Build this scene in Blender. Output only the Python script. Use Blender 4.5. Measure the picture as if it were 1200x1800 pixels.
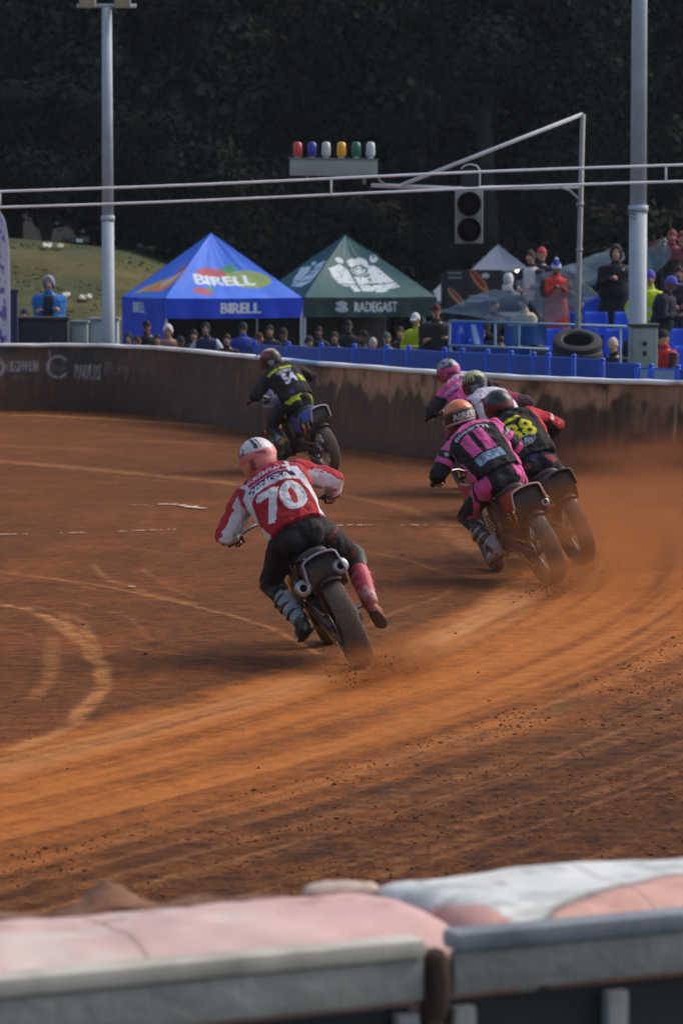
import bpy, bmesh, math, random
import numpy as np
from mathutils import Vector, Matrix
R = math.radians
random.seed(7); RNG = np.random.default_rng(7)
for o in list(bpy.data.objects): bpy.data.objects.remove(o)
SC = bpy.context.scene
# ------------------------------------------------------------------ camera
F, H, PITCH = 6000.0, 2.8, math.atan(.075)
cd = bpy.data.cameras.new('camera'); cam = bpy.data.objects.new('camera', cd); SC.collection.objects.link(cam)
cd.sensor_fit = 'HORIZONTAL'; cd.sensor_width = 36; cd.lens = F/1200*36
cd.clip_end = 3000; cd.clip_start = .1
cam.location = (0, 0, H); cam.rotation_euler = (R(90)-PITCH, 0, 0)
cd.dof.use_dof = True; cd.dof.focus_distance = 24.5; cd.dof.aperture_fstop = 7.5
SC.camera = cam
# ------------------------------------------------------------------ light
SUN_EL, SUN_AZ = 44, 64          # azimuth measured from +Y towards +X
w = bpy.data.worlds.new('World'); SC.world = w; w.use_nodes = True
nt = w.node_tree; nt.nodes.clear()
sky = nt.nodes.new('ShaderNodeTexSky'); sky.sky_type = 'NISHITA'; sky.sun_disc = False
sky.sun_elevation = R(SUN_EL); sky.sun_rotation = R(SUN_AZ); sky.dust_density = 4; sky.air_density = 1.0; sky.ozone_density = 1
bg = nt.nodes.new('ShaderNodeBackground'); bg.inputs[1].default_value = .1
wo = nt.nodes.new('ShaderNodeOutputWorld'); nt.links.new(sky.outputs[0], bg.inputs[0]); nt.links.new(bg.outputs[0], wo.inputs[0])
sl = bpy.data.lights.new('sun', 'SUN'); so = bpy.data.objects.new('sun', sl); SC.collection.objects.link(so)
sl.energy = .62; sl.angle = R(36); sl.color = (1, .97, .94)
sd = Vector((math.sin(R(SUN_AZ))*math.cos(R(SUN_EL)), math.cos(R(SUN_AZ))*math.cos(R(SUN_EL)), math.sin(R(SUN_EL))))
so.rotation_euler = (-sd).to_track_quat('-Z', 'Y').to_euler()
SC.view_settings.view_transform = 'Standard'; SC.view_settings.look = 'None'
SC.view_settings.exposure = .78; SC.view_settings.gamma = 1
SC.render.engine = 'CYCLES'
# ------------------------------------------------------------------ pixel <-> world (photo pixels, 1200 wide)
def ray(px, py):
    x = (px-600)/F; u = (900-py)/F; c, s = math.cos(PITCH), math.sin(PITCH)
    return np.array([x, c+u*s, -s+u*c])
def W(px, py, Y):
    d = ray(px, py); return np.array([0, 0, H])+d*(Y/d[1])
def G(px, py, z=0):
    d = ray(px, py); return np.array([0, 0, H])+d*((z-H)/d[2])
def lin(c):
    c = np.array(c, float)/255.; return tuple(np.where(c <= .04045, c/12.92, ((c+.055)/1.055)**2.4))
# ------------------------------------------------------------------ materials
def mat(name, col, rough=.7, metal=0, attr=False, dirt=0, dscale=12, dcol=(.16, .07, .035), bump=0, bscale=60, var=.12, coat=0, trans=0, sheen=0, emit=0):
    m = bpy.data.materials.new(name); m.use_nodes = True; n = m.node_tree.nodes; L = m.node_tree.links
    b = n['Principled BSDF']; b.inputs['Roughness'].default_value = rough; b.inputs['Metallic'].default_value = metal
    tc = n.new('ShaderNodeTexCoord')
    if attr:
        a = n.new('ShaderNodeAttribute'); a.attribute_name = 'Col'; cs = a.outputs['Color']
    else:
        a = n.new('ShaderNodeRGB'); a.outputs[0].default_value = (*col, 1); cs = a.outputs[0]
    if var:
        nz = n.new('ShaderNodeTexNoise'); nz.inputs['Scale'].default_value = dscale*.7; nz.inputs['Detail'].default_value = 5
        L.new(tc.outputs['Object'], nz.inputs['Vector'])
        mr = n.new('ShaderNodeMapRange'); mr.inputs[1].default_value = .3; mr.inputs[2].default_value = .7
        mr.inputs[3].default_value = 1-var; mr.inputs[4].default_value = 1+var*.6; L.new(nz.outputs[0], mr.inputs[0])
        vm = n.new('ShaderNodeVectorMath'); vm.operation = 'SCALE'; L.new(cs, vm.inputs[0]); L.new(mr.outputs[0], vm.inputs['Scale']); cs = vm.outputs[0]
    if dirt:
        nz = n.new('ShaderNodeTexNoise'); nz.inputs['Scale'].default_value = dscale; nz.inputs['Detail'].default_value = 8; nz.inputs['Roughness'].default_value = .65
        L.new(tc.outputs['Object'], nz.inputs['Vector'])
        mr = n.new('ShaderNodeMapRange'); mr.inputs[1].default_value = .42; mr.inputs[2].default_value = .72
        mr.inputs[3].default_value = dirt*.12; mr.inputs[4].default_value = dirt; L.new(nz.outputs[0], mr.inputs[0])
        mx = n.new('ShaderNodeMix'); mx.data_type = 'RGBA'; mx.inputs[7].default_value = (*dcol, 1)
        L.new(mr.outputs[0], mx.inputs[0]); L.new(cs, mx.inputs[6]); cs = mx.outputs[2]
    L.new(cs, b.inputs['Base Color'])
    if bump:
        nz = n.new('ShaderNodeTexNoise'); nz.inputs['Scale'].default_value = bscale; nz.inputs['Detail'].default_value = 4
        L.new(tc.outputs['Object'], nz.inputs['Vector'])
        bp = n.new('ShaderNodeBump'); bp.inputs['Strength'].default_value = bump; bp.inputs['Distance'].default_value = .02
        L.new(nz.outputs[0], bp.inputs['Height']); L.new(bp.outputs[0], b.inputs['Normal'])
    if coat: b.inputs['Coat Weight'].default_value = coat
    if trans: b.inputs['Alpha'].default_value = 1-trans
    if emit: b.inputs['Emission Color'].default_value = (*col, 1); b.inputs['Emission Strength'].default_value = emit
    return m
M = {}
M['cloth'] = mat('painted_cloth', (1, 1, 1), .85, attr=True, dirt=.13, dscale=9, bump=.7, bscale=28)
M['cloth_clean'] = mat('coat_cloth', (1, 1, 1), .85, attr=True, bump=.4, bscale=14, dscale=6)
M['skin'] = mat('skin', (.5, .3, .22), .55, attr=True, var=.06)
M['paint'] = mat('helmet_paint', (1, 1, 1), .35, attr=True, dirt=.25, dscale=14, var=.05, coat=.3)
M['tentc'] = mat('tent_canvas', (1, 1, 1), .6, attr=True, bump=.3, bscale=3, var=.06, dscale=3)
M['rubber'] = mat('dusty_tyre_rubber', (.09, .068, .052), .95, dirt=.75, dscale=22, dcol=(.17, .115, .08), bump=.5, bscale=90)
M['rubber_blk'] = mat('black_rubber', (.022, .022, .024), .75, dirt=.3, dscale=10, dcol=(.06, .05, .045), bump=.3, bscale=50)
M['steel'] = mat('dull_steel', (.30, .30, .31), .38, 1, dirt=.5, dscale=25)
M['alloy'] = mat('dark_alloy', (.10, .10, .105), .45, .9, dirt=.6, dscale=18)
M['gold'] = mat('gold_anodised', (.45, .24, .05), .35, 1, dirt=.4, dscale=20)
M['blackp'] = mat('black_plastic', (.014, .014, .015), .5, dirt=.45, dscale=14)
M['galv'] = mat('galvanised_pole', (.46, .52, .58), .6, 0, dirt=.25, dscale=3, dcol=(.2, .22, .22), var=.1)
M['white'] = mat('white_paint', (.78, .78, .80), .55, dirt=.2, dscale=6, dcol=(.35, .27, .22))
M['greyp'] = mat('weathered_grey_paint', (.36, .41, .38), .6, dirt=.35, dscale=7, dcol=(.16, .17, .15))
M['darkhole'] = mat('black_inside', (.006, .006, .007), .8, var=0)
M['glove'] = mat('glove_leather', (1, 1, 1), .7, attr=True, dirt=.3, dscale=20)
M['boot'] = mat('boot_plastic', (1, 1, 1), .5, attr=True, dirt=.4, dscale=16, bump=.2)
# ------------------------------------------------------------------ object helpers
def tag(o, label=None, cat=None, group=None, kind=None):
    if label: o['label'] = label
    if cat: o['category'] = cat
    if group: o['group'] = group
    if kind: o['kind'] = kind
    return o
def empty(name, loc=(0, 0, 0), label=None, cat=None, group=None):
    o = bpy.data.objects.new(name, None); SC.collection.objects.link(o); o.location = [float(v) for v in loc]; o.empty_display_size = .2
    return tag(o, label, cat, group)
def origin(o):
    v = np.zeros(3)
    while o is not None: v = v+np.array(o.location); o = o.parent
    return v
def nrm(v): v = np.asarray(v, float); return v/(np.linalg.norm(v)+1e-12)
class MB:
    def __init__(s): s.v = []; s.f = []; s.m = []; s.n = 0; s.mi = 0
    def add(s, v, f):
        v = np.asarray(v, float); b = s.n; s.v.append(v); s.n += len(v)
        for q in f: s.f.append([b+i for i in q]); s.m.append(s.mi)
    def box(s, c, size, rot=None, bev=0):
        x, y, z = [d/2 for d in size]
        if bev:
            bm = bmesh.new(); bmesh.ops.create_cube(bm, size=1)
            for v in bm.verts: v.co = Vector((v.co.x*size[0], v.co.y*size[1], v.co.z*size[2]))
            bmesh.ops.bevel(bm, geom=bm.edges[:], offset=bev, segments=2, affect='EDGES', profile=.6)
            bm.verts.index_update(); V = np.array([v.co[:] for v in bm.verts]); Fc = [[v.index for v in f.verts] for f in bm.faces]; bm.free()
        else:
            V = np.array([[a*x, b*y, d*z] for a in (-1, 1) for b in (-1, 1) for d in (-1, 1)])
            Fc = [(0, 1, 3, 2), (4, 6, 7, 5), (0, 4, 5, 1), (2, 3, 7, 6), (0, 2, 6, 4), (1, 5, 7, 3)]
        if rot is not None: V = V@np.array(rot).T
        s.add(V+np.asarray(c, float), Fc)
    def loft(s, rings, n=16, cap=True):          # ring = (centre, axisU, axisV, ru, rv)
        V = []; a = np.linspace(0, 2*math.pi, n, endpoint=False)
        for c, U, Vv, ru, rv in rings:
            c = np.asarray(c, float)
            V.append(c+np.outer(np.cos(a)*ru, U)+np.outer(np.sin(a)*rv, Vv))
        k = len(rings); Fc = []
        for i in range(k-1):
            for j in range(n):
                j2 = (j+1) % n; Fc.append((i*n+j, i*n+j2, (i+1)*n+j2, (i+1)*n+j))
        V = np.vstack(V)
        if cap:
            c0, c1 = V[:n].mean(0), V[-n:].mean(0); V = np.vstack([V, c0, c1])
            for j in range(n):
                j2 = (j+1) % n; Fc.append((k*n, j2, j)); Fc.append((k*n+1, (k-1)*n+j, (k-1)*n+j2))
        s.add(V, Fc)
    def tube(s, pts, r, n=10, flat=1., sub=0, rnd=True):
        P = [np.asarray(p, float) for p in pts]; rr = list(r) if hasattr(r, '__len__') else [r]*len(P)
        if sub:
            P, rr = smooth_path(P, rr, sub)
        ups = None; rings = []
        for i, p in enumerate(P):
            t = nrm(P[min(i+1, len(P)-1)]-P[max(i-1, 0)])
            if ups is None:
                ref = np.array([0, 0, 1.]) if abs(t[2]) < .9 else np.array([0, 1., 0]); U = nrm(np.cross(t, ref))
            else: U = nrm(ups-t*np.dot(ups, t))
            ups = U; V = np.cross(t, U); rings.append((p, U, V, rr[i], rr[i]*flat))
        if rnd:
            t0 = nrm(P[0]-P[1]); t1 = nrm(P[-1]-P[-2]); a, b = rings[0], rings[-1]; k = .6
            rings = [(a[0]+t0*a[3]*k*.9, a[1], a[2], a[3]*.35, a[4]*.35), (a[0]+t0*a[3]*k*.55, a[1], a[2], a[3]*.8, a[4]*.8)]+rings+[(b[0]+t1*b[3]*k*.55, b[1], b[2], b[3]*.8, b[4]*.8), (b[0]+t1*b[3]*k*.9, b[1], b[2], b[3]*.35, b[4]*.35)]
        s.loft(rings, n)
    def cyl(s, a, b, r, n=14, r2=None):
        a = np.asarray(a, float); b = np.asarray(b, float); s.tube([a, b], [r, r if r2 is None else r2], n, rnd=False)
    def ball(s, c, r, n=16, m=10, rot=None, f=None):
        r = (r, r, r) if not hasattr(r, '__len__') else r; V = []; Fc = []
        for i in range(1, m):
            t = math.pi*i/m
            for j in range(n):
                p = 2*math.pi*j/n; V.append((math.sin(t)*math.cos(p), math.sin(t)*math.sin(p), math.cos(t)))
        V += [(0, 0, 1), (0, 0, -1)]; V = np.array(V)*np.array(r)
        for i in range(m-2):
            for j in range(n): j2 = (j+1) % n; Fc.append((i*n+j, (i+1)*n+j, (i+1)*n+j2, i*n+j2))
        T, B = (m-1)*n, (m-1)*n+1
        for j in range(n): j2 = (j+1) % n; Fc.append((T, j, j2)); Fc.append((B, (m-2)*n+j2, (m-2)*n+j))
        if f: V = f(V)
        if rot is not None: V = V@np.array(rot).T
        s.add(V+np.asarray(c, float), Fc)
    def lathe(s, prof, c, axis=(1, 0, 0), n=48, mod=None, closed=True):   # prof [(r, a)] a along axis
        ax = nrm(axis); ref = np.array([0, 0, 1.]) if abs(ax[2]) < .9 else np.array([0, 1., 0]); U = nrm(np.cross(ax, ref)); Vv = np.cross(ax, U)
        k = len(prof); V = []
        for j in range(n):
            a = 2*math.pi*j/n; d = U*math.cos(a)+Vv*math.sin(a)
            for i, (r, h) in enumerate(prof):
                rr = r+(mod(i, j) if mod else 0); V.append(np.asarray(c, float)+d*rr+ax*h)
        Fc = []
        for j in range(n):
            j2 = (j+1) % n
            for i in range(k if closed else k-1):
                i2 = (i+1) % k; Fc.append((j*k+i, j2*k+i, j2*k+i2, j*k+i2))
        s.add(V, Fc)
    def grid(s, P):                                # P (a,b,3)
        a, b = P.shape[:2]; Fc = [(i*b+j, i*b+j+1, (i+1)*b+j+1, (i+1)*b+j) for i in range(a-1) for j in range(b-1)]
        s.add(P.reshape(-1, 3), Fc)
    def build(s, name, mats, parent=None, local=False, smooth=True, col=None):
        V = np.vstack(s.v)
        if parent is not None and not local: V = V-origin(parent)
        me = bpy.data.meshes.new(name); me.from_pydata(V.tolist(), [], s.f)
        mats = mats if isinstance(mats, (list, tuple)) else [mats]
        for m in mats: me.materials.append(m)
        if len(mats) > 1: me.polygons.foreach_set('material_index', s.m)
        bm = bmesh.new(); bm.from_mesh(me); bmesh.ops.recalc_face_normals(bm, faces=bm.faces[:]); bm.to_mesh(me); bm.free()
        if smooth: me.polygons.foreach_set('use_smooth', [True]*len(me.polygons)); 
        if smooth == 'auto':
            try: me.set_sharp_from_angle(angle=R(38))
            except Exception: pass
        o = bpy.data.objects.new(name, me); SC.collection.objects.link(o); o.parent = parent
        if col is not None: setcol(o, np.tile(np.array(col, float), (len(V), 1)) if np.ndim(col) == 1 else col)
        return o
def smooth_path(P, rr, sub):
    P = [P[0]]+list(P)+[P[-1]]; rr = [rr[0]]+list(rr)+[rr[-1]]; op = []; orr = []
    for i in range(1, len(P)-2):
        for k in range(sub):
            t = k/sub; p0, p1, p2, p3 = P[i-1], P[i], P[i+1], P[i+2]
            op.append(.5*((2*p1)+(-p0+p2)*t+(2*p0-5*p1+4*p2-p3)*t*t+(-p0+3*p1-3*p2+p3)*t**3))
            q0, q1, q2, q3 = rr[i-1], rr[i], rr[i+1], rr[i+2]
            orr.append(.5*((2*q1)+(-q0+q2)*t+(2*q0-5*q1+4*q2-q3)*t*t+(-q0+3*q1-3*q2+q3)*t**3))
    op.append(P[-1]); orr.append(rr[-1]); return op, orr
def setcol(o, C):
    me = o.data; at = me.color_attributes.get('Col') or me.color_attributes.new('Col', 'FLOAT_COLOR', 'POINT')
    A = np.ones((len(me.vertices), 4), np.float32); A[:, :3] = C; at.data.foreach_set('color', A.ravel())
def VN(o):
    me = o.data; n = len(me.vertices); V = np.empty(n*3, np.float32); N = np.empty(n*3, np.float32)
    me.vertices.foreach_get('co', V); me.vertices.foreach_get('normal', N)
    return V.reshape(-1, 3).astype(float)+origin(o), N.reshape(-1, 3).astype(float)
def remesh(o, vox, it=3, fac=.5):
    m = o.modifiers.new('r', 'REMESH'); m.mode = 'VOXEL'; m.voxel_size = vox; m.use_smooth_shade = True
    if it: s = o.modifiers.new('s', 'SMOOTH'); s.iterations = it; s.factor = fac
    dg = bpy.context.evaluated_depsgraph_get(); dg.update()
    me = bpy.data.meshes.new_from_object(o.evaluated_get(dg)); old = o.data; o.modifiers.clear(); o.data = me; bpy.data.meshes.remove(old)
    me.polygons.foreach_set('use_smooth', [True]*len(me.polygons)); return o
def join_into(o, mb):                              # append an MB (world coords) to an object's mesh
    me = o.data; bm = bmesh.new(); bm.from_mesh(me); V = np.vstack(mb.v)-origin(o)
    vs = [bm.verts.new(v) for v in V.tolist()]
    for f in mb.f:
        try: q = bm.faces.new([vs[i] for i in f]); q.smooth = True
        except ValueError: pass
    bm.to_mesh(me); bm.free()
def vnoise(P, seed=0):                             # smooth value noise, P (N,3) -> -1..1
    P = np.asarray(P, float); I = np.floor(P).astype(np.int64); f = P-I; f = f*f*(3-2*f); out = np.zeros(len(P))
    for dx in (0, 1):
        for dy in (0, 1):
            for dz in (0, 1):
                h = ((I[:, 0]+dx)*374761393+(I[:, 1]+dy)*668265263+(I[:, 2]+dz)*2147483647+seed*974634777) & 0xffffffff
                h = ((h ^ (h >> 13))*1274126177) & 0xffffffff; h = (h ^ (h >> 16)) & 0xffff
                out += (h/32767.5-1)*(f[:, 0] if dx else 1-f[:, 0])*(f[:, 1] if dy else 1-f[:, 1])*(f[:, 2] if dz else 1-f[:, 2])
    return out
def fbm(P, o=3, seed=0):
    a = 0; k = 1
    for i in range(o): a = a+vnoise(np.asarray(P)*2**i, seed+i)*k; k *= .5
    return a
def displace(o, amp, sc, seed=0, o_=3):
    V, N = VN(o); d = fbm(V*sc, o_, seed)*amp; V2 = V+N*d[:, None]-origin(o)
    o.data.vertices.foreach_set('co', V2.astype(np.float32).ravel()); o.data.update()
# ------------------------------------------------------------------ lettering
_tt = {}
def text_tris(s, bold=.03):
    k = (s, bold)
    if k in _tt: return _tt[k]
    c = bpy.data.curves.new('t', 'FONT'); c.body = s; c.offset = bold; c.resolution_u = 3; c.align_x = 'LEFT'
    o = bpy.data.objects.new('t', c); SC.collection.objects.link(o); dg = bpy.context.evaluated_depsgraph_get()
    me = o.evaluated_get(dg).to_mesh(); me.calc_loop_triangles()
    T = np.array([[me.vertices[i].co[:2] for i in t.vertices] for t in me.loop_triangles]); o.evaluated_get(dg).to_mesh_clear()
    bpy.data.objects.remove(o); bpy.data.curves.remove(c)
    mn, mx = T.reshape(-1, 2).min(0), T.reshape(-1, 2).max(0); T = (T-mn)/(mx-mn)-.5; _tt[k] = T; return T      # unit box centred
def in_tris(Q, T):
    m = np.zeros(len(Q), bool)
    for a, b, c in T:
        lo = np.minimum(np.minimum(a, b), c); hi = np.maximum(np.maximum(a, b), c)
        k = np.where((Q[:, 0] >= lo[0]) & (Q[:, 0] <= hi[0]) & (Q[:, 1] >= lo[1]) & (Q[:, 1] <= hi[1]) & ~m)[0]
        if not len(k): continue
        q = Q[k]; d = lambda p, r: (r[0]-p[0])*(q[:, 1]-p[1])-(r[1]-p[1])*(q[:, 0]-p[0])
        d1, d2, d3 = d(a, b), d(b, c), d(c, a); m[k] |= ((d1 >= 0) & (d2 >= 0) & (d3 >= 0)) | ((d1 <= 0) & (d2 <= 0) & (d3 <= 0))
    return m
def word(Q, s, cx, cy, wd, ht, bold=.03, arc=0, rot=0, slant=0):
    q = Q-np.array([cx, cy]); c, sn = math.cos(rot), math.sin(rot); q = np.stack([q[:, 0]*c+q[:, 1]*sn, -q[:, 0]*sn+q[:, 1]*c], 1)
    q[:, 1] += arc*(q[:, 0]/wd)**2*4; q[:, 0] -= slant*q[:, 1]
    q = q/np.array([wd, ht]); m = in_tris(q, text_tris(s, .0))
    e = bold*1.45/max(4, len(s))
    for dx, dy in ((e, 0), (-e, 0), (0, bold*.4), (0, -bold*.4)): m |= in_tris(q+np.array([dx, dy]), text_tris(s, .0))
    return m
def poly(Q, pts):
    m = np.zeros(len(Q), bool); n = len(pts)
    for i in range(n):
        x1, y1 = pts[i]; x2, y2 = pts[(i+1) % n]
        if y1 == y2: continue
        c = ((Q[:, 1] > min(y1, y2)) & (Q[:, 1] <= max(y1, y2))); xi = (Q[:, 1]-y1)*(x2-x1)/(y2-y1)+x1; m ^= c & (Q[:, 0] < xi)
    return m
def ell(Q, cx, cy, a, b, rot=0):
    q = Q-np.array([cx, cy]); c, s = math.cos(rot), math.sin(rot); return ((q[:, 0]*c+q[:, 1]*s)/a)**2+((-q[:, 0]*s+q[:, 1]*c)/b)**2 < 1
def segdist(P, pts):                               # distance of points to polyline (any dim), plus arclength param
    best = np.full(len(P), 1e9)
    for a, b in zip(pts[:-1], pts[1:]):
        a, b = np.asarray(a, float), np.asarray(b, float); ab = b-a; t = np.clip((P-a)@ab/(ab@ab+1e-12), 0, 1)
        best = np.minimum(best, np.linalg.norm(P-a-t[:, None]*ab, axis=1))
    return best
# ================================================================== SETTING
def fastgrid(xs, ys):
    X, Y = np.meshgrid(xs, ys); n, m = X.shape; P = np.stack([X.ravel(), Y.ravel(), np.zeros(n*m)], 1)
    i = (np.arange(n-1)[:, None]*m+np.arange(m-1)[None]).ravel(); return P, np.stack([i, i+1, i+m+1, i+m], 1)
def fastmesh(name, P, Q, m, kind=None):
    me = bpy.data.meshes.new(name); me.vertices.add(len(P)); me.vertices.foreach_set('co', P.astype(np.float32).ravel())
    me.loops.add(len(Q)*4); me.loops.foreach_set('vertex_index', Q.astype(np.int32).ravel()); me.polygons.add(len(Q))
    me.polygons.foreach_set('loop_start', np.arange(len(Q), dtype=np.int32)*4); me.update(calc_edges=True); me.polygons.foreach_set('use_smooth', [True]*len(Q))
    me.materials.append(m); o = bpy.data.objects.new(name, me); SC.collection.objects.link(o)
    if kind: o['kind'] = kind
    return o
# --- safety wall path: plan points of the far wall, then round the right of the picture to the foreground
def d_at(ytop): return F*(H-1.2)/(ytop-450)
_w = [(-160, 606.5), (0, 605), (100, 604.5), (190, 606), (300, 612.5), (400, 622), (500, 632), (600, 640), (700, 648), (800, 655), (900, 661), (1050, 666), (1200, 671), (1300, 675)]
WP = [np.array([(px-600)/F*d_at(y), d_at(y)]) for px, y in _w]
WPu = [p[0] for p in _w]
def ground_mat():
    m = mat('red_shale', (1, 1, 1), .95, attr=True, var=0); n = m.node_tree.nodes; L = m.node_tree.links; b = n['Principled BSDF']; b.inputs['Specular IOR Level'].default_value = .15
    tc = n.new('ShaderNodeTexCoord'); a = n['Attribute'] if 'Attribute' in n else [q for q in n if q.type == 'ATTRIBUTE'][0]
    n1 = n.new('ShaderNodeTexNoise'); n1.inputs['Scale'].default_value = 28; n1.inputs['Detail'].default_value = 9; n1.inputs['Roughness'].default_value = .72
    n2 = n.new('ShaderNodeTexNoise'); n2.inputs['Scale'].default_value = 7; n2.inputs['Detail'].default_value = 6
    at = n.new('ShaderNodeAttribute'); at.attribute_name = 'Loose'
    for q in (n1, n2): L.new(tc.outputs['Object'], q.inputs['Vector'])
    ad = n.new('ShaderNodeMath'); ad.operation = 'ADD'; L.new(n1.outputs[0], ad.inputs[0]); L.new(n2.outputs[0], ad.inputs[1])
    mr = n.new('ShaderNodeMapRange'); mr.inputs[1].default_value = .75; mr.inputs[2].default_value = 1.25; mr.inputs[3].default_value = -.5; mr.inputs[4].default_value = .45; L.new(ad.outputs[0], mr.inputs[0])
    mu = n.new('ShaderNodeMath'); mu.operation = 'MULTIPLY_ADD'; L.new(mr.outputs[0], mu.inputs[0]); L.new(at.outputs['Fac'], mu.inputs[1]); mu.inputs[2].default_value = 1
    vm = n.new('ShaderNodeVectorMath'); vm.operation = 'SCALE'; L.new(a.outputs['Color'], vm.inputs[0]); L.new(mu.outputs[0], vm.inputs['Scale']); L.new(vm.outputs[0], b.inputs['Base Color'])
    bp = n.new('ShaderNodeBump'); bp.inputs['Strength'].default_value = .7; bp.inputs['Distance'].default_value = .009; L.new(ad.outputs[0], bp.inputs['Height']); L.new(bp.outputs[0], b.inputs['Normal'])
    return m
MG = ground_mat()
def ribbons(spec):
    return [([G(x, y)[:2] for x, y in pts], wd, k) for pts, wd, k in spec]
TRK = ribbons([
 ([(-40, 1058), (40, 1068), (95, 1092), (150, 1135), (180, 1172), (176, 1215), (140, 1258), (90, 1292), (30, 1318)], .075, 1.0),
 ([(-40, 1000), (100, 1018), (200, 1034), (300, 1056), (400, 1080), (480, 1105), (560, 1150)], .035, .75),
 ([(-40, 1050), (60, 1075), (120, 1098), (160, 1120)], .05, .6), ([(110, 1130), (220, 1137), (330, 1152), (420, 1165)], .025, .45),
 ([(55, 1225), (85, 1196), (95, 1160), (85, 1120)], .07, .45), ([(70, 1068), (110, 1080), (122, 1100)], .05, .5),
 ([(120, 1078), (150, 1100), (170, 1140)], .05, .5), ([(-40, 1100), (30, 1110), (70, 1122)], .03, .45), ([(-40, 1118), (40, 1124)], .03, .4),
 ([(-60, 806), (100, 818), (200, 828), (300, 838), (430, 852)], .22, .65), ([(-60, 812), (60, 817), (140, 826)], .07, .5), ([(200, 838), (290, 846)], .05, .5),
 ([(-80, 728), (60, 730), (200, 737), (340, 746), (470, 757)], .2, 1.0), ([(200, 772), (420, 782)], .25, .35), ([(-80, 780), (150, 790)], .3, .25),
 ([(0, 1002), (90, 1016), (165, 1034)], .03, .5), ([(160, 990), (190, 1020), (260, 1042), (350, 1064)], .045, .45), ([(250, 1000), (300, 1035), (340, 1050)], .04, .35),
 ([(240, 1040), (330, 1062)], .04, .3), ([(140, 1060), (230, 1085), (265, 1125)], .03, .3),
 ([(640, 1190), (740, 1140), (820, 1095), (880, 1055), (915, 1025)], .16, .8), ([(700, 1180), (800, 1140), (900, 1088), (950, 1040)], .10, .55),
 ([(620, 1110), (700, 1075), (770, 1050), (800, 1030)], .05, .3),
 ([(590, 868), (700, 890), (800, 925)], .12, .45), ([(640, 968), (720, 985), (790, 1010)], .06, .35), ([(780, 930), (840, 970), (880, 1000)], .15, .45), ([(630, 1000), (700, 1022)], .05, .3),
 ([(-20, 952), (200, 962), (330, 975)], .05, .2), ([(250, 890), (420, 878), (520, 880)], .05, .35), ([(560, 905), (700, 915), (810, 923)], .1, .3)])
CEN = np.array([-35.4, 36.0])
def track_shade(P):
    X, Y = P[:, 0], P[:, 1]; r = np.hypot(X-CEN[0], Y-CEN[1]); th = np.arctan2(Y-CEN[1], X-CEN[0])*38
    A = np.stack([X, Y, np.zeros(len(X))], 1); big = fbm(A*.45, 3, 3); med = fbm(A*2.2, 3, 9); fine = fbm(A*9, 3, 21)
    st = fbm(np.stack([r*3.2, th*.16, 0*r], 1), 3, 31); st2 = fbm(np.stack([r*11, th*.25, 0*r+5], 1), 3, 41)
    base = np.array(lin((108, 62, 27))); dark = np.array(lin((80, 46, 23))); org = np.array(lin((180, 104, 42))); tan = np.array(lin((190, 128, 76)))
    red = np.array(lin((122, 69, 30)))
    sm = lambda a, b, x: np.clip((x-a)/(b-a), 0, 1)**2*(3-2*np.clip((x-a)/(b-a), 0, 1))
    C = base+(red-base)*sm(-.2, .6, big+st*.4)[:, None]
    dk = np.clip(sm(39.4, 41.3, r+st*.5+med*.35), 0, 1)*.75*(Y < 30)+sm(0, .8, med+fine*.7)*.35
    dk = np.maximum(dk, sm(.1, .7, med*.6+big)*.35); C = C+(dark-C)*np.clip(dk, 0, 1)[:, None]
    wob = st*.28+big*.22
    hi = 39.35+np.clip((Y-20)*.06, -.3, .7)
    dust = sm(37.2, 37.9, r+wob*.7+med*.12)*(1-sm(hi-.6, hi+1.0, r+wob*1.3+med*.2))*sm(44, 33, Y+big*3)
    dust *= np.clip(.84+st2*.45+st*.35+med*.15, 0, 1); dust = np.clip(dust, 0, 1)*.92
    C = C+(org-C)*dust[:, None]
    edge = np.exp(-((r+wob*.25-37.78)/.16)**2)*.75*sm(34, 27, Y)*np.clip(.8+st2*.5, 0, 1)
    l1 = np.exp(-((r+st*.1-40.35)/.035)**2)+np.exp(-((r+st*.12-41.1)/.045)**2)*.9+np.exp(-((r+st*.1-39.6)/.03)**2)*.5
    lt = np.clip(st2*1.4-.25, 0, 1)*.2*sm(36.8, 37.8, r)+l1*.34*np.clip(.6+med, 0, 1)*(Y < 31)+edge
    for pts, wd, k in TRK:
        lo = np.min(pts, 0)-wd*4; hi2 = np.max(pts, 0)+wd*4
        kk = np.where((X > lo[0]) & (X < hi2[0]) & (Y > lo[1]) & (Y < hi2[1]))[0]
        if not len(kk): continue
        q = P[kk][:, :2].copy(); q += (np.stack([med[kk], fine[kk]], 1)*wd*.3); d = segdist(q, pts)
        lt[kk] += np.exp(-(d/(wd*.8))**4)*k*.68*np.clip(.85+.5*fine[kk]+.3*med[kk], 0, 1)
    lt = np.clip(lt, 0, 1); C = C+(tan-C)*lt[:, None]
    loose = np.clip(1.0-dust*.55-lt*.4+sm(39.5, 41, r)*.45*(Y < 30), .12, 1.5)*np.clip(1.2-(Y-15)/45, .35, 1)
    z = (fine*.003+med*.006)*np.clip(1-dust*.7, 0, 1)+np.clip(fbm(A*17, 2, 77)-.2, 0, 1)*.012*sm(39.3, 41, r)*(Y < 32)
    return C, loose, z
def ysteps(a, b, k):
    ys = [a]
    while ys[-1] < b: ys.append(ys[-1]+max(.012, k*ys[-1]**2/16800))
    return np.array(ys)
P1, Q1 = fastgrid(np.arange(-4.4, 5.2, .022), ysteps(13.5, 32, 1.3)); P2, Q2 = fastgrid(np.arange(-16, 7.5, .055), ysteps(32, 67, 1.6))
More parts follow.
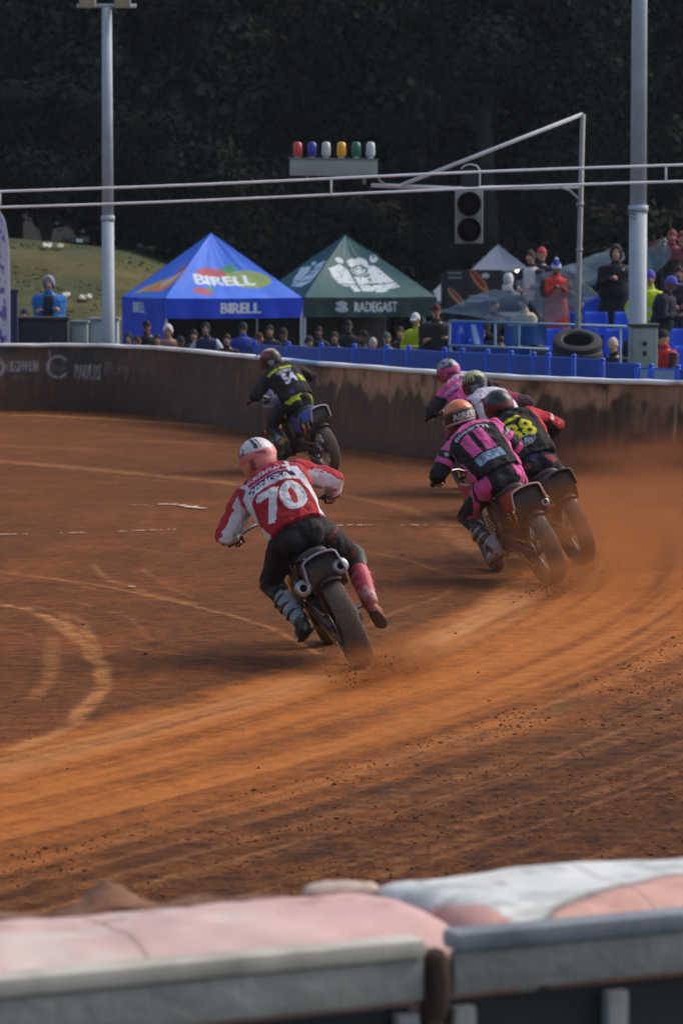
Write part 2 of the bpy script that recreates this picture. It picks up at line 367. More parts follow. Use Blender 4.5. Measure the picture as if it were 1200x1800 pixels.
# keep the far block inside the wall
P = np.vstack([P1, P2]); Q = np.vstack([Q1, Q2+len(P1)])
wx = np.array([p[0] for p in WP]); wy = np.array([p[1] for p in WP])
lim = np.interp(P[:, 0], wx, wy+.06); ok = P[:, 1] < lim+.4; Q = Q[ok[Q].all(1)]
C, loose, z = track_shade(P); P[:, 2] = z
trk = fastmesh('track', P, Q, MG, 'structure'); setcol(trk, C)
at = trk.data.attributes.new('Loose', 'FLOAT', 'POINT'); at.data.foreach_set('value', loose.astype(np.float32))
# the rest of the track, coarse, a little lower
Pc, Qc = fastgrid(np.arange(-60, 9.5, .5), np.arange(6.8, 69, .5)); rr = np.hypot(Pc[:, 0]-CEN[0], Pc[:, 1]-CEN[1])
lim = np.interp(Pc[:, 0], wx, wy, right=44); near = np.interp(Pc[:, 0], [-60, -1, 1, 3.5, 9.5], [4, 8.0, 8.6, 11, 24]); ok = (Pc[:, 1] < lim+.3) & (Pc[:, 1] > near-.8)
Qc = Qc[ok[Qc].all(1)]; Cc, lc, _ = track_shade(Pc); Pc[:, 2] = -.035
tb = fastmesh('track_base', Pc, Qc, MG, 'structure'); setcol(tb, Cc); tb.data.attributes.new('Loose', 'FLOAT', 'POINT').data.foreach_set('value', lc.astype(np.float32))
# outer ground
mgr = mat('trodden_grass', lin((60, 66, 44)), 1, dirt=.6, dscale=1.2, dcol=lin((70, 62, 50)), bump=.4, bscale=6)
Pg, Qg = fastgrid(np.arange(-600, 601, 40.), np.arange(-80, 1500, 40.)); Pg[:, 2] = -.35; fastmesh('ground', Pg, Qg, mgr, 'structure')
# grassy hill on the left
def hill_h(X, Y):
    s = lambda a, b, x: np.clip((x-a)/(b-a), 0, 1)**2*(3-2*np.clip((x-a)/(b-a), 0, 1))
    t = s(66.5, 87, Y); crest = np.interp(X, [-30, -8.3, -7.0, -5.6, -4.4, -2, 1, 4], [3.9, 3.62, 3.5, 3.3, 2.9, 1.4, .1, 0])
    return -.40+t*crest
Ph, Qh = fastgrid(np.arange(-34, 6, .2), np.arange(66, 118, .25)); Ph[:, 2] = hill_h(Ph[:, 0], Ph[:, 1])+fbm(Ph*.8, 3, 5)*.05*(Ph[:, 1] > 68)
mh = mat('hill_grass', (1, 1, 1), 1, attr=True, bump=.8, bscale=9, var=.25, dscale=2.5)
hl = fastmesh('grass_hill', Ph, Qh, mh, 'structure'); hn = fbm(Ph*np.array([.5, .35, 1]), 4, 8); hf = fbm(Ph*3, 2, 18)
ca, cb = np.array(lin((62, 70, 32))), np.array(lin((92, 82, 42))); setcol(hl, (ca+(cb-ca)*np.clip(hn*.9+.45, 0, 1)[:, None])*(1+hf*.25)[:, None])
# tufts of grass on the hill
gb = MB(); V = []; Fq = []
gx = RNG.uniform(-9.5, -3, 4000); gy = RNG.uniform(70, 92, 4000); gz = hill_h(gx, gy)
for i in range(4000):
    h = RNG.uniform(.01, .035); a = RNG.uniform(0, 3.14); dx, dy = math.cos(a)*.05, math.sin(a)*.05; b = len(V)
    V += [(gx[i]-dx, gy[i]-dy, gz[i]-.02), (gx[i]+dx, gy[i]+dy, gz[i]-.02), (gx[i]+RNG.normal()*.04, gy[i]+RNG.normal()*.04, gz[i]+h)]; Fq.append((b, b+1, b+2))
gb.add(V, Fq); go = gb.build('grass', mat('grass_blades', lin((112, 112, 62)), 1, var=.3, dscale=1), smooth=False); tag(go, 'short tussocky grass growing over the mound at left', 'grass', kind='stuff')
# wooded slope behind
Pw, Qw = fastgrid(np.arange(-120, 121, 3.), np.arange(118, 240, 3.)); Pw[:, 2] = -.4+np.clip(Pw[:, 1]-120, 0, 100)*.36+fbm(Pw*.08, 3, 2)*1.5*(Pw[:, 1] > 124)
fastmesh('hillside', Pw, Qw, mat('wooded_slope', lin((18, 22, 17)), 1, dirt=.5, dscale=.6, dcol=lin((12, 14, 11)), bump=1, bscale=1), 'structure')
# chalk line, broken and half driven away
def chalk(name, pts, wd, seed, gap):
    mb = MB(); rg = np.random.default_rng(seed); P_ = [G(*p) for p in pts]
    for a, b in zip(P_[:-1], P_[1:]):
        n = int(np.linalg.norm(b-a)/.05); t = nrm(b-a); s_ = np.array([-t[1], t[0], 0])
        for i in range(n):
            if fbm(np.array([[i*.22+seed*9.7, seed, 0]]), 2, seed)[0] < gap or rg.random() < .12: continue
            c = a+t*i*.05+s_*rg.normal()*.012; k = rg.integers(5, 8); ang = np.sort(rg.uniform(0, 6.28, k)); rad = rg.uniform(.35, 1.2, k)*wd*rg.uniform(.6, 1.35)
            V = [c+t*math.cos(q)*r_*1.1+s_*math.sin(q)*r_+np.array([0, 0, .016+.0004*(i % 7)]) for q, r_ in zip(ang, rad)]; mb.add(V, [list(range(k))])
    o = mb.build(name, mat(name, lin((232, 208, 186)), 1, dirt=.6, dscale=25, dcol=lin((140, 88, 60))), smooth=False); o['kind'] = 'structure'
chalk('chalk_line', [(-60, 943), (60, 941), (160, 938), (330, 932)], .05, 3, -.15)
chalk('chalk_line', [(575, 926), (700, 925), (860, 927)], .05, 5, -.2)
chalk('chalk_smear', [(285, 888), (318, 890), (350, 896)], .09, 8, -1)
chalk('chalk_smear', [(225, 1034), (245, 1033)], .045, 9, -1)
chalk('chalk_smear', [(160, 893), (280, 888)], .02, 12, .2)
# loose clods
bm = bmesh.new(); bmesh.ops.create_icosphere(bm, subdivisions=1, radius=1); IV = np.array([v.co[:] for v in bm.verts]); IF = [[v.index for v in f.verts] for f in bm.faces]; bm.free()
cb_ = MB(); n = 0
while n < 14000:
    x = RNG.uniform(-2.6, 3.6); y = RNG.uniform(14.2, 33); r_ = math.hypot(x-CEN[0], y-CEN[1]); p = .03 if r_ < 37.4 else (.006 if r_ < 39.4 else 1)
    if RNG.random() > p: continue
    s_ = min(.03, RNG.exponential(.0026)+.0024)*(1.7 if RNG.random() < .04 else 1); Vv = IV*s_*RNG.uniform(.6, 1.3, (12, 1))*np.array([1, 1, .6]); cb_.add(Vv+np.array([x, y, .002]), IF); n += 1
tag(cb_.build('dirt_clods', mat('dirt_clod', lin((112, 66, 40)), 1, var=.4, dscale=6), smooth=False), 'loose crumbs of red shale lying across the track', 'dirt', kind='stuff')
# ------------------------------------------------------------------ far safety wall
def path_sample(pts, us, step):
    P_ = []; U_ = []
    for i in range(len(pts)-1):
        p0, p1, p2, p3 = pts[max(i-1, 0)], pts[i], pts[i+1], pts[min(i+2, len(pts)-1)]; n = max(2, int(np.linalg.norm(p2-p1)/step))
        for k in range(n):
            t = k/n; P_.append(.5*((2*p1)+(-p0+p2)*t+(2*p0-5*p1+4*p2-p3)*t*t+(-p0+3*p1-3*p2+p3)*t**3)); U_.append(us[i]+(us[i+1]-us[i])*t)
    P_.append(pts[-1]); U_.append(us[-1]); return np.array(P_), np.array(U_)
WALL = empty('safety_wall', (0, 52, 0), 'long dark mud-splashed trackside wall with a white top rail behind the riders', 'wall')
PW, UW = path_sample(WP, WPu, .025)
tg = np.gradient(PW, axis=0); tg /= np.linalg.norm(tg, axis=1)[:, None]; nr = np.stack([-tg[:, 1], tg[:, 0]], 1)      # away from track
zs = np.linspace(-.04, 1.16, 50); lean = (zs/1.2)*.10
Gd = np.zeros((len(PW), 50, 3)); Gd[:, :, 0] = PW[:, None, 0]+nr[:, None, 0]*lean; Gd[:, :, 1] = PW[:, None, 1]+nr[:, None, 1]*lean; Gd[:, :, 2] = zs
bul = fbm(np.stack([np.repeat(UW/60, 50), np.tile(zs*.8, len(PW)), np.zeros(len(PW)*50)], 1), 3, 6).reshape(len(PW), 50)*.02
Gd[:, :, :2] += nr[:, None]*bul[:, :, None]
u = np.repeat(UW, 50); zz = np.tile(zs, len(PW)); al = np.repeat(np.concatenate([[0], np.cumsum(np.linalg.norm(np.diff(PW, axis=0), axis=1))]), 50)
A3 = np.stack([al, zz, 0*al], 1); n1 = fbm(A3*np.array([1.3, 2.2, 1]), 4, 12); n2 = fbm(A3*np.array([5, 3.5, 1]), 3, 22); n3 = fbm(A3*np.array([14, 1.6, 1]), 2, 25)
sm = lambda a, b, x: np.clip((x-a)/(b-a), 0, 1)**2*(3-2*np.clip((x-a)/(b-a), 0, 1))
cw = lambda *c: np.array(lin(c))
Cw = np.tile(cw(84, 52, 31), (len(u), 1)); mixc = lambda C_, c, k: C_+(c-C_)*np.clip(k, 0, 1)[:, None]
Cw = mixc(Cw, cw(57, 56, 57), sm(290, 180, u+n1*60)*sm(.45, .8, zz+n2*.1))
Cw = mixc(Cw, cw(108, 70, 44), sm(.05, .6, n1+n2*.5)*.7*sm(1500, 100, u))
Cw = mixc(Cw, cw(98, 72, 54), sm(170, 215, u)*sm(330, 260, u+n1*40)*sm(-.2, .5, n2+n3*.6)*sm(.45, .8, zz)*.75)
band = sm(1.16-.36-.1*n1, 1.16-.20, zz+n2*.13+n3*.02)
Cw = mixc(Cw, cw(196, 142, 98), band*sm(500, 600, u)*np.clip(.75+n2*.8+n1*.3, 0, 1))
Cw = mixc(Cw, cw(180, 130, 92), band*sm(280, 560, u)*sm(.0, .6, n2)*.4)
Cw = mixc(Cw, cw(160, 114, 80), sm(1080, 1110, u)*sm(1192, 1170, u)*sm(.55-.3*n1, 1.0, zz+n2*.2+n3*.1)*.8)
for uu, ww, z0, kk in ((1179, 3.2, .45, 1), (1127, 1.6, .5, .7), (1168, 3, .8, .5), (770, 4, .6, .12)):
    Cw = mixc(Cw, cw(170, 142, 112), np.exp(-((u-uu+n3*1.5)/ww)**2)*sm(z0-.1, z0+.15, zz+n2*.12)*kk)
Cw = mixc(Cw, cw(122, 66, 38), sm(.66, .05, zz+n1*.16)*sm(350, 850, u)*.9)
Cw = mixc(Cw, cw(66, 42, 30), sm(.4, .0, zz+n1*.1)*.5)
Cw = mixc(Cw, cw(40, 30, 26), (np.abs((al % 3.05)-1.5) < .014)*.55); Cw = mixc(Cw, cw(134, 96, 66), ((n3 > .35) & (zz > .25))*.25)
# sponsor lettering on the left end of the wall
def pal(px): return np.interp(px, UW, al.reshape(len(PW), 50)[:, 0])
def stampw(s, x0, x1, y0, y1, col, k, bold=.05):
    sc = 97.; zc = 1.2-((y0+y1)/2-605)/sc; ht = (y1-y0)/sc; a0, a1 = pal(x0), pal(x1)
    m_ = word(np.stack([al, zz], 1), s, (a0+a1)/2, zc, a1-a0, ht, bold).astype(float)*k*np.clip(.85+n2*.5, 0, 1); return mixc(Cw, cw(*col), m_)
Cw = stampw('HOOGMAHON', 7, 64, 634, 653, (178, 172, 172), .8, .06); Cw = stampw('motorsport', 8, 62, 659, 666, (110, 98, 92), .5, .02)
Cw = stampw('PAULUS', 130, 172, 640, 666, (182, 174, 170), .85, .06); Cw = stampw('Pony', 180, 222, 634, 664, (140, 112, 94), .6, .03)
qa = np.stack([al, zz], 1)
def ringm(px, py, r0, r1, a0, a1, sc=97.):
    dx = al-pal(px); dz = zz-(1.2-(py-605)/sc); r_ = np.hypot(dx, dz)*sc; th = np.degrees(np.arctan2(dz, dx)) % 360; return ((r_ > r0) & (r_ < r1) & (th > a0) & (th < a1)).astype(float)
Cw = mixc(Cw, cw(176, 168, 162), ringm(101, 645, 16.5, 20.5, 38, 325)*.8); Cw = mixc(Cw, cw(165, 158, 152), ((np.abs(al-pal(85))*97 < 1.7) & (zz > .66) & (zz < 1.09)).astype(float)*.75)
Cw = stampw('Kern', 92, 112, 642, 650, (120, 104, 98), .6, .03)
Cw = mixc(Cw, cw(176, 168, 162), ringm(-10, 645, 13, 19, 0, 360)*.7)
mw = mat('muddy_wall', (1, 1, 1), .7, attr=True, bump=.4, bscale=5, var=.12, dscale=4)
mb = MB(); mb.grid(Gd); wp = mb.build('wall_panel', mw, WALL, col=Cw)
# backing and top rail
mb = MB(); B0 = np.zeros((len(PW[::20]), 4, 3)); q = PW[::20]; nn = nr[::20]
for j, (o_, z_) in enumerate(((.12, 1.165), (.34, 1.165), (.34, -.4), (.20, -.4))): B0[:, j, :2] = q+nn*o_; B0[:, j, 2] = z_
mb.grid(B0); mb.build('wall_backing', mat('wall_back', lin((40, 44, 60)), .8, dirt=.3), WALL)
mb = MB(); q = PW[::8]; nn = nr[::8]; UU = UW[::8]; a = np.linspace(0, 2*math.pi, 13); Gt = np.zeros((len(q), 13, 3)); sag = fbm(np.stack([UU/35, 0*UU, 0*UU], 1), 2, 4)*.008
for j, t_ in enumerate(a):
    Gt[:, j, :2] = q+nn*(.13+.10*np.sign(math.cos(t_))*abs(math.cos(t_))**.5); Gt[:, j, 2] = 1.183+.036*np.sign(math.sin(t_))*abs(math.sin(t_))**.6+sag
mb.grid(Gt); un = np.repeat(UU, 13); nq = fbm(Gt.reshape(-1, 3)*1.5, 3, 3)
Cr = mixc(np.tile(cw(250, 248, 244), (len(un), 1)), cw(120, 165, 205), sm(497, 506, un)*sm(560, 552, un)*.95); Cr = mixc(Cr, cw(165, 150, 125), sm(.3, .9, nq)*.5)
Cr = mixc(Cr, cw(140, 118, 95), sm(1165, 1176, un)*sm(1190, 1182, un)*.9)
mb.build('top_rail', mat('rail_white', (1, 1, 1), .5, attr=True, dirt=.12, dscale=3), WALL, col=Cr)
# rest of the wall, outside the frame on both sides, down to the foreground
def plain_wall(pts, label):
    P_, _ = path_sample([np.array(p, float) for p in pts], list(range(len(pts))), .3); t_ = np.gradient(P_, axis=0); t_ /= np.linalg.norm(t_, axis=1)[:, None]; n_ = np.stack([-t_[:, 1], t_[:, 0]], 1)
    root = empty('safety_wall', (*P_[len(P_)//2], 0), label, 'wall')
    for nm, prof, m_ in (('wall_panel', ((0, -.04), (.10, 1.15), (.32, 1.15), (.32, -.4)), mat('muddy_plain', lin((56, 42, 36)), .8, dirt=.6, dscale=1.5, bump=.4)), ('top_rail', ((.02, 1.155), (.02, 1.225), (.25, 1.225), (.25, 1.155), (.02, 1.155)), M['white'])):
        g = np.zeros((len(P_), len(prof), 3))
        for j, (o_, z_) in enumerate(prof): g[:, j, :2] = P_+n_*o_; g[:, j, 2] = z_
        b_ = MB(); b_.grid(g); b_.build(nm, m_, root, smooth=False)
plain_wall([(5.15, 42.6), (6.6, 36), (7.9, 29), (8.2, 22), (7.0, 15.5), (4.9, 11.4)], 'plain muddy wall continuing round the right of the bend')
plain_wall([(-60, 68), (-40, 67), (-22, 64.5), (-8.0, 61.5)], 'plain muddy wall running off to the left past the banner')
# ------------------------------------------------------------------ foreground fence and air cushion
FA, FB = np.array([-.76, 7.40]), np.array([.86, 8.12]); ft = nrm(FB-FA); fn = np.array([-ft[1], ft[0]])
FR3 = np.array([[ft[0], fn[0], 0], [ft[1], fn[1], 0], [0, 0, 1]])
def FP(s, o_, z_): return np.array([*(FA+ft*s+fn*o_), z_])
mgs = mat('weathered_grey_steel', lin((160, 160, 154)), .75, 0, dirt=.6, dscale=7, dcol=lin((112, 108, 100)), bump=.3, bscale=25)
mgd = mat('dark_grey_sheet', lin((46, 48, 54)), .7, 0, dirt=.5, dscale=4, dcol=lin((50, 48, 46)), bump=.2)
mrs = mat('rusty_post', lin((74, 58, 48)), .9, dirt=.7, dscale=8, dcol=lin((110, 84, 62)))
def fence_section(s0, s1, zt, dz, label, lip):
    root = empty('steel_fence_section', FP((s0+s1)/2, 0, -.35), label, 'fence'); Lc = s1-s0; rt = np.array([[ft[0]*math.cos(dz), fn[0], -ft[0]*math.sin(dz)], [ft[1]*math.cos(dz), fn[1], -ft[1]*math.sin(dz)], [math.sin(dz), 0, math.cos(dz)]])
    c = FP((s0+s1)/2, 0, zt)
    b = MB(); b.box(c, (Lc, .085, .045), rt, bev=.014); b.build('top_rail', lip, root, smooth='auto')
    b = MB(); b.box(c+np.array([0, 0, -.074])+np.array([*(fn*-.012), 0]), (Lc-.004, .03, .10), rt, bev=.006); b.build('face_board', mgs, root, smooth='auto')
    b = MB(); b.box(c+np.array([0, 0, -.85])+np.array([*(fn*.035), 0]), (Lc-.02, .012, 1.4), rt); b.build('sheet_panel', mgd, root, smooth=False)
    n = int(Lc/.42)+1
    for i in range(n+1):
        s = s0+.035+i*(Lc-.07)/n; b = MB(); b.box(FP(s, -.002, zt-.85+(s-(s0+s1)/2)*math.tan(dz)), (.055, .035, 1.385), FR3, bev=.005); b.build('upright', mgs, root, smooth='auto')
    b = MB(); b.box(c+np.array([0, 0, -.62])+np.array([*(fn*.01), 0]), (Lc-.01, .03, .06), rt, bev=.005); b.build('mid_rail', mgs, root, smooth='auto')
mpk = mat('pale_rail', lin((206, 198, 184)), .7, dirt=.8, dscale=4, dcol=lin((120, 116, 104)))
mbl = mat('blue_grey_rail', lin((150, 156, 162)), .7, 0, dirt=.8, dscale=5, dcol=lin((95, 98, 104)))
fence_section(-1.6, 1.03, 1.20, R(.2), 'grey steel fence section in the left foreground with a pale top rail', mpk)
fence_section(1.105, 3.6, 1.215, R(.2), 'grey steel fence section in the right foreground with a blue-grey top rail', mbl)
b = MB(); b.box(FP(1.068, .012, .39), (.045, .05, 1.6), FR3, bev=.006); b.tube([FP(1.068, -.03, 1.18), FP(1.072, -.035, 1.11), FP(1.066, -.03, 1.04)], [.018, .022, .016]); o = b.build('fence_post', mrs, smooth='auto'); tag(o, 'rusty brown post filling the gap between the two foreground fence sections', 'post')
# air cushion
def cushion(s0, s1, zt, wdt, paint, label, seed):
    n = int((s1-s0)/.012); g = []; cr = []
    prof = []
    for t_ in np.linspace(0, 1, 40):
        a_ = math.pi*(1-t_); x_ = math.cos(a_); z_ = math.sin(a_); prof.append((.5+.5*np.sign(x_)*abs(x_)**.75, zt-.10+.10*abs(z_)**.9))
    prof = [(0.02, -.1), (0, .4)]+prof+[(1, .4), (.98, -.1)]; S = np.linspace(s0, s1, n); g = np.zeros((n, len(prof), 3))
    for j, (o_, z_) in enumerate(prof):
        e = np.minimum(S-s0, s1-S); r_ = np.clip(e/.12, 0, 1); r_ = np.sqrt(1-(1-r_)**2)
        off = .06+o_*wdt; nz = fbm(np.stack([S*3, 0*S+o_*2, 0*S+seed], 1), 3, seed)*.012
        g[:, j, :2] = FA+ft*S[:, None]+fn*(off+nz)[:, None]; g[:, j, 2] = z_-(.05*(1-r_) if z_ > .5 else 0)+(nz*1.2 if z_ > .5 else 0)
    b_ = MB(); b_.grid(g); Sv = np.repeat(S, len(prof)); Ov = np.tile([p[0] for p in prof], n); Zv = np.tile([p[1] for p in prof], n)
    o_ = b_.build('air_cushion', mat('cushion_vinyl', (1, 1, 1), .55, attr=True, dirt=.16, dscale=6, bump=.25, bscale=9), col=paint(Sv, Ov, Zv)); tag(o_, label, 'crash barrier', 'inflatable cushions along the foreground fence'); return o_
def paintL(S, O, Z):
    S = S-.1
    A_ = np.stack([S, O, Z], 1); n_ = fbm(A_*5, 3, 3); n2_ = fbm(A_*18, 2, 5); C_ = np.tile(cw(218, 184, 172), (len(S), 1)); C_ = mixc(C_, cw(222, 208, 194), sm(-.3, .5, n_)*.7)
    C_ = mixc(C_, cw(228, 172, 162), sm(.55, .95, S)*.5); C_ = mixc(C_, cw(118, 72, 48), sm(.80, .97, O+n_*.05+n2_*.03)*np.clip(1-(S-.2)*.9, .1, 1)); C_ = mixc(C_, cw(150, 112, 92), (np.abs((S % .62)-.3) < .004)*.7); C_ = mixc(C_, cw(140, 92, 66), sm(.25, .7, n2_)*sm(.2, .9, O)*.6); return mixc(C_, cw(70, 60, 50), ((np.hypot(S-.31, (O-.62)*.5) < .011)*.8).astype(float))
def paintR(S, O, Z):
    S = S-.17
    A_ = np.stack([S, O, Z], 1); n_ = fbm(A_*7, 3, 7); n2_ = fbm(A_*20, 2, 15); C_ = np.tile(cw(222, 168, 152), (len(S), 1)); C_ = mixc(C_, cw(196, 140, 122), sm(.1, .7, n2_+n_*.5)*.5)
    edge = np.interp(S, [.9, 1.14, 1.20, 1.28, 1.40, 1.6, 1.9, 2.6], [.62, -.02, -.02, .10, .20, .32, .42, .6]); lo = np.interp(S, [.9, .98, 1.1, 1.16, 1.2], [.70, .55, .2, .0, -.1])
    wh = ((O > edge) & (O > lo)); C_[wh] = cw(228, 230, 224)
    C_ = mixc(C_, cw(60, 62, 50), np.exp(-((O-edge)/.02)**2)*sm(1.15, 1.22, S)*.9); C_ = mixc(C_, cw(140, 148, 140), wh*sm(.35, .7, n_+n2_*.4)*.5)
    C_ = mixc(C_, cw(150, 120, 100), (np.abs((S % .62)-.3) < .004)*.6); return mixc(C_, cw(70, 72, 66), wh*((np.hypot(S-1.27, (O-.55)*.5) < .014)+(np.hypot(S-1.5, (O-.78)*.4) < .012)+(np.hypot(S-1.12, (O-.75)*.4) < .016)).astype(float)*.6)
cushion(-1.7, 1.22, 1.235, .62, paintL, 'faded pink air cushion lying behind the left foreground fence section', 3)
cushion(1.20, 4.1, 1.262, .66, paintR, 'white and pink air cushion lying behind the right foreground fence section', 11)
# muddy flap lying on the left cushion's far edge
b = MB(); g = np.zeros((110, 14, 3))
for i, s_ in enumerate(np.linspace(-1.2, .95, 110)):
    pk = .075*math.exp(-((s_-.50)/.07)**2)+.012*fbm(np.array([[s_*5, 2, 0]]), 2)[0]+.012*math.exp(-((s_-.72)/.06)**2)
    for j, t_ in enumerate(np.linspace(0, 1, 14)):
        g[i, j] = FP(s_, .58+t_*.20, 1.225-t_*.10+math.sin(t_*math.pi)*(.03+pk)+.006*math.sin(s_*40+j))
b.grid(g); o = b.build('tarpaulin_edge', mat('muddy_tarpaulin', lin((150, 108, 84)), .9, dirt=.9, dscale=9, dcol=lin((96, 56, 38)), bump=.5, bscale=18)); sm_ = o.modifiers.new('t', 'SOLIDIFY'); sm_.thickness = .006; tag(o, 'crumpled muddy tarpaulin edge along the far side of the pink cushion', 'tarpaulin')
b = MB(); b.ball(FP(1.09, .62, 1.225), (.085, .03, .022), rot=FR3); b.ball(FP(1.16, .62, 1.22), (.05, .025, .016), rot=FR3); o = b.build('clay_lump', mat('pale_clay', lin((214, 196, 180)), .9, dirt=.4, dscale=12), smooth=True); displace(o, .006, 20); tag(o, 'pale lump of dried clay on the cushion beside the white vinyl', 'clay')
# ------------------------------------------------------------------ trees
ml = mat('dark_leaves', (1, 1, 1), .8, attr=True, var=.2, dscale=.8); ml.node_tree.nodes['Principled BSDF'].inputs['Specular IOR Level'].default_value = .1; mt = mat('bark', lin((44, 43, 41)), .95, dirt=.5, dscale=4, dcol=lin((44, 48, 42)), bump=.8, bscale=12)
def tree_meshes(seed, hgt, rad):
    rg = np.random.default_rng(seed); b = MB(); P_ = [(0, 0, 0), (.1, 0, hgt*.3), (-.1, .1, hgt*.6), (0, 0, hgt*.9)]; b.tube(P_, [.42, .32, .2, .05], 12, sub=4)
    lob = []
    for i in range(46):
        t = rg.uniform(.06, 1); r_ = rad*math.sin(math.pi*min(1, .25+t*.72))**.7*rg.uniform(.45, 1.0); a = rg.uniform(0, 6.28); c = np.array([math.cos(a)*r_, math.sin(a)*r_, hgt*(.08+.88*t)]); lob.append((c, rg.uniform(1.0, 2.0)))
        if i % 3 == 0: b.tube([(0, 0, c[2]*.75), (c[0]*.5, c[1]*.5, c[2]*.9), c], [.13, .08, .03], 7)
    V = []; Fq = []; C_ = []
    for c, r_ in lob:
        n = int(330*r_*r_/2); tone = rg.choice([.45, .7, 1., 1.5, 2.1])
        hue = np.array(lin((30, 36, 29)))*tone
        d = rg.normal(size=(n, 3)); d /= np.linalg.norm(d, axis=1)[:, None]; rr_ = r_*rg.uniform(.55, 1.08, n)**.6
        clump = fbm(d*2.2+c, 2, seed); rr_ = rr_*(1+clump*.22)
        for k in range(n):
            p = c+d[k]*rr_[k]*np.array([1, 1, .72]); s_ = rg.uniform(.07, .19); q = nrm(d[k]+rg.normal(size=3)*.7); U = nrm(np.cross(q, rg.normal(size=3))); W_ = np.cross(q, U); b0 = len(V)
            V += [p+U*s_, p+W_*s_*.8, p-U*s_*.9, p-W_*s_*.7+q*.04]; Fq.append((b0, b0+1, b0+2, b0+3)); C_ += [hue*rg.uniform(.75, 1.3)]*4
    tb_ = MB(); tb_.add(V, Fq); return b, tb_, np.array(C_)
protos = []
TP = [(-13.5, 103), (-9.6, 99), (-5.2, 104), (-.8, 99.5), (3.6, 103.5), (8.0, 100), (12.5, 104), (-15.5, 113), (-11.3, 111), (-7.2, 114), (-3.0, 110.5), (1.3, 113), (5.7, 111), (10.2, 113.5), (15.0, 111), (-18.5, 104), (17.5, 102.5), (-8.5, 121), (-2.0, 122), (4.5, 121), (11, 122), (-15, 122)]
for i, (x, y) in enumerate(TP):
    k = i % 4; z0 = float(hill_h(np.array([x]), np.array([y]))[0]) if x < 5.5 else -.4
    if i < 4:
        bt, bl, Cl = tree_meshes(100+k, 15.5+k*.8, 4.3); root = empty('broadleaf_tree', (0, 0, 0)); t1 = bt.build('trunk', mt, root); t2 = bl.build('crown', ml, root, smooth=False, col=Cl); protos.append((root, t1, t2)); r_ = root
    else:
        p = protos[k]; r_ = p[0].copy(); SC.collection.objects.link(r_)
        for c in p[1:]: c2 = c.copy(); SC.collection.objects.link(c2); c2.parent = r_
    r_.location = (x, y, z0-.1); r_.rotation_euler = (0, 0, i*1.7); s_ = .92+.06*((i*5) % 4); r_.scale = (s_, s_, s_)
    tag(r_, 'tall dark leafy tree in the shadowy wood behind the tents', 'tree', 'dark trees of the wood behind the tents')
# one bare trunk that shows between the crowns
b = MB(); b.tube([W(866, 470, 97), W(860, 420, 97), W(855, 340, 97), W(852, 250, 97), W(850, 150, 97)], [.36, .3, .26, .22, .16], 12, sub=4); rt_ = empty('bare_tree', (b.v[0][0][0], 97, 0), 'grey bare-trunked tree standing in front of the dark wood behind the signal', 'tree'); b.tube([W(866, 470, 97), (4.35, 97, -.4)], [.36, .45], 12)
b.build('trunk', mt, rt_)
b = MB(); V = []; Fq = []; Cc_ = []
for c, r_ in ((W(846, 110, 97), 1.3), (W(815, 140, 97), 1.0), (W(880, 90, 97), 1.2), (W(770, 170, 97.5), 1.1), (W(720, 200, 98), 1.2), (W(690, 130, 97.5), 1.2)):
    for k in range(700):
        d = nrm(RNG.normal(size=3)); p = c+d*r_*RNG.uniform(.5, 1.05); s_ = RNG.uniform(.05, .14); U = nrm(np.cross(d, RNG.normal(size=3))); W_ = np.cross(nrm(d+RNG.normal(size=3)*.5), U); b0 = len(V)
        V += [p+U*s_, p+W_*s_, p-U*s_, p-W_*s_]; Fq.append((b0, b0+1, b0+2, b0+3)); Cc_ += [np.array(lin((38, 43, 38)))*RNG.uniform(.7, 1.3)]*4
    b2 = MB(); b2.tube([W(853, 230, 97), (W(853, 200, 97)+c)/2, c], [.12, .08, .03], 8); b2.build('branch', mt, rt_)
b.add(V, Fq); b.build('crown', ml, rt_, smooth=False, col=np.array(Cc_))

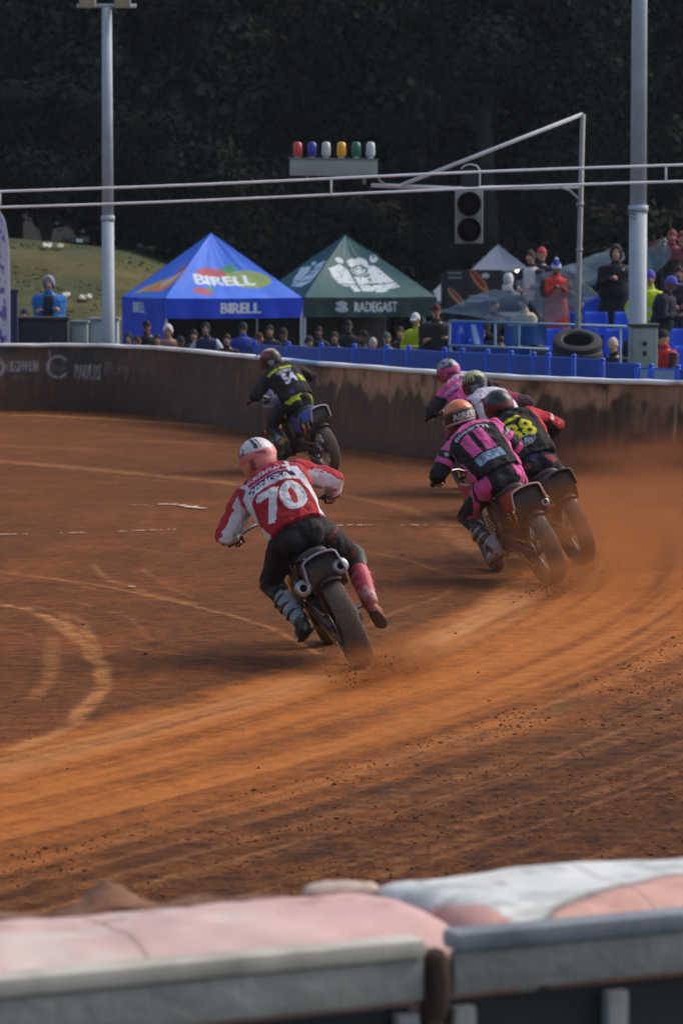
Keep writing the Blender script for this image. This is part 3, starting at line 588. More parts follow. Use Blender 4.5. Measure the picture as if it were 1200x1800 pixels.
# dark bushes filling the foot of the wood
BP = [(-12.5, 92.5), (-10.2, 94), (-8.0, 92.8), (-5.9, 94.2), (-3.8, 92), (-1.8, 94), (.3, 92.5), (2.4, 95.6), (4.6, 96.2), (6.8, 93), (9.0, 94.5), (11.2, 93), (13.4, 95), (-14.8, 94.5), (3.4, 98.2), (7.6, 97.5), (-1, 97), (-6.8, 97.5)]
bps = []
for i, (x, y) in enumerate(BP):
    if i < 2:
        rg = np.random.default_rng(50+i); V = []; Fq = []; C_ = []; root = empty('bush'); b2 = MB()
        for q in range(16):
            a = rg.uniform(0, 6.28); c = np.array([math.cos(a)*rg.uniform(0, 1.3), math.sin(a)*rg.uniform(0, 1.1), rg.uniform(.5, 3.6)]); r_ = rg.uniform(.6, 1.0); tone = rg.uniform(.6, 1.4); b2.tube([(0, 0, 0), c*np.array([.5, .5, .6]), c], [.06, .04, .015], 6)
            for k in range(420):
                d = nrm(rg.normal(size=3)); p = c+d*r_*rg.uniform(.6, 1.08)*np.array([1, 1, .8]); s_ = rg.uniform(.05, .12); U = nrm(np.cross(d, rg.normal(size=3))); W_ = np.cross(nrm(d+rg.normal(size=3)*.6), U); b0 = len(V)
                V += [p+U*s_, p+W_*s_, p-U*s_, p-W_*s_]; Fq.append((b0, b0+1, b0+2, b0+3)); C_ += [np.array(lin((27, 31, 26)))*tone*rg.uniform(.75, 1.3)]*4
        t1 = b2.build('stems', mt, root); b3 = MB(); b3.add(V, Fq); t2 = b3.build('foliage', ml, root, smooth=False, col=np.array(C_)); bps.append((root, t1, t2)); r_ = root
    else:
        p = bps[i % 2]; r_ = p[0].copy(); SC.collection.objects.link(r_)
        for c in p[1:]: c2 = c.copy(); SC.collection.objects.link(c2); c2.parent = r_
    r_.location = (x, y, float(hill_h(np.array([x]), np.array([y]))[0])-.15 if x < 5.5 else -.4); r_.rotation_euler = (0, 0, i*2.1); s_ = .95+.08*((i*3) % 4); r_.scale = (s_, s_, s_)
    tag(r_, 'dark shaggy bush at the foot of the wood behind the tents', 'bush', 'dark bushes along the foot of the wood')

# air: the far wood fades a little
b = MB(); b.box((0, 72, 14), (140, 170, 36)); hz = b.build('haze', [], smooth=False); hz['kind'] = 'stuff'; tag(hz, 'thin damp air over the whole stadium', 'haze')
hm_ = bpy.data.materials.new('haze'); hm_.use_nodes = True; hm_.node_tree.nodes.clear(); pv = hm_.node_tree.nodes.new('ShaderNodeVolumePrincipled'); pv.inputs['Density'].default_value = .0002; pv.inputs['Color'].default_value = (.80, .90, 1.0, 1); oo = hm_.node_tree.nodes.new('ShaderNodeOutputMaterial'); hm_.node_tree.links.new(pv.outputs[0], oo.inputs['Volume']); hz.data.materials.append(hm_)
# ================================================================== STANDS, TENTS, POLES
GZ = -.35
def px2(P):                                        # world -> photo px (for sizing only)
    d = np.asarray(P, float)-np.array([0, 0, H]); c, s = math.cos(PITCH), math.sin(PITCH); z_ = d[..., 1]*c-d[..., 2]*s; return 600+F*d[..., 0]/z_, 900-F*(d[..., 1]*s+d[..., 2]*c)/z_
# --- pop-up tents
def tent(cx, cy, ang, wd, ze, zp, vh, roof, val, paintF, paintS, paintV, paintVs, label, wallcol=None, legm=None, group=None, name='canopy_tent', gz=GZ):
    A = np.array([math.cos(ang), math.sin(ang), 0]); B = np.array([-math.sin(ang), math.cos(ang), 0]); C0 = np.array([cx, cy, 0.]); root = empty(name, (*(C0+(A+B)*wd/2)[:2], gz), label, 'tent', group)
    c = [C0, C0+A*wd, C0+(A+B)*wd, C0+B*wd]; mid = (c[0]+c[2])/2; n = 70
    rb = MB(); cols = []
    for k in range(4):
        a, b = c[k], c[(k+1) % 4]; g = np.zeros((n, n, 3)); T = np.linspace(0, 1, n)[:, None]; Sx = np.linspace(0, 1, n)[None]
        e = a[None, None]*(1-Sx[..., None])+b[None, None]*Sx[..., None]; P_ = e*(1-T[..., None])+mid*T[..., None]; zz_ = ze+(zp-ze)*T-.10*np.sin(np.pi*T)*np.sin(np.pi*Sx)-.02*np.sin(np.pi*Sx)*(1-T)+.012*fbm(np.stack([(Sx*9+T*0).ravel(), (T*5+Sx*3).ravel(), np.full(n*n, k*3.+cx)], 1), 2, 4).reshape(n, n)
        P_[..., 2] = zz_; rb.grid(P_); Q_ = np.stack([((Sx-.5)*(1-T)*wd).ravel(), (T+0*Sx).ravel()*math.hypot(wd/2, zp-ze)], 1); C_ = np.tile(np.array(roof), (n*n, 1))
        if k == 0 and paintF: C_ = paintF(Q_, C_)
        if k == 3 and paintS: C_ = paintS(Q_, C_)
        cols.append(C_)
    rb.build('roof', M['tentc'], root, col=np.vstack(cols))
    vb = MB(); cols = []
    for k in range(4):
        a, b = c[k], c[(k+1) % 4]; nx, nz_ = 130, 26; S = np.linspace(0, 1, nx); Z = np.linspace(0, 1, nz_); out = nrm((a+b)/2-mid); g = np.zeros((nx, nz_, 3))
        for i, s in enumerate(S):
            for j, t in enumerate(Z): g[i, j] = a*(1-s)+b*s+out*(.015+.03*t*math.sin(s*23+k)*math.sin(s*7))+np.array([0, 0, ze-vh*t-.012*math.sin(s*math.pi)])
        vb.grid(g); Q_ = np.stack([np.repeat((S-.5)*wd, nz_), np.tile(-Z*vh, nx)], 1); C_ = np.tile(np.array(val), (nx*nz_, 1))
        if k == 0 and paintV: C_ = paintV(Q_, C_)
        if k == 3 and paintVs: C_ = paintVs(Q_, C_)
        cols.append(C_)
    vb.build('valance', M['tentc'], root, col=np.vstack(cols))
    for k in range(4):
        b_ = MB(); q = c[k]*.985+mid*.015; b_.box(q+np.array([0, 0, (ze-.05+gz)/2]), (.055, .055, ze-.05-gz), np.stack([A, B, [0, 0, 1]], 1)); b_.box(q+np.array([0, 0, gz+.01]), (.12, .12, .02)); b_.build('leg', legm or M['galv'], root, smooth=False)
    fb = MB()
    for k in range(4):
        a, b = c[k]*.985+mid*.015, c[(k+1) % 4]*.985+mid*.015; z1 = np.array([0, 0, ze-.06]); z2 = np.array([0, 0, ze-.42])
        for i in range(2):
            p, q = a+(b-a)*i/2, a+(b-a)*(i+1)/2; fb.cyl(p+z1, q+z2, .011, 6); fb.cyl(p+z2, q+z1, .011, 6)
    fb.build('truss_frame', M['galv'], root)
    if wallcol is not None:
        for k, z_ in ((3, 1),):
            a, b = c[0], c[3]; g = np.zeros((60, 20, 3))
            for i, s in enumerate(np.linspace(0, 1, 60)):
                for j, t in enumerate(np.linspace(0, 1, 20)): g[i, j] = a*(1-s)+b*s-A*(.01+.04*math.sin(s*15)*t)+np.array([0, 0, ze-vh*.9-(ze-vh*.9-gz-.02)*t])
            wb = MB(); wb.grid(g); wb.build('side_wall', M['tentc'], root, col=np.array(wallcol))
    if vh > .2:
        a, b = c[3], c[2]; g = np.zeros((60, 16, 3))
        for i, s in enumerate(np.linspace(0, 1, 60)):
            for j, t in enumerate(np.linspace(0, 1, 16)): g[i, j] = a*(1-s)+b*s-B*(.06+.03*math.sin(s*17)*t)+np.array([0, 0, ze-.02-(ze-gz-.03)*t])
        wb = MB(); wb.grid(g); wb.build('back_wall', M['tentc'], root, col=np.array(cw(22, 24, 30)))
    return root
def pBF(Q_, C_):
    C_ = mixc(C_, cw(150, 172, 84), ell(Q_, .42, .68, .56, .27, -.25)*.95); C_ = mixc(C_, cw(186, 72, 84), poly(Q_, [(-.62, .92), (-.40, 1.05), (.02, 1.05), (.06, .86), (-.2, .74), (-.6, .78)])*.95)
    C_ = mixc(C_, cw(52, 148, 96), poly(Q_, [(-.06, 1.05), (.12, 1.18), (.30, 1.14), (.28, .98), (.05, .92)])*.95); C_ = mixc(C_, cw(190, 92, 84), ell(Q_, -.62, .26, .22, .12, -.2)*.9+poly(Q_, [(-.86, .36), (-.62, .38), (-.5, .12)])*.5)
    C_ = mixc(C_, cw(70, 160, 110), ell(Q_, -.42, .38, .09, .08)*.9); return mixc(C_, cw(232, 236, 240), word(Q_, 'BIRELL', -.06, .66, 1.28, .30, .07, slant=.0)*1.)
def pBS(Q_, C_):
    C_ = mixc(C_, cw(240, 140, 60), poly(Q_, [(-.95, .16), (-.2, .30), (.55, .26), (.95, .5), (1.0, .9), (.7, 1.0), (.2, .85)])*.95); C_ = mixc(C_, cw(226, 196, 170), ell(Q_, .35, .68, .42, .19, .3)*.95)
    C_ = mixc(C_, cw(226, 176, 70), poly(Q_, [(-1.1, .14), (-.7, .16), (-.1, .62), (.1, .8), (-.4, .62)])*.9); C_ = mixc(C_, cw(196, 90, 84), ell(Q_, .35, 1.02, .3, .1)*.8); return mixc(C_, cw(66, 160, 110), ell(Q_, -.1, .2, .18, .07)*.9)
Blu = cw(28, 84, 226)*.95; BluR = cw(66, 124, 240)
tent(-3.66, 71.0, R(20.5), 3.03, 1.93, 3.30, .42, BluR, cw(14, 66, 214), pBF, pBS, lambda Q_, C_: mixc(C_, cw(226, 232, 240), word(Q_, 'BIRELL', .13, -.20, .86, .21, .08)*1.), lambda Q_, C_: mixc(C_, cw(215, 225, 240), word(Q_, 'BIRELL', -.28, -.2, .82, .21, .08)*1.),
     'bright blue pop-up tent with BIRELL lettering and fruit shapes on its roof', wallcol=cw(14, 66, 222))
def emblem(Q_, C_, ox, oy, sx, sy):                # white seated bust with curls, helmet and crossed arms
    q = (Q_-np.array([ox, oy]))/np.array([sx, sy]); wh = np.zeros(len(q), bool)
    wh |= ell(q, 0, .70, .30, .24); wh |= ell(q, 0, .42, .26, .22); wh |= poly(q, [(-.95, .35), (-.55, .62), (-.3, .35), (-.25, .05), (-.35, -.35), (-.75, -.30), (-.9, .1)]); wh |= poly(q, [(.25, .6), (.5, .55), (.95, -.45), (.6, -.5), (.2, .05)])
    wh |= poly(q, [(-.45, .12), (.52, .16), (.62, -.18), (-.35, -.2)]); wh |= poly(q, [(-.5, -.28), (.1, -.26), (.15, -.62), (-.45, -.6)]) | ell(q, .32, -.45, .26, .2) | ell(q, -.52, .75, .12, .1) | ell(q, .5, .78, .12, .12)
    wv = fbm(np.stack([q[:, 0]*7, q[:, 1]*7, 0*q[:, 0]], 1), 2, 4); ln = (np.abs(wv) < .055) | (np.abs(np.hypot(q[:, 0], (q[:, 1]-.45)*1.1)-.2) < .03) | (np.abs(q[:, 1]+.23) < .03) | ell(q, -.09, .5, .05, .03) | ell(q, .1, .5, .05, .03) | (np.abs(q[:, 0]+.28+.1*q[:, 1]) < .035)
    return mixc(C_, cw(214, 224, 226), (wh & ~ln)*.95)
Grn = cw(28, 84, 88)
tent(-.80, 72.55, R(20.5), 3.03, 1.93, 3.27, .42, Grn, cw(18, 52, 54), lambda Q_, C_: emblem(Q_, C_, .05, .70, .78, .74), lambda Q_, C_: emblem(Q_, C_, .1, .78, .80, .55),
     lambda Q_, C_: mixc(mixc(C_, cw(196, 210, 214), word(Q_, 'RADEGAST', .12, -.20, .98, .20, .07)*1.), cw(190, 204, 210), (ell(Q_, -.66, -.13, .13, .05)+ell(Q_, -.66, -.25, .15, .06)+ell(Q_, -.6, -.19, .05, .03))*.9), None,
     'dark green pop-up tent with a white bust emblem and RADEGAST lettering')
Wh = cw(176, 182, 196)
tent(3.58, 94.5, R(2), 1.62, 2.43, 3.13, .05, Wh, Wh, None, None, None, None, 'small pale grey pointed canopy above the black snack stall')
tent(2.25, 93, R(0), 1.5, 1.6, 2.32, .08, Wh, Wh, None, None, None, None, 'low white tent edge between the green tent and the black stall')
# --- black snack stall
st = empty('snack_stall', W(850, 560, 80)*np.array([1, 1, 0])+np.array([0, 0, GZ]), 'black snack stall with hot dog pictures on its boards under the grey canopy', 'stall')
x0, x1 = W(778, 500, 80)[0], W(918, 500, 80)[0]; b = MB(); b.box(((x0+x1)/2, 81.4, 1.03), (x1-x0, .1, 2.75)); b.box((x0+.02, 80.7, 1.0), (.05, 1.3, 2.7)); b.build('back_wall', mat('black_board', lin((26, 28, 30)), .7, dirt=.2), st, smooth=False)
b = MB(); b.box(((x0+x1)/2+.05, 80.1, .95), (x1-x0, .5, .06)); b.box(((x0+x1)/2+.05, 80.1, .28), (x1-x0-.04, .4, 1.25)); b.build('counter', mat('counter', lin((64, 66, 68)), .6, dirt=.4), st, smooth=False)
def board(xa, ya, xb, yb, Y, paint, nm, root, base, nx=90, ny=90):
    a, c = W(xa, ya, Y), W(xb, yb, Y); g = np.zeros((nx, ny, 3)); X_ = np.linspace(a[0], c[0], nx); Z_ = np.linspace(a[2], c[2], ny)
    g[..., 0] = X_[:, None]; g[..., 1] = Y; g[..., 2] = Z_[None]; b_ = MB(); b_.grid(g); Q_ = np.stack([np.repeat(np.linspace(xa, xb, nx), ny), np.tile(np.linspace(ya, yb, ny), nx)], 1); C_ = paint(Q_, np.tile(np.array(base), (nx*ny, 1)))
    o_ = b_.build(nm, M['tentc'], root, col=C_); s_ = o_.modifiers.new('t', 'SOLIDIFY'); s_.thickness = .02; return o_
def pb1(Q_, C_):
    for y in (478, 486): C_ = mixc(C_, cw(150, 156, 164), poly(Q_, [(787, y), (812, y), (812, y+3), (787, y+3)])*.8)
    C_ = mixc(C_, cw(190, 140, 96), ell(Q_, 801, 521, 20, 6.5, .82)); return mixc(C_, cw(150, 66, 44), ell(Q_, 801, 519, 17, 2.6, .82))
def pb2(Q_, C_):
    C_ = mixc(C_, cw(200, 120, 72), ell(Q_, 842, 494, 25, 7.5, .9)); C_ = mixc(C_, cw(150, 56, 46), ell(Q_, 840, 490, 20, 4, .9)); C_ = mixc(C_, cw(205, 205, 206), ell(Q_, 853, 484, 7, 4.5)); return mixc(C_, cw(150, 158, 166), poly(Q_, [(823, 518), (858, 518), (858, 522), (823, 522)])*.8+poly(Q_, [(823, 527), (850, 527), (850, 531), (823, 531)])*.8)
board(782, 474, 820, 540, 79.7, pb1, 'menu_board', st, cw(30, 33, 38)); board(822, 474, 882, 538, 79.6, pb2, 'menu_board', st, cw(28, 30, 33))
def lampb(px, py, Y, r, col, nm, label, e):
    rt = empty(nm, W(px, py, Y), label, 'lamp'); b_ = MB(); b_.ball(W(px, py, Y), (r*1.6, r, r*.7)); b_.build('bulb', mat('lamp_glow', col, .4, emit=e), rt); b_ = MB(); b_.tube([W(px, py, Y)+np.array([0, .03, r*.6]), W(px, py, Y)+np.array([0, .1, r*2.4]), W(px+3, py-2, Y+1.1)+np.array([0, 0, .12])], .012, 6); b_.box(W(px, py, Y)+np.array([0, .02, r*.8]), (r*3, r*1.6, .02)); b_.build('bracket', M['blackp'], rt)
lampb(911, 476, 80, .05, lin((255, 240, 205)), 'stall_lamp', 'small lit lamp at the right end of the snack stall', 3.0)
for i, (x, y, sx, sz, lb) in enumerate(((893, 490, .12, .14, 'round white dispenser standing tallest on the stall counter'), (884, 506, .20, .07, 'flat white tray on the stall counter below the dispenser'), (908, 512, .13, .09, 'pale plastic box at the right end of the stall counter'))):
    rt = empty(('drink_dispenser', 'serving_tray', 'storage_box')[i], W(x, y, 79.95)-np.array([0, 0, sz]), lb, ('dispenser', 'tray', 'box')[i]); b = MB()
    if i == 0: b.lathe([(.0, -sz), (sx*.9, -sz), (sx, -sz*.3), (sx, sz*.4), (sx*.6, sz), (0, sz)], W(x, y, 79.95), (0, 0, 1), 20, closed=False)
    else: b.box(W(x, y, 79.95), (sx*2, .25, sz*2), bev=.02)
    b.build('body', M['white'], rt); b = MB(); b.box(W(x, y, 79.95)+np.array([0, 0, sz+.015]), (sx, .12, .03), bev=.01); b.build('lid', M['greyp'], rt)
# --- floodlight poles
def flood_pole(x, y, zt, r, label, lights):
    root = empty('floodlight_pole', (x, y, GZ), label, 'light pole'); b = MB(); b.cyl((x, y, GZ), (x, y, 3.5), r*1.0, 20, r*.97); b.build('lower_pole', M['galv'], root); b = MB(); b.cyl((x, y, 3.5), (x, y, zt), r*.90, 20, r*.78); b.cyl((x, y, 3.45), (x, y, 3.55), r*1.08, 20); b.build('upper_pole', M['galv'], root)
    b = MB(); b.cyl((x, y, GZ), (x, y, GZ+.06), r*2.2, 20)
    for a in range(4): b.cyl((x+r*1.7*math.cos(a*1.57+.8), y+r*1.7*math.sin(a*1.57+.8), GZ+.05), (x+r*1.7*math.cos(a*1.57+.8), y+r*1.7*math.sin(a*1.57+.8), GZ+.1), .02, 6)
    b.build('base_plate', M['galv'], root); b = MB(); b.box((x, y-.02, zt+.03), (1.1, .08, .07)); b.build('crossarm', M['galv'], root)
    for dx in lights:
        c = np.array([x+dx, y-.18, zt+.12]); rt3 = np.array(Matrix.Rotation(R(28), 3, 'X')); b = MB(); b.box(c, (.30, .16, .26), rt3, bev=.03); f_ = b.build('floodlight', M['greyp'], root, smooth='auto'); b = MB(); b.box(c+rt3@np.array([0, -.085, 0]), (.25, .012, .21), rt3); b.build('lens', mat('lamp_glass', lin((190, 190, 160)), .15, coat=.5), f_, smooth=False)
flood_pole(-4.33, 63.5, 7.38, .118, 'tall pale floodlight pole on the left beside the blue tent', (-.34, .30))
flood_pole(4.38, 50.6, 9.5, .135, 'tall pale floodlight pole on the right above the grey cabinet', (-.4, 0, .4))
b = MB(); c0 = W(1113, 365, 50.6); 
for k in range(3): b.tube([c0+np.array([-.16+.02*k, -.02, .0-.05*k]), c0+np.array([0, -.15, -.04-.06*k]), c0+np.array([.16, -.02, -.12-.03*k])], .006, 5)
tag(b.build('cable', M['blackp']), 'thin black cable wrapped round the right-hand floodlight pole', 'cable')
# --- cabinet at right pole
cb2 = empty('electrical_cabinet', W(1131, 640, 49.6)*np.array([1, 1, 0])+np.array([0, 0, GZ]), 'grey-green electrical cabinet at the foot of the right floodlight pole', 'cabinet'); a, c = W(1109, 574, 49.6), W(1156, 640, 49.6)
b = MB(); b.box(((a[0]+c[0])/2, 49.85, (a[2]+GZ)/2), (c[0]-a[0], .42, a[2]-GZ), bev=.015); b.build('body', M['greyp'], cb2, smooth='auto'); b = MB(); b.box(((a[0]+c[0])/2, 49.62, a[2]-.42), (c[0]-a[0]-.05, .03, .78), bev=.006); b.build('door', M['greyp'], cb2, smooth='auto')
b = MB(); b.box(((a[0]+c[0])/2, 49.83, a[2]+.02), (c[0]-a[0]+.05, .5, .04), bev=.008); b.build('lid', mat('dark_lid', lin((70, 76, 72)), .6, dirt=.3), cb2, smooth='auto')
for y in (603, 620): b = MB(); q = W(1133, y, 49.58); b.ball(q, (.032, .012, .032)); b.box(q+np.array([0, 0, -.035]), (.05, .012, .012)); b.build('lock', M['blackp'], cb2)
# --- mast with arm, light bar and signal
ms = empty('signal_mast', (3.40, 49.2, GZ), 'slim pale mast behind the tyres carrying a triangular arm frame', 'mast'); b = MB(); b.tube([(3.37, 49.2, GZ), (3.40, 49.2, 2), W(1024, 200, 49.2)], .038, 12, rnd=False); b.build('post', mat('cream_pipe', lin((150, 154, 148)), .6, dirt=.5, dscale=4, dcol=lin((90, 88, 76))), ms)
b = MB(); b.tube([W(1024, 200, 49.2), W(705, 325, 48.9)], .03, 10, rnd=False); b.build('brace', M['white'], ms); b = MB(); b.tube([W(1022, 327, 49.2), W(800, 331, 49.0), W(652, 325, 48.9)], .033, 10, rnd=False); b.build('arm', M['white'], ms)
b = MB(); b.tube([W(1020, 352, 49.2), W(1000, 334, 49.15), W(985, 329, 49.1)], .02, 8); b.cyl(W(1019, 356, 49.2), W(1019, 361, 49.2), .055, 12); b.cyl(W(1018, 437, 49.2), W(1018, 441, 49.2), .05, 12); b.build('collar', M['greyp'], ms)
lb = empty('marshal_light_bar', W(586, 310, 48.85), 'long grey light box carrying six coloured beacons above the green tent', 'light bar'); a, c = W(509, 280, 48.85), W(663, 309, 48.85)
rt3 = np.array(Matrix.Rotation(R(.8), 3, 'Y')); b = MB(); b.box(((a[0]+c[0])/2, 48.9, (a[2]+c[2])/2), (c[0]-a[0], .22, a[2]-c[2]), rt3, bev=.01); b.build('housing', M['greyp'], lb, smooth='auto')
b = MB(); b.box(((a[0]+c[0])/2, 48.9, a[2]+.012), (c[0]-a[0]+.02, .25, .02), rt3); b.build('lid', mat('lid2', lin((120, 128, 128)), .5), lb, smooth=False)
b = MB(); b.tube([W(662, 308, 48.9), W(668, 318, 48.9), W(680, 325, 48.9)], .012, 6); b.box(W(640, 316, 48.9), (.05, .05, .12)); b.box(W(540, 316, 48.9)+np.array([0, 0, .05]), (.04, .05, .04)); b.build('bracket', M['greyp'], lb)
for i, (px, col) in enumerate(((523, (205, 62, 66)), (548, (44, 50, 160)), (573, (200, 204, 196)), (600, (240, 176, 30)), (626, (22, 106, 86)), (651, (196, 204, 208)))):
    q = W(px, 262, 48.9); b = MB(); b.lathe([(0, -.10), (.060, -.10), (.068, -.07), (.065, .03), (.058, .085), (.035, .105), (0, .108)], q, (0, 0, 1), 20, closed=False); f_ = b.build('beacon', mat('beacon_lens', lin(col), .35, coat=.4, var=.05), lb); b = MB(); b.cyl(q-np.array([0, 0, .145]), q-np.array([0, 0, .10]), .04, 14); b.build('socket', M['white'], f_)
sg = empty('traffic_signal', W(824, 428, 48.95), 'two-lens grey traffic signal hanging from the mast arm', 'signal'); rt3 = np.eye(3)
b = MB(); b.box(W(824, 381, 49.02), (.40, .14, .76), bev=.015); b.build('backplate', M['greyp'], sg, smooth='auto')
for y in (358, 404): q = W(824, y, 48.92); b = MB(); b.lathe([(.155, .0), (.165, -.13), (.175, -.13), (.175, 0)], q, (0, 1, 0), 28); hood = b.build('hood', M['blackp'], sg); b = MB(); b.lathe([(0, -.02), (.155, -.004), (.155, .01), (0, .01)], q, (0, 1, 0), 28, closed=False); b.build('lens', M['darkhole'], sg)
b = MB(); b.box(W(824, 381, 48.94), (.385, .02, .02)); b.build('divider', M['greyp'], sg, smooth=False); b = MB(); b.box(W(826, 314, 49.05), (.24, .12, .30), bev=.01); b.build('control_box', mat('dark_box', lin((40, 44, 46)), .6), sg, smooth='auto'); b = MB(); b.tube([W(810, 296, 48.98), W(817, 290, 48.98), W(827, 288, 48.98), W(838, 291, 48.98), W(843, 298, 48.98), W(843, 334, 48.98)], .013, 6); b.build('bracket', M['white'], sg)
# --- overhead double cable with spacers
oc = empty('overhead_cable_ladder', (0, 47, 3.8), 'pair of white overhead cables joined by spacers and crossing the whole track', 'cable')
def cz(px, y0, y1): return W(px, y0+(y1-y0)*px/1200, 47)
for y0, y1 in ((336, 289), (364, 318)):
    pts = [cz(p, y0, y1)+np.array([0, 0, -.012*math.sin(p*math.pi/588)]) for p in np.linspace(-2000, 1650, 60)]; b = MB(); b.tube(pts, .018, 8, rnd=False); b.build('cable', mat('white_cable', lin((252, 252, 255)), .5, dirt=.12, dscale=3, dcol=lin((120, 112, 104)), var=.1), oc)
for p in (-1766, -1178, -590, 0, 582, 1170): b = MB(); b.cyl(cz(p, 336, 289), cz(p, 364, 318), .015, 8); b.build('spacer', M['white'], oc)
for i, p in enumerate((-2000, 1650)):
    q = cz(p, 364, 318); b = MB(); b.cyl((q[0], 47, -.35), (q[0], 47, q[2]+.5), .06, 12); b.box((q[0], 47, -.2), (.3, .3, .3)); rt = empty('cable_post', (q[0], 47, -.35), ('plain post holding the far left end of the overhead cables', 'plain post holding the right end of the overhead cables beyond the wall')[i], 'post'); b.build('post', M['galv'], rt)
# --- tyres round the mast foot
def tyre_profile(ro, ri, w_): return [(ri, -w_*.36), (ri+.03, -w_*.5), (ro-.04, -w_*.5), (ro-.012, -w_*.42), (ro, -w_*.2), (ro, w_*.2), (ro-.012, w_*.42), (ro-.04, w_*.5), (ri+.03, w_*.5), (ri, w_*.36), (ri+.02, w_*.40), (ri+.035, 0), (ri+.02, -w_*.40)]
for i, (px, py, tilt, rx, lbl) in enumerate(((1014, 606, 26, .355, 'top tyre of the stack, tipped forward round the mast'), (1015, 625, 15, .36, 'middle tyre of the stack round the mast foot'), (1016, 650, 4, .36, 'lower tyre of the stack just above the white wall rail'), (1016, 678, 1, .36, 'bottom tyre of the stack hidden behind the wall'))):
    if i == 3: continue
    c = W(px, py, 48.55); ax = (0, -math.sin(R(tilt)), math.cos(R(tilt))); b = MB(); b.lathe(tyre_profile(rx, .205, .20), c, ax, 56, mod=lambda i_, j_: (-.006 if (i_ in (4, 5) and j_ % 2) else 0)); o = b.build('tyre', M['rubber_blk'], smooth='auto'); tag(o, lbl, 'tyre', 'tyres stacked round the mast foot')
for i in range(4):
    b = MB(); b.lathe(tyre_profile(.36, .205, .2), (3.36, 48.55, .80-.21*i-.0), (0, 0, 1), 48); 
    if W(1016, 652, 48.55)[2]-.21*(i+1) < GZ: break
    b.v[0][:, 2] += W(1016, 652, 48.55)[2]-.21*(i+1)-(.80-.21*i); o = b.build('tyre', M['rubber_blk'], smooth='auto'); tag(o, 'tyre low in the stack, hidden behind the trackside wall', 'tyre', 'tyres stacked round the mast foot')
# --- blue barriers just behind the wall
def wall_xy(px, off):
    i = int(np.argmin(np.abs(UW-px))); return PW[i]+nr[i]*off, tg[i], nr[i]
mbp = mat('blue_plastic', lin((20, 86, 210)), .45, dirt=.2, dscale=5, dcol=lin((30, 50, 90))); mbm = mat('blue_mesh_sheet', lin((24, 84, 186)), .55, dirt=.35, dscale=4, dcol=lin((24, 34, 60)), trans=.22); mbw = mat('pale_sheet', lin((140, 165, 205)), .5, dirt=.3, dscale=5, dcol=lin((60, 90, 150)))
BX = [372, 428, 484, 542, 597, 634, 696, 728, 772, 814, 856, 887, 945, 1000, 1056, 1080, 1124, 1184, 1240]
def zt_at(px, y, Y): return W(px, y, Y)[2]
for i in range(len(BX)-1):
    a, t_, n_ = wall_xy(BX[i], .75); c, _, _ = wall_xy(BX[i+1], .75); z1 = zt_at(BX[i], np.interp(BX[i], [372, 600, 760, 960, 1056, 1184], [600, 607, 615, 625, 640, 645]), a[1]); right = BX[i] >= 1056
    rt = empty('crowd_barrier', (*((a+c)/2), GZ), ('blue crowd barrier with capped post and pale sheet, right of the tyres' if right else 'blue crowd barrier panel with a capped post behind the wall'), 'barrier', 'pale-sheeted barriers right of the tyres' if right else 'blue barriers along the back of the wall')
    L_ = np.linalg.norm(c-a); dr = (c-a)/L_; r3 = np.array([[dr[0], -dr[1], 0], [dr[1], dr[0], 0], [0, 0, 1]]); m_ = (a+c)/2
    b = MB(); b.tube([(*a, GZ), (*a, z1-.03)], .035 if not right else .045, 10, rnd=False); b.ball((*a, z1-.01), (.04, .04, .03), 10, 6); b.build('post', mbp, rt)
    b = MB(); b.box((*m_, (z1-.05+.45)/2), (L_-.08, .014, z1-.05-.45), r3)
    b.build('panel', mbw if (right and i % 3 != 1) or i in (-1,) else mbm, rt, smooth=False); b = MB(); b.box((*m_, z1-.05), (L_-.08, .03, .022), r3, bev=.006); b.build('rail', mbp, rt, smooth='auto')
# --- terrace with seats on the right
mtc = mat('terrace_concrete', lin((90, 92, 96)), .9, dirt=.5, dscale=2, dcol=lin((60, 58, 54)), bump=.3); mseat = mat('blue_seat', lin((10, 84, 222)), .45, dirt=.08, var=.1, dscale=3)
STEP = [(52.6, .30), (53.9, .55), (55.2, .80), (56.7, 1.05), (58.2, 1.28), (59.8, 1.50), (61.4, 1.72)]
tr = empty('terrace', (7, 57, GZ), 'stepped concrete spectator terrace with blue fronted tiers on the right', 'grandstand')
for i, (y, z_) in enumerate(STEP):
    y2 = STEP[i+1][0] if i < len(STEP)-1 else 66; xl = 1.9+(y-52.6)*.12; b = MB(); b.box(((xl+14)/2, (y+y2)/2, (z_+GZ)/2), (14-xl, y2-y, z_-GZ)); b.build('tier', mtc, tr, smooth=False)
    b = MB(); b.box(((xl+14)/2, y-.012, z_-.10), (14-xl-.05, .02, .16)); b.build('riser_board', mbp, tr, smooth=False)
def seat_mb():
    b = MB(); g = np.zeros((9, 14, 3))
    for i in range(9):
        u_ = (i/8-.5)
        for j in range(14):
            t = j/13
            if t < .5: y = -.20+.36*t/.5; z_ = .42+.012*(1-t)-.03*math.sin(t*2*math.pi)
            else: k = (t-.5)/.5; y = .16+.07*k+.02; z_ = .42+.40*k**.9
            g[i, j] = (u_*.43*(1-.12*max(0, t-.75)*4*.5), y-abs(u_)**2*.16*(1 if t > .5 else 0), z_+abs(u_)**2*.10*(t < .5))
    b.grid(g); b.box((-.17, .02, .21), (.03, .28, .42)); b.box((.17, .02, .21), (.03, .28, .42)); return b
sp = None; ns = 0
EMPTY_ROWS = []
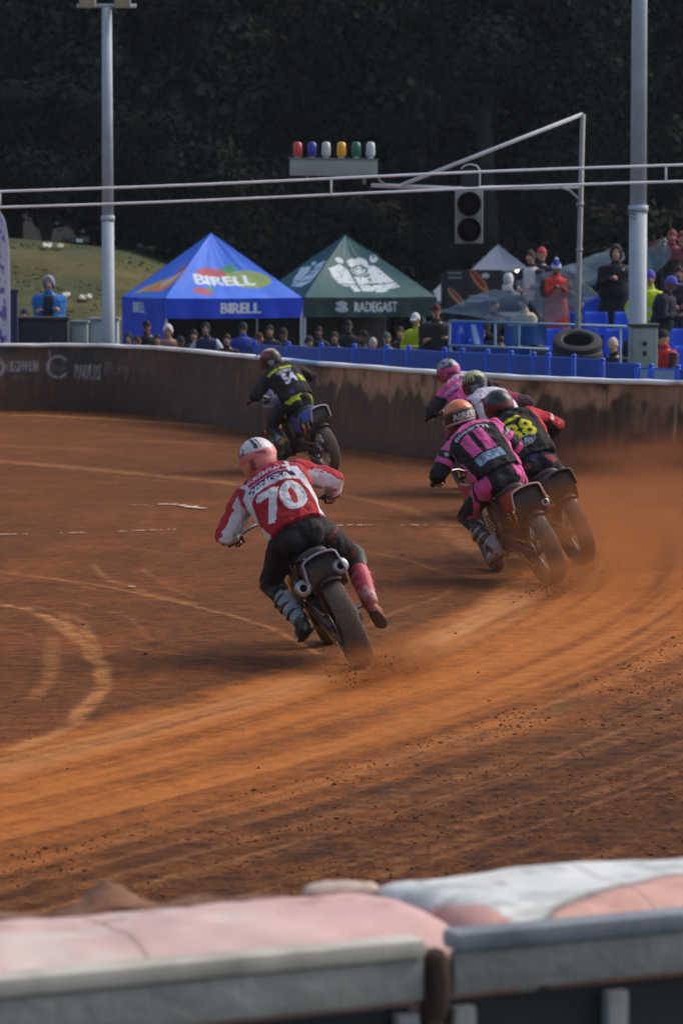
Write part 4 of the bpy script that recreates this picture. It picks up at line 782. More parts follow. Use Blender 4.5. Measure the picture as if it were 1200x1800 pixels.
for i, (y, z_) in enumerate(STEP):
    xl = 2.1+(y-52.6)*.12
    for k in range(14):
        x = xl+k*.52+(.1 if i % 2 else 0)
        if x > (1230-600)/F*y or 600+F*x/y < [790, 860, 900, 975, 1035, 1300, 1300][i]: continue
        if sp is None: o = seat_mb().build('stadium_seat', mseat); o.data.materials.append(mseat); md = o.modifiers.new('t', 'SOLIDIFY'); md.thickness = .012; sp = o
        else: o = sp.copy(); SC.collection.objects.link(o)
        o.location = (x, y+.42, z_); tag(o, 'bright blue plastic stadium seat on the terrace', 'seat', 'blue seats in rows on the right-hand terrace'); ns += 1
# platform railings
def railing(xa, xb, Y, ys, label, m_, posts):
    rt = empty('railing', (*W((xa+xb)/2, 600, Y)[:2], GZ), label, 'railing')
    for y0, y1 in ys: b = MB(); b.cyl(W(xa, y0, Y), W(xb, y1, Y), .022, 8); b.build('rail', m_, rt)
    for p in posts: q = W(p, ys[0][0]+(ys[0][1]-ys[0][0])*(p-xa)/(xb-xa), Y); b = MB(); b.cyl(q, (q[0], q[1], GZ), .02, 8); b.build('post', m_, rt)
mrl = mat('pale_blue_rail', lin((110, 150, 176)), .5, dirt=.3, dscale=5)
railing(788, 1104, 51.7, ((564, 574),), 'pale blue handrail in front of the terrace, higher of the two', mrl, (790, 870, 912, 1000, 1090)); railing(788, 965, 51.3, ((607, 614),), 'pale blue lower handrail left of the tyre stack', mrl, (792, 932))
# blue advertising cloths on the rail
def cloth(xa, ya, xb, yb, Y, base, paint, nm, label, cat):
    n = 50; g = np.zeros((n, n, 3)); 
    for i, s in enumerate(np.linspace(0, 1, n)):
        for j, t in enumerate(np.linspace(0, 1, n)): q = W(xa+(xb-xa)*s+2*math.sin(s*9)*t, ya+(yb-ya)*t, Y); g[i, j] = q+np.array([0, -.03-.05*t*math.sin(s*11), 0])
    b_ = MB(); b_.grid(g); T_ = np.linspace(0, 1, n); Q_ = np.stack([np.repeat(T_, n), np.tile(T_, n)], 1); o_ = b_.build(nm, M['tentc'], col=paint(Q_, np.tile(np.array(base), (n*n, 1)))); s_ = o_.modifiers.new('t', 'SOLIDIFY'); s_.thickness = .008; tag(o_, label, cat)
cloth(794, 566, 850, 606, 51.7, cw(10, 70, 196), lambda Q_, C_: mixc(mixc(C_, cw(165, 196, 225), poly(Q_, [(.60, .12), (.74, .12), (.84, .96), (.70, .96)])*.9), cw(140, 180, 220), (word(Q_, 'A', .28, .35, .2, -.34)+ell(Q_, .60, .8, .04, .05))*.9), 'flag', 'blue flag with a white stripe hung over the handrail left of the tyres', 'flag')
cloth(886, 572, 960, 606, 51.8, cw(16, 78, 150), lambda Q_, C_: mixc(C_, cw(90, 140, 160), poly(Q_, [(.2, .0), (.32, .0), (.3, 1), (.2, 1)])*.5+poly(Q_, [(.7, 0), (.74, 0), (.74, 1), (.7, 1)])*.4), 'flag', 'teal-blue cloth hung on the handrail beside the tyre stack', 'flag')
cloth(800, 612, 930, 645, 51.25, cw(12, 58, 130), lambda Q_, C_: mixc(C_, cw(90, 130, 170), word(Q_, 'o', .78, .9, .12, -.2)*.0+ell(Q_, .47, .2, .02, .06)*.8), 'banner_cloth', 'dark blue sheeting laced under the lower handrail', 'sheet')
# --- clear plastic sheets
def clear_sheet(pts, Y0, Y1, label, tint=(120, 145, 165)):
    n = 26; a, b_, c, d = pts; g = np.zeros((n, n, 3))
    for i, s in enumerate(np.linspace(0, 1, n)):
        for j, t in enumerate(np.linspace(0, 1, n)):
            px = (a[0]*(1-s)+b_[0]*s)*(1-t)+(d[0]*(1-s)+c[0]*s)*t; py = (a[1]*(1-s)+b_[1]*s)*(1-t)+(d[1]*(1-s)+c[1]*s)*t; q = W(px, py+4*math.sin(s*math.pi)*math.sin(t*math.pi), Y0+(Y1-Y0)*t)
            q[2] += .022*fbm(np.array([[s*4, t*4, Y0]]), 3)[0]; q[1] += .1*fbm(np.array([[s*3, t*3, Y0+9]]), 2)[0]; g[i, j] = q
    mb_ = MB(); mb_.grid(g); m_ = mat('clear_plastic', lin(tint), .25, trans=.76, bump=.6, bscale=4, var=.3, dscale=2, coat=.2); o_ = mb_.build('clear_plastic_sheet', m_); s_ = o_.modifiers.new('t', 'SOLIDIFY'); s_.thickness = .004; tag(o_, label, 'plastic sheet'); return g
g_ = clear_sheet([(768, 548), (868, 508), (930, 522), (925, 572)], 54.6, 53.4, 'translucent plastic sheet sloping over the seats left of the dark mast')
clear_sheet([(905, 494), (1000, 466), (1052, 520), (960, 575)], 57.5, 56.4, 'translucent plastic sheet spread behind the red jacketed spectator', (130, 140, 150))
clear_sheet([(985, 470), (1088, 430), (1100, 452), (1040, 505)], 60.2, 59.0, 'translucent plastic sheet lifted high behind the tall dark coat', (140, 165, 175))
clear_sheet([(1128, 444), (1172, 414), (1180, 452), (1132, 500)], 61.0, 60, 'translucent plastic sheet right of the floodlight pole', (90, 130, 140))
# --- left: feather banner, counter, cabinets
fb_ = empty('feather_banner', (*W(2, 600, 63)[:2], GZ), 'white feather banner with blue writing at the far left edge', 'banner'); n = 70; g = np.zeros((n, 24, 3)); 
for i, t in enumerate(np.linspace(0, 1, n)):
    y = 352+(612-352)*t; xr = np.interp(y, [352, 365, 385, 410, 440, 600, 612], [-24, -2, 9, 14, 17, 18, 17]); xl = np.interp(y, [352, 380, 612], [-30, -42, -44])
    for j, s in enumerate(np.linspace(0, 1, 24)): g[i, j] = W(xl+(xr-xl)*s, y, 63)+np.array([0, .05*math.sin(s*4+t*5), 0])
b = MB(); b.grid(g); Qb = np.stack([np.tile(np.linspace(-44, 18, 24), n), np.repeat(np.linspace(352, 612, n), 24)], 1); nb = fbm(np.stack([Qb[:, 0]*.14, Qb[:, 1]*.10, 0*Qb[:, 0]], 1), 2, 3); Cb = np.tile(cw(206, 206, 222), (len(Qb), 1))
Cb = mixc(Cb, cw(60, 62, 150), ((nb > .28) & (Qb[:, 0] < 12))*.85); Cb = mixc(Cb, cw(40, 44, 150), poly(Qb, [(0, 590), (5, 590), (5, 605), (0, 605)])*.9+poly(Qb, [(0, 398), (4, 400), (6, 412), (0, 412)])*.9); Cb = mixc(Cb, cw(70, 74, 170), poly(Qb, [(-30, 352), (0, 362), (12, 392), (9, 392), (-3, 368), (-30, 358)])*.9)
o = b.build('banner_sail', M['tentc'], fb_, col=Cb); o.modifiers.new('t', 'SOLIDIFY').thickness = .006
b = MB(); b.tube([(*W(-44, 600, 63.05)[:2], GZ), W(-44, 500, 63.05), W(-42, 380, 63.05), W(-30, 352, 63.05), W(-10, 358, 63.05)], .018, 8, sub=4); b.build('pole', M['galv'], fb_); b = MB(); b.box((*W(-44, 600, 63.05)[:2], GZ+.05), (.5, .5, .1)); b.build('base', M['blackp'], fb_, smooth=False)
def cabinet(xa, xb, yt, Y, dp, m_, nm, label, cat, door=True):
    a, c = W(xa, yt, Y), W(xb, yt, Y); rt = empty(nm, ((a[0]+c[0])/2, Y+dp/2, GZ), label, cat); b = MB(); b.box(((a[0]+c[0])/2, Y+dp/2, (a[2]+GZ)/2), (c[0]-a[0], dp, a[2]-GZ), bev=.02); b.build('body', m_, rt, smooth='auto')
    b = MB(); b.box(((a[0]+c[0])/2, Y+dp/2, a[2]+.025), (c[0]-a[0]+.06, dp+.06, .05), bev=.01); b.build('lid', mat(nm+'_lid', tuple(np.array(m_.node_tree.nodes['RGB'].outputs[0].default_value[:3])*.7), .7, dirt=.3), rt, smooth='auto')
    if door: b = MB(); b.box(((a[0]+c[0])/2, Y-.012, a[2]-.55), (c[0]-a[0]-.12, .03, .9), bev=.008); d_ = b.build('door', m_, rt, smooth='auto'); b = MB(); b.box(((a[0]+c[0])/2+.15, Y-.04, a[2]-.4), (.03, .03, .12)); b.build('handle', M['blackp'], d_)
mdk = mat('dark_cupboard', lin((34, 34, 42)), .7, dirt=.3, dscale=4, dcol=lin((54, 50, 54)))
cabinet(30, 119, 562, 64.6, .9, mdk, 'kiosk_counter', 'black kiosk counter in front of the blue raincoat at far left', 'counter'); cabinet(120, 153, 568, 65.2, .5, mat('grey_cupboard', lin((150, 168, 172)), .6, dirt=.3, dscale=3), 'metal_cabinet', 'pale grey cabinet between the black counter and the wider cabinet', 'cabinet'); cabinet(154, 206, 563, 65.6, .6, mat('grey_cupboard2', lin((158, 176, 182)), .6, dirt=.2, dscale=3), 'metal_cabinet', 'wider pale grey cabinet behind the foot of the left floodlight pole', 'cabinet')
b = MB(); b.box(W(24, 560, 64.2)-np.array([0, 0, .1]), (.15, .15, 1.3)); b.box(W(24, 512, 64.2), (.2, .2, .05)); b.box((*W(24, 560, 64.2)[:2], 0.1), (.3, .3, .9)); tag(b.build('litter_bin', mat('navy_bin', lin((30, 40, 92)), .6, dirt=.3), smooth=False), 'narrow navy blue bin column right beside the feather banner', 'bin')
# litter on the hill
for i, (x, y, w_, c_, lb_) in enumerate(((83, 437, .16, (226, 220, 206), 'white paper scrap highest on the grassy mound, left one'), (106, 438, .11, (190, 186, 160), 'small pale paper scrap on the mound right of the largest white one'), (121, 425, .26, (170, 190, 215), 'pale blue plastic sheet on the crest of the mound'), (140, 429, .12, (150, 190, 190), 'little turquoise scrap at the right end of the pale blue sheet'), (117, 524, .11, (214, 206, 180), 'pale scrap of paper beside the blue raincoat'), (145, 529, .10, (206, 198, 176), 'flat pale scrap of paper on the lower mound'), (157, 527, .08, (216, 210, 190), 'upright pale scrap of paper nearest the left pole'))):
    d = ray(x, y); t = 60.
    while True:
        q = np.array([0, 0, H])+d*t
        if q[2] <= hill_h(q[:1], q[1:2])[0]+.02 or t > 110: break
        t += .05
    b = MB(); gg = np.zeros((9, 7, 3))
    for a_ in range(9):
        for c2 in range(7): sa, sb = (a_/8-.5)*2, (c2/6-.5)*2; gg[a_, c2] = q+np.array([sa*math.sqrt(1-sb*sb*.5)*w_*.8, sb*math.sqrt(1-sa*sa*.5)*.22, .05+.02*math.sin(a_*1.3+c2+x)+(sb+1)*.04])
    b.grid(gg); o = b.build('paper_scrap', mat('scrap', lin(c_), .8, var=.1), smooth=False); o.modifiers.new('t', 'SOLIDIFY').thickness = .01; tag(o, lb_, 'litter', 'litter on the mound')
# ================================================================== PEOPLE
def lerp(a, b, t): return np.asarray(a)*(1-t)+np.asarray(b)*t
def hand(mb, wrist, d, pn, side, sc=1., curl=.3, grip=False, thick=1.):
    """palm with four fingers and a thumb; d = direction wrist->fingers, pn = back-of-hand normal, side = thumb side vector"""
    d = nrm(d); pn = nrm(pn-d*np.dot(pn, d)); s = np.cross(d, pn); s = s if np.dot(s, side) > 0 else -s
    wrist = np.asarray(wrist, float); r = [(wrist-d*.02*sc, s, pn, .026*sc*thick, .020*sc*thick)]
    for t, w_, h_ in ((.02, .032, .020), (.05, .041, .019), (.085, .042, .016), (.098, .036, .011)): r.append((wrist+d*t*sc, s, pn, w_*sc, h_*sc*thick))
    mb.loft(r, 12)
    for k, (o_, ln) in enumerate(((.030, .070), (.010, .080), (-.011, .074), (-.031, .056))):
        base = wrist+d*.088*sc+s*o_*sc; a = 0; P_ = [base-d*.01]; dd = d.copy()
        for j in range(3):
            a += curl*(1.0 if not grip else 1.15)*(1+.1*k*(not grip)); dd = d*math.cos(a)-pn*math.sin(a); P_.append(P_[-1]+dd*ln*sc*(.45, .32, .23)[j]*1.08)
        mb.tube(P_, [.0095*sc*thick, .0095*sc*thick, .0085*sc*thick, .007*sc*thick], 8)
    b0 = wrist+d*.028*sc+s*.032*sc; c_ = .8 if grip else .25
    mb.tube([b0, b0+(d*.5+s*.7-pn*c_*.5)*.032*sc, b0+(d*.75+s*.35-pn*c_)*.062*sc], [.012*sc*thick, .011*sc*thick, .008*sc*thick], 8)
def limb_frame(a, b): return nrm(np.asarray(b)-np.asarray(a))
def torso_rings(J, infl=0., wk=1., low=-.10, top=1.0, belly=0.):
    P, N = J['pelvis'], J['neck']; r0 = nrm(J['hipR']-J['hipL']); r1 = nrm(J['shR']-J['shL']); bow = J.get('bow', np.zeros(3)); L_ = np.linalg.norm(N-P); out = []
    tab = [(-.20, .120, .095), (-.10, .155, .120), (0, .172, .128), (.12, .165, .122), (.28, .150, .112), (.45, .160, .118), (.62, .178, .125), (.76, .186, .120), (.86, .168, .104), (.93, .128, .086), (.985, .085, .074), (1.03, .065, .066)]
    for t, w_, d_ in tab:
        if t < low or t > top+.001: continue
        c = lerp(P, N, t)+bow*math.sin(max(0, min(1, t))*math.pi); u = nrm(lerp(r0, r1, max(0, min(1, t)))); e = .02; a = nrm((lerp(P, N, t+e)+bow*math.sin(max(0, min(1, t+e))*math.pi))-(lerp(P, N, t-e)+bow*math.sin(max(0, min(1, t-e))*math.pi)))
        u = nrm(u-a*np.dot(a, u)); v = np.cross(a, u); k = 1+belly*math.exp(-((t-.2)/.25)**2); out.append((c-v*0, u, v, (w_+infl)*wk*(1+belly*.5*math.exp(-((t-.2)/.25)**2)), (d_+infl)*wk*k))
    return out
def head_mb(J, r=1., face=True):
    """head with brow, nose, chin and ears in its own axes; returns builder and frame"""
    c, f, u = J['head'], nrm(J['hf']), J['hu']; u = nrm(u-f*np.dot(u, f)); x = np.cross(f, u); Rm = np.stack([x, f, u], 1); mb = MB()
    def sh(V):
        V = V.copy(); x_, y_, z_ = V[:, 0], V[:, 1], V[:, 2]; low = np.clip(-z_/.12, 0, 1); V[:, 0] *= 1-.28*low**1.3; V[:, 1] += .018*low*(y_ > 0); V[:, 1] -= .012*(y_ < 0)*low
        V[:, 1] += .030*np.exp(-(x_/.016)**2-((z_+.018)/.026)**2)*(y_ > 0); V[:, 1] -= .010*np.exp(-((np.abs(x_)-.032)/.018)**2-((z_-.010)/.014)**2)*(y_ > 0); V[:, 1] += .007*np.exp(-(x_/.028)**2-((z_+.062)/.010)**2)*(y_ > 0); V[:, 1] += .008*np.exp(-(x_/.03)**2-((z_+.1)/.02)**2)*(y_ > 0); return V
    mb.ball((0, 0, 0), (.076*r, .096*r, .118*r), 28, 22, f=sh)
    for sx in (-1, 1): mb.ball((.077*sx*r, -.006, -.008), (.010, .019, .030), 10, 8)
    return mb, Rm, c
def paint_head(V, C_, Rm, c, r, skin, hair=None):
    q = (V-c)@Rm; x_, y_, z_ = q[:, 0]/r, q[:, 1]/r, q[:, 2]/r; m = np.linalg.norm(q, axis=1) < .17
    C_[m] = np.array(skin); 
    def sp(mm, col, k=1.): 
        C_[mm & m] = C_[mm & m]*(1-k)+np.array(col)*k
    sp((y_ > .03) & (np.abs(z_+.062) < .006) & (np.abs(x_) < .024), lin((140, 70, 66)), .8)
    for s in (-1, 1):
        sp((y_ > .03) & (np.hypot((x_-.032*s), (z_-.010)*1.6) < .012), lin((225, 220, 215)), .9); sp((y_ > .03) & (np.hypot((x_-.032*s), z_-.010) < .006), lin((30, 24, 22)), 1); sp((y_ > .03) & (np.abs(z_-.027) < .0035) & (np.abs(x_-.033*s) < .017), lin((60, 42, 32)), .8)
def hair_cap(J, r, col, kind, root, col2=None):
    c, f, u = J['head'], nrm(J['hf']), J['hu']; u = nrm(u-f*np.dot(u, f)); x = np.cross(f, u); Rm = np.stack([x, f, u], 1); mb = MB(); cols = None
    def cap(rx, ry, rz, z0, yo=0, n=26, m=14, fcut=.35, name='hair', nz=.006):
        V = []; Fc = []
        for i in range(m+1):
            for j in range(n):
                a = 2*math.pi*j/n; fy = math.sin(a); zb = z0+(fcut if fy > 0 else -.02)*max(0, fy)**1.2*rz; th = math.acos(max(-1, min(1, zb/rz)))*i/m; V.append((math.sin(th)*math.cos(a)*rx, math.sin(th)*math.sin(a)*ry+yo, math.cos(th)*rz))
        for i in range(m):
            for j in range(n): j2 = (j+1) % n; Fc.append((i*n+j, (i+1)*n+j, (i+1)*n+j2, i*n+j2))
        V = np.array(V); d = fbm(V*38, 2, 5); V += V/np.linalg.norm(V, axis=1)[:, None]*(d*nz)[:, None]; mb.add(V@Rm.T+c, Fc); return V
    if kind in ('hair', 'bald_grey'): V = cap(.083*r, .104*r, .124*r, -.045*r if kind == 'hair' else -.02*r, fcut=.75 if kind == 'hair' else .2); nm = 'hair'
    elif kind == 'long_hair': V = cap(.090*r, .110*r, .128*r, -.10*r, fcut=1.35); nm = 'hair'
    elif kind == 'cap':
        V = cap(.084*r, .106*r, .128*r, .0, fcut=.25, nz=.001); nm = 'cap'; g = np.zeros((9, 6, 3))
        for i in range(9):
            for j in range(6): a = (i/8-.5)*2.2; t = j/5; g[i, j] = (math.sin(a)*.075*r, math.cos(a)*.095*r+t*.075*r*math.cos(a*.6), .03*r-t*.02*r-abs(math.sin(a))*.01)
        P_ = g.reshape(-1, 3)@Rm.T+c; mb.grid(P_.reshape(9, 6, 3))
    elif kind == 'bobble':
        V = cap(.090*r, .112*r, .142*r, -.02*r, fcut=.35, nz=.003); nm = 'bobble_hat'; mb.ball(c+Rm@np.array([0, 0, .165*r]), .035*r, 12, 8)
    elif kind == 'beanie': V = cap(.088*r, .110*r, .134*r, -.03*r, fcut=.45, nz=.002); nm = 'knitted_hat'
    elif kind == 'hood':
        V = cap(.105*r, .125*r, .148*r, -.11*r, yo=-.012, fcut=1.45, nz=.006); nm = 'hood'
    o = mb.build(nm, M['cloth_clean'], root); Vw, _ = VN(o); q = (Vw-c)@Rm; C_ = np.tile(np.array(col), (len(Vw), 1))
    if kind == 'bobble': C_[(q[:, 2] > .03) & (q[:, 2] < .085)] = np.array(col2); C_[q[:, 2] > .15] = np.array(col2)
    elif col2 is not None: C_[q[:, 1] < -.02] = np.array(col2)
    setcol(o, C_); o.modifiers.new('t', 'SOLIDIFY').thickness = .006; return o
def solve_mid(a, b, l1, l2, pref):
    a, b = np.asarray(a, float), np.asarray(b, float); d = b-a; L_ = np.linalg.norm(d); L2 = min(L_, (l1+l2)*.995); t = (l1*l1-l2*l2+L2*L2)/(2*L2); h = math.sqrt(max(0, l1*l1-t*t)); dn = d/L_; p = nrm(np.asarray(pref, float)-dn*np.dot(pref, dn)); return a+dn*t*(L_/L2)+p*h
SKN = lin((196, 146, 122))
def spectator(x, y, z, yaw, h, jacket, legs, head, label, hc=None, hc2=None, pose='stand', arms='down', jack2=None, skin=None, belly=.05, bulk=1., long=False, cat='person', group=None, patt=None, ahead=0, leanf=0, extra=None):
    """a standing or sitting onlooker: feet at (x,y,z), facing yaw (0 = towards the track, -Y)"""
    k = h/1.76; fw = np.array([math.sin(yaw), -math.cos(yaw), 0]); rt = np.array([-fw[1], fw[0], 0])*-1; rt = np.cross(fw, [0, 0, 1]); up = np.array([0, 0, 1.]); o = np.array([x, y, z], float)
    L = lambda r_, f_, u_: o+rt*r_*k+fw*f_*k+up*u_*k
    hp = .95 if pose == 'stand' else .52; J = {'pelvis': L(0, 0 if pose == 'stand' else -.05, hp)}
    lf = leanf; J['neck'] = L(0, .0+lf*.5, hp+.53-lf*.10); J['shL'] = L(-.172*bulk**.7, lf*.42, hp+.425-lf*.1); J['shR'] = L(.172*bulk**.7, lf*.42, hp+.425-lf*.1); J['hipL'] = L(-.095, 0 if pose == 'stand' else -.05, hp-.02); J['hipR'] = L(.095, 0 if pose == 'stand' else -.05, hp-.02)
    J['head'] = L(0, .035+lf*.62, hp+.685-lf*.14-ahead*.03); J['hf'] = fw*1+up*(-.12-ahead*.5); J['hu'] = up; J['bow'] = -fw*.015
    if pose == 'stand':
        for s, q in ((-1, 'L'), (1, 'R')): J['kn'+q] = L(.105*s, .03, .50); J['an'+q] = L(.11*s, -.02, .09); J['to'+q] = L(.135*s, .15, .035)
    else:
        for s, q in ((-1, 'L'), (1, 'R')): J['kn'+q] = L(.13*s, .40, .50); J['an'+q] = L(.12*s, .38, .09); J['to'+q] = L(.14*s, .55, .035)
    A_ = {'down': ((-.30, .06, hp+.0), (.30, .06, hp+.0)), 'front': ((-.10, .30, hp+.17), (.10, .30, hp+.15)), 'phone': ((-.10, .30, hp+.32), (.06, .32, hp+.33)), 'lap': ((-.10, .33, .60), (.10, .33, .60)), 'crossed': ((.10, .20, hp+.22), (-.10, .22, hp+.24)), 'up': ((-.22, .18, hp+.62), (.22, .18, hp+.60)), 'hips': ((-.20, .06, hp+.06), (.20, .06, hp+.06)), 'rail': ((-.22, .36, hp+.12), (.24, .36, hp+.10)), 'one': ((-.30, .06, hp), (.10, .32, hp+.28)), 'point': ((-.30, .06, hp), (.30, .50, hp+.42))}[arms]
    for s, q, w_ in ((-1, 'L', A_[0]), (1, 'R', A_[1])): J['wr'+q] = L(*w_); J['el'+q] = solve_mid(J['sh'+q], J['wr'+q], .285*k, .26*k, rt*s*.6-fw*.5-up*.5)
    root = empty('person', o, label, cat, group); vox = .017
    # body: one continuous surface
    b = MB(); b.loft([r for r in torso_rings(J, -.012, k, belly=belly)], 20); b.tube([J['neck']-up*.03, J['head']-up*.05], [.056*k, .052*k], 12)
    for q in 'LR':
        b.tube([J['sh'+q], lerp(J['sh'+q], J['el'+q], .5), J['el'+q], lerp(J['el'+q], J['wr'+q], .35), J['wr'+q]], [.052*k, .044*k, .036*k, .038*k, .026*k], 12)
        b.tube([J['hip'+q], lerp(J['hip'+q], J['kn'+q], .5), J['kn'+q], lerp(J['kn'+q], J['an'+q], .3), J['an'+q]], [.085*k, .075*k, .054*k, .054*k, .036*k], 12); b.tube([J['an'+q]-fw*.03*k-up*.03*k, lerp(J['an'+q], J['to'+q], .5), J['to'+q]], [.035*k, .036*k, .026*k], 10)
    hm, Rm, hcn = head_mb(J, k); 
    for v, in zip(hm.v): pass
    off = b.n; 
    Vh = np.vstack(hm.v)@Rm.T+hcn; b.v.append(Vh); b.n += len(Vh); 
    for f in hm.f: b.f.append([i+off for i in f]); b.m.append(0)
    body = b.build('body', M['skin'], root); remesh(body, .012, 1)
    hb = MB()
    for s, q in ((-1, 'L'), (1, 'R')):
        dr = nrm(J['wr'+q]-J['el'+q]); hand(hb, J['wr'+q], dr, rt*s+up*.3 if arms == 'down' else (up*.8-fw*.2), fw if arms == 'down' else -rt*s, k, .35 if arms == 'down' else .7)
    join_into(body, hb); V, N = VN(body); sk = np.array(skin or SKN); C_ = np.tile(sk, (len(V), 1)); paint_head(V, C_, Rm, hcn, k, sk); setcol(body, C_)
    # jacket
    b = MB(); b.loft(torso_rings(J, .018+.012*(bulk-1)*8, k*bulk**.5, low=-.12 if not long else -.2, top=.97, belly=belly), 22)
    if long and pose == 'stand': b.loft([(lerp(J['pelvis'], J['pelvis']-up*.45*k, t), rt, fw, (.19+.05*t)*k*bulk, (.15+.03*t)*k*bulk) for t in (0, .5, 1)], 22)
    for q in 'LR': b.tube([J['sh'+q]*1, lerp(J['sh'+q], J['el'+q], .5), J['el'+q], lerp(J['el'+q], J['wr'+q], .5), lerp(J['el'+q], J['wr'+q], .95)], [.074*k*bulk**.5, .070*k, .060*k, .054*k, .044*k], 14)
    b.tube([J['neck']-up*.05, J['neck']+up*.035], [.085*k, .072*k], 14)
    jk = b.build('jacket', M['cloth_clean'], root); remesh(jk, vox, 2); displace(jk, .010, 9, int(abs(x*31+y)) % 90); V, N = VN(jk); C_ = np.tile(np.array(jacket), (len(V), 1))
    q = V-o; rr_, ff, uu = q@rt/k, q@fw/k, q@up/k
    if patt: C_ = patt(C_, rr_, ff, uu, N@fw)
    setcol(jk, C_)
    b = MB(); b.loft([r for r in torso_rings(J, .0, k, low=-.2, top=.29, belly=belly)], 20)
    for q in 'LR': b.tube([J['hip'+q], lerp(J['hip'+q], J['kn'+q], .5), J['kn'+q], lerp(J['kn'+q], J['an'+q], .5), lerp(J['kn'+q], J['an'+q], .97)], [.105*k, .09*k, .07*k, .062*k, .056*k], 14)
    tr_ = b.build('trousers', M['cloth_clean'], root); remesh(tr_, .02, 2); displace(tr_, .008, 9, 3); setcol(tr_, np.tile(np.array(legs), (len(tr_.data.vertices), 1)))
    for q in 'LR': b = MB(); b.tube([J['an'+q]-fw*.05*k-up*.045*k, J['an'+q]+up*.0, lerp(J['an'+q], J['to'+q], .55), J['to'+q]+fw*.02], [.042*k, .05*k, .046*k, .032*k], 12); b.build('shoe', M['blackp'], root)
    if head: hair_cap(J, k, hc if hc is not None else lin((42, 32, 26)), head, root, hc2)
    if extra: extra(root, J, L, rt, fw, up, k)
    return root
def px_person(px, ytop, Y, h, sit=False): # x, y, z of the feet for a person whose head top is seen at (px, ytop) at distance Y
    t = W(px, ytop, Y); return t[0], Y, t[2]-h*(1.0 if not sit else .755)
BK, NV, DG = cw(22, 22, 26), cw(24, 30, 54), cw(52, 54, 58)
JN = cw(44, 52, 72)
def SP(px, yt, Y, h, jacket, label, head='hair', hc=None, hc2=None, sit=False, legs=None, **kw):
    x, y, z = px_person(px, yt, Y, h, sit); return spectator(x, y, z, kw.pop('yaw', 0), h, jacket, legs if legs is not None else JN, head, label, hc, hc2, pose='sit' if sit else 'stand', **kw)
pat_stripe = lambda c1, w0=.035: (lambda C_, r_, f_, u_, n_: mixc(C_, c1, ((np.abs(r_) < w0) & (n_ > .2)).astype(float)*.9))
pat_open = lambda c1, w0=.09: (lambda C_, r_, f_, u_, n_: mixc(C_, c1, ((np.abs(r_) < w0) & (n_ > .2) & (u_ < 1.46)).astype(float)*.95))
pat_sleeve = lambda c1, w0=.2: (lambda C_, r_, f_, u_, n_: mixc(C_, c1, (np.abs(r_) > w0).astype(float)*.95))
hv = lambda C_, r_, f_, u_, n_: mixc(C_, cw(205, 208, 200), ((np.abs(u_-1.12) < .025) | (np.abs(u_-1.0) < .02)).astype(float)*.9)
grn = -.345
# left: raincoat behind the counter
SP(86, 485, 66.8, 1.98, cw(28, 108, 186), 'person in a blue raincoat with a grey hood up, behind the black counter', 'hood', cw(140, 150, 178), arms='crossed', patt=pat_open(cw(26, 26, 36), .085), bulk=1.5, long=True, legs=BK)
SP(45, 537, 66.6, 1.5, cw(58, 48, 82), 'person bent low in dim purple beside the blue raincoat', 'beanie', cw(52, 44, 72), arms='front', leanf=.4, legs=BK)
# under the blue tent
SP(226, 584, 66.5, 1.62, cw(24, 96, 166), 'black haired person in bright blue, leftmost under the blue tent', 'long_hair', BK, arms='down')
SP(258, 562, 67.5, 1.76, cw(28, 30, 36), 'person in a black cap and dark jacket, left under the blue tent', 'cap', BK, arms='front', skin=lin((168, 112, 90)))
SP(277, 586, 66.0, 1.55, cw(60, 34, 38), 'person in dark red at the wall between the black cap and the white hood', 'hair', BK, arms='front')
SP(295, 569, 66.9, 1.72, cw(150, 112, 100), 'person with a large pointed white hood, under the blue tent', 'hood', cw(214, 212, 206), bulk=1.1, arms='crossed', ahead=.5)
SP(362, 566, 66.8, 1.74, cw(32, 38, 78), 'person in navy with white sleeves and long dark hair under the blue tent', 'long_hair', cw(24, 20, 22), patt=pat_sleeve(cw(205, 215, 228), .20), arms='hips')
SP(399, 586, 66.2, 1.6, cw(46, 36, 44), 'person in dark clothes just right of the navy and white jacket', 'hair', cw(70, 44, 34), arms='down')
SP(427, 566, 67.2, 1.74, cw(30, 60, 150), 'person in a royal blue jacket seen from behind with dark hat', 'beanie', cw(26, 34, 38), yaw=math.pi, arms='down', bulk=1.1)
SP(474, 570, 68.5, 1.74, cw(34, 28, 34), 'person in black with a pale face near the right leg of the blue tent', 'hair', BK, arms='crossed')
# under the green tent
SP(560, 572, 69, 1.72, cw(30, 32, 36), 'dim figure in charcoal at the left of the green tent', 'hair', BK, arms='crossed', skin=lin((130, 100, 90)))
SP(612, 562, 69.5, 1.8, cw(24, 26, 34), 'tall dim figure in black under the middle of the green tent', 'cap', BK, arms='front', skin=lin((120, 94, 88)))
SP(655, 592, 60, 1.62, cw(60, 60, 66), 'bald pink-faced person low behind the barrier under the green tent', 'bald_grey', cw(190, 176, 168), arms='down', skin=lin((212, 160, 146)))
SP(680, 584, 64, 1.64, cw(70, 92, 78), 'person in dull green beside the bald head under the green tent', 'cap', cw(84, 104, 92), arms='down')
SP(703, 573, 68, 1.7, cw(40, 38, 42), 'person in dark grey left of the yellow jacket', 'hair', cw(60, 50, 44), arms='down')
SP(735, 547, 62.5, 1.78, cw(176, 190, 26), 'person in a plain bright yellow-green jacket and white cap, bent forward', 'cap', cw(218, 218, 220), arms='front', bulk=1.12, leanf=.12, yaw=-.5)
SP(766, 533, 60.5, 1.90, cw(24, 22, 26), 'very big person in black with a dark red cap beside the yellow jacket', 'cap', cw(82, 30, 36), arms='crossed', bulk=1.45, belly=.3)
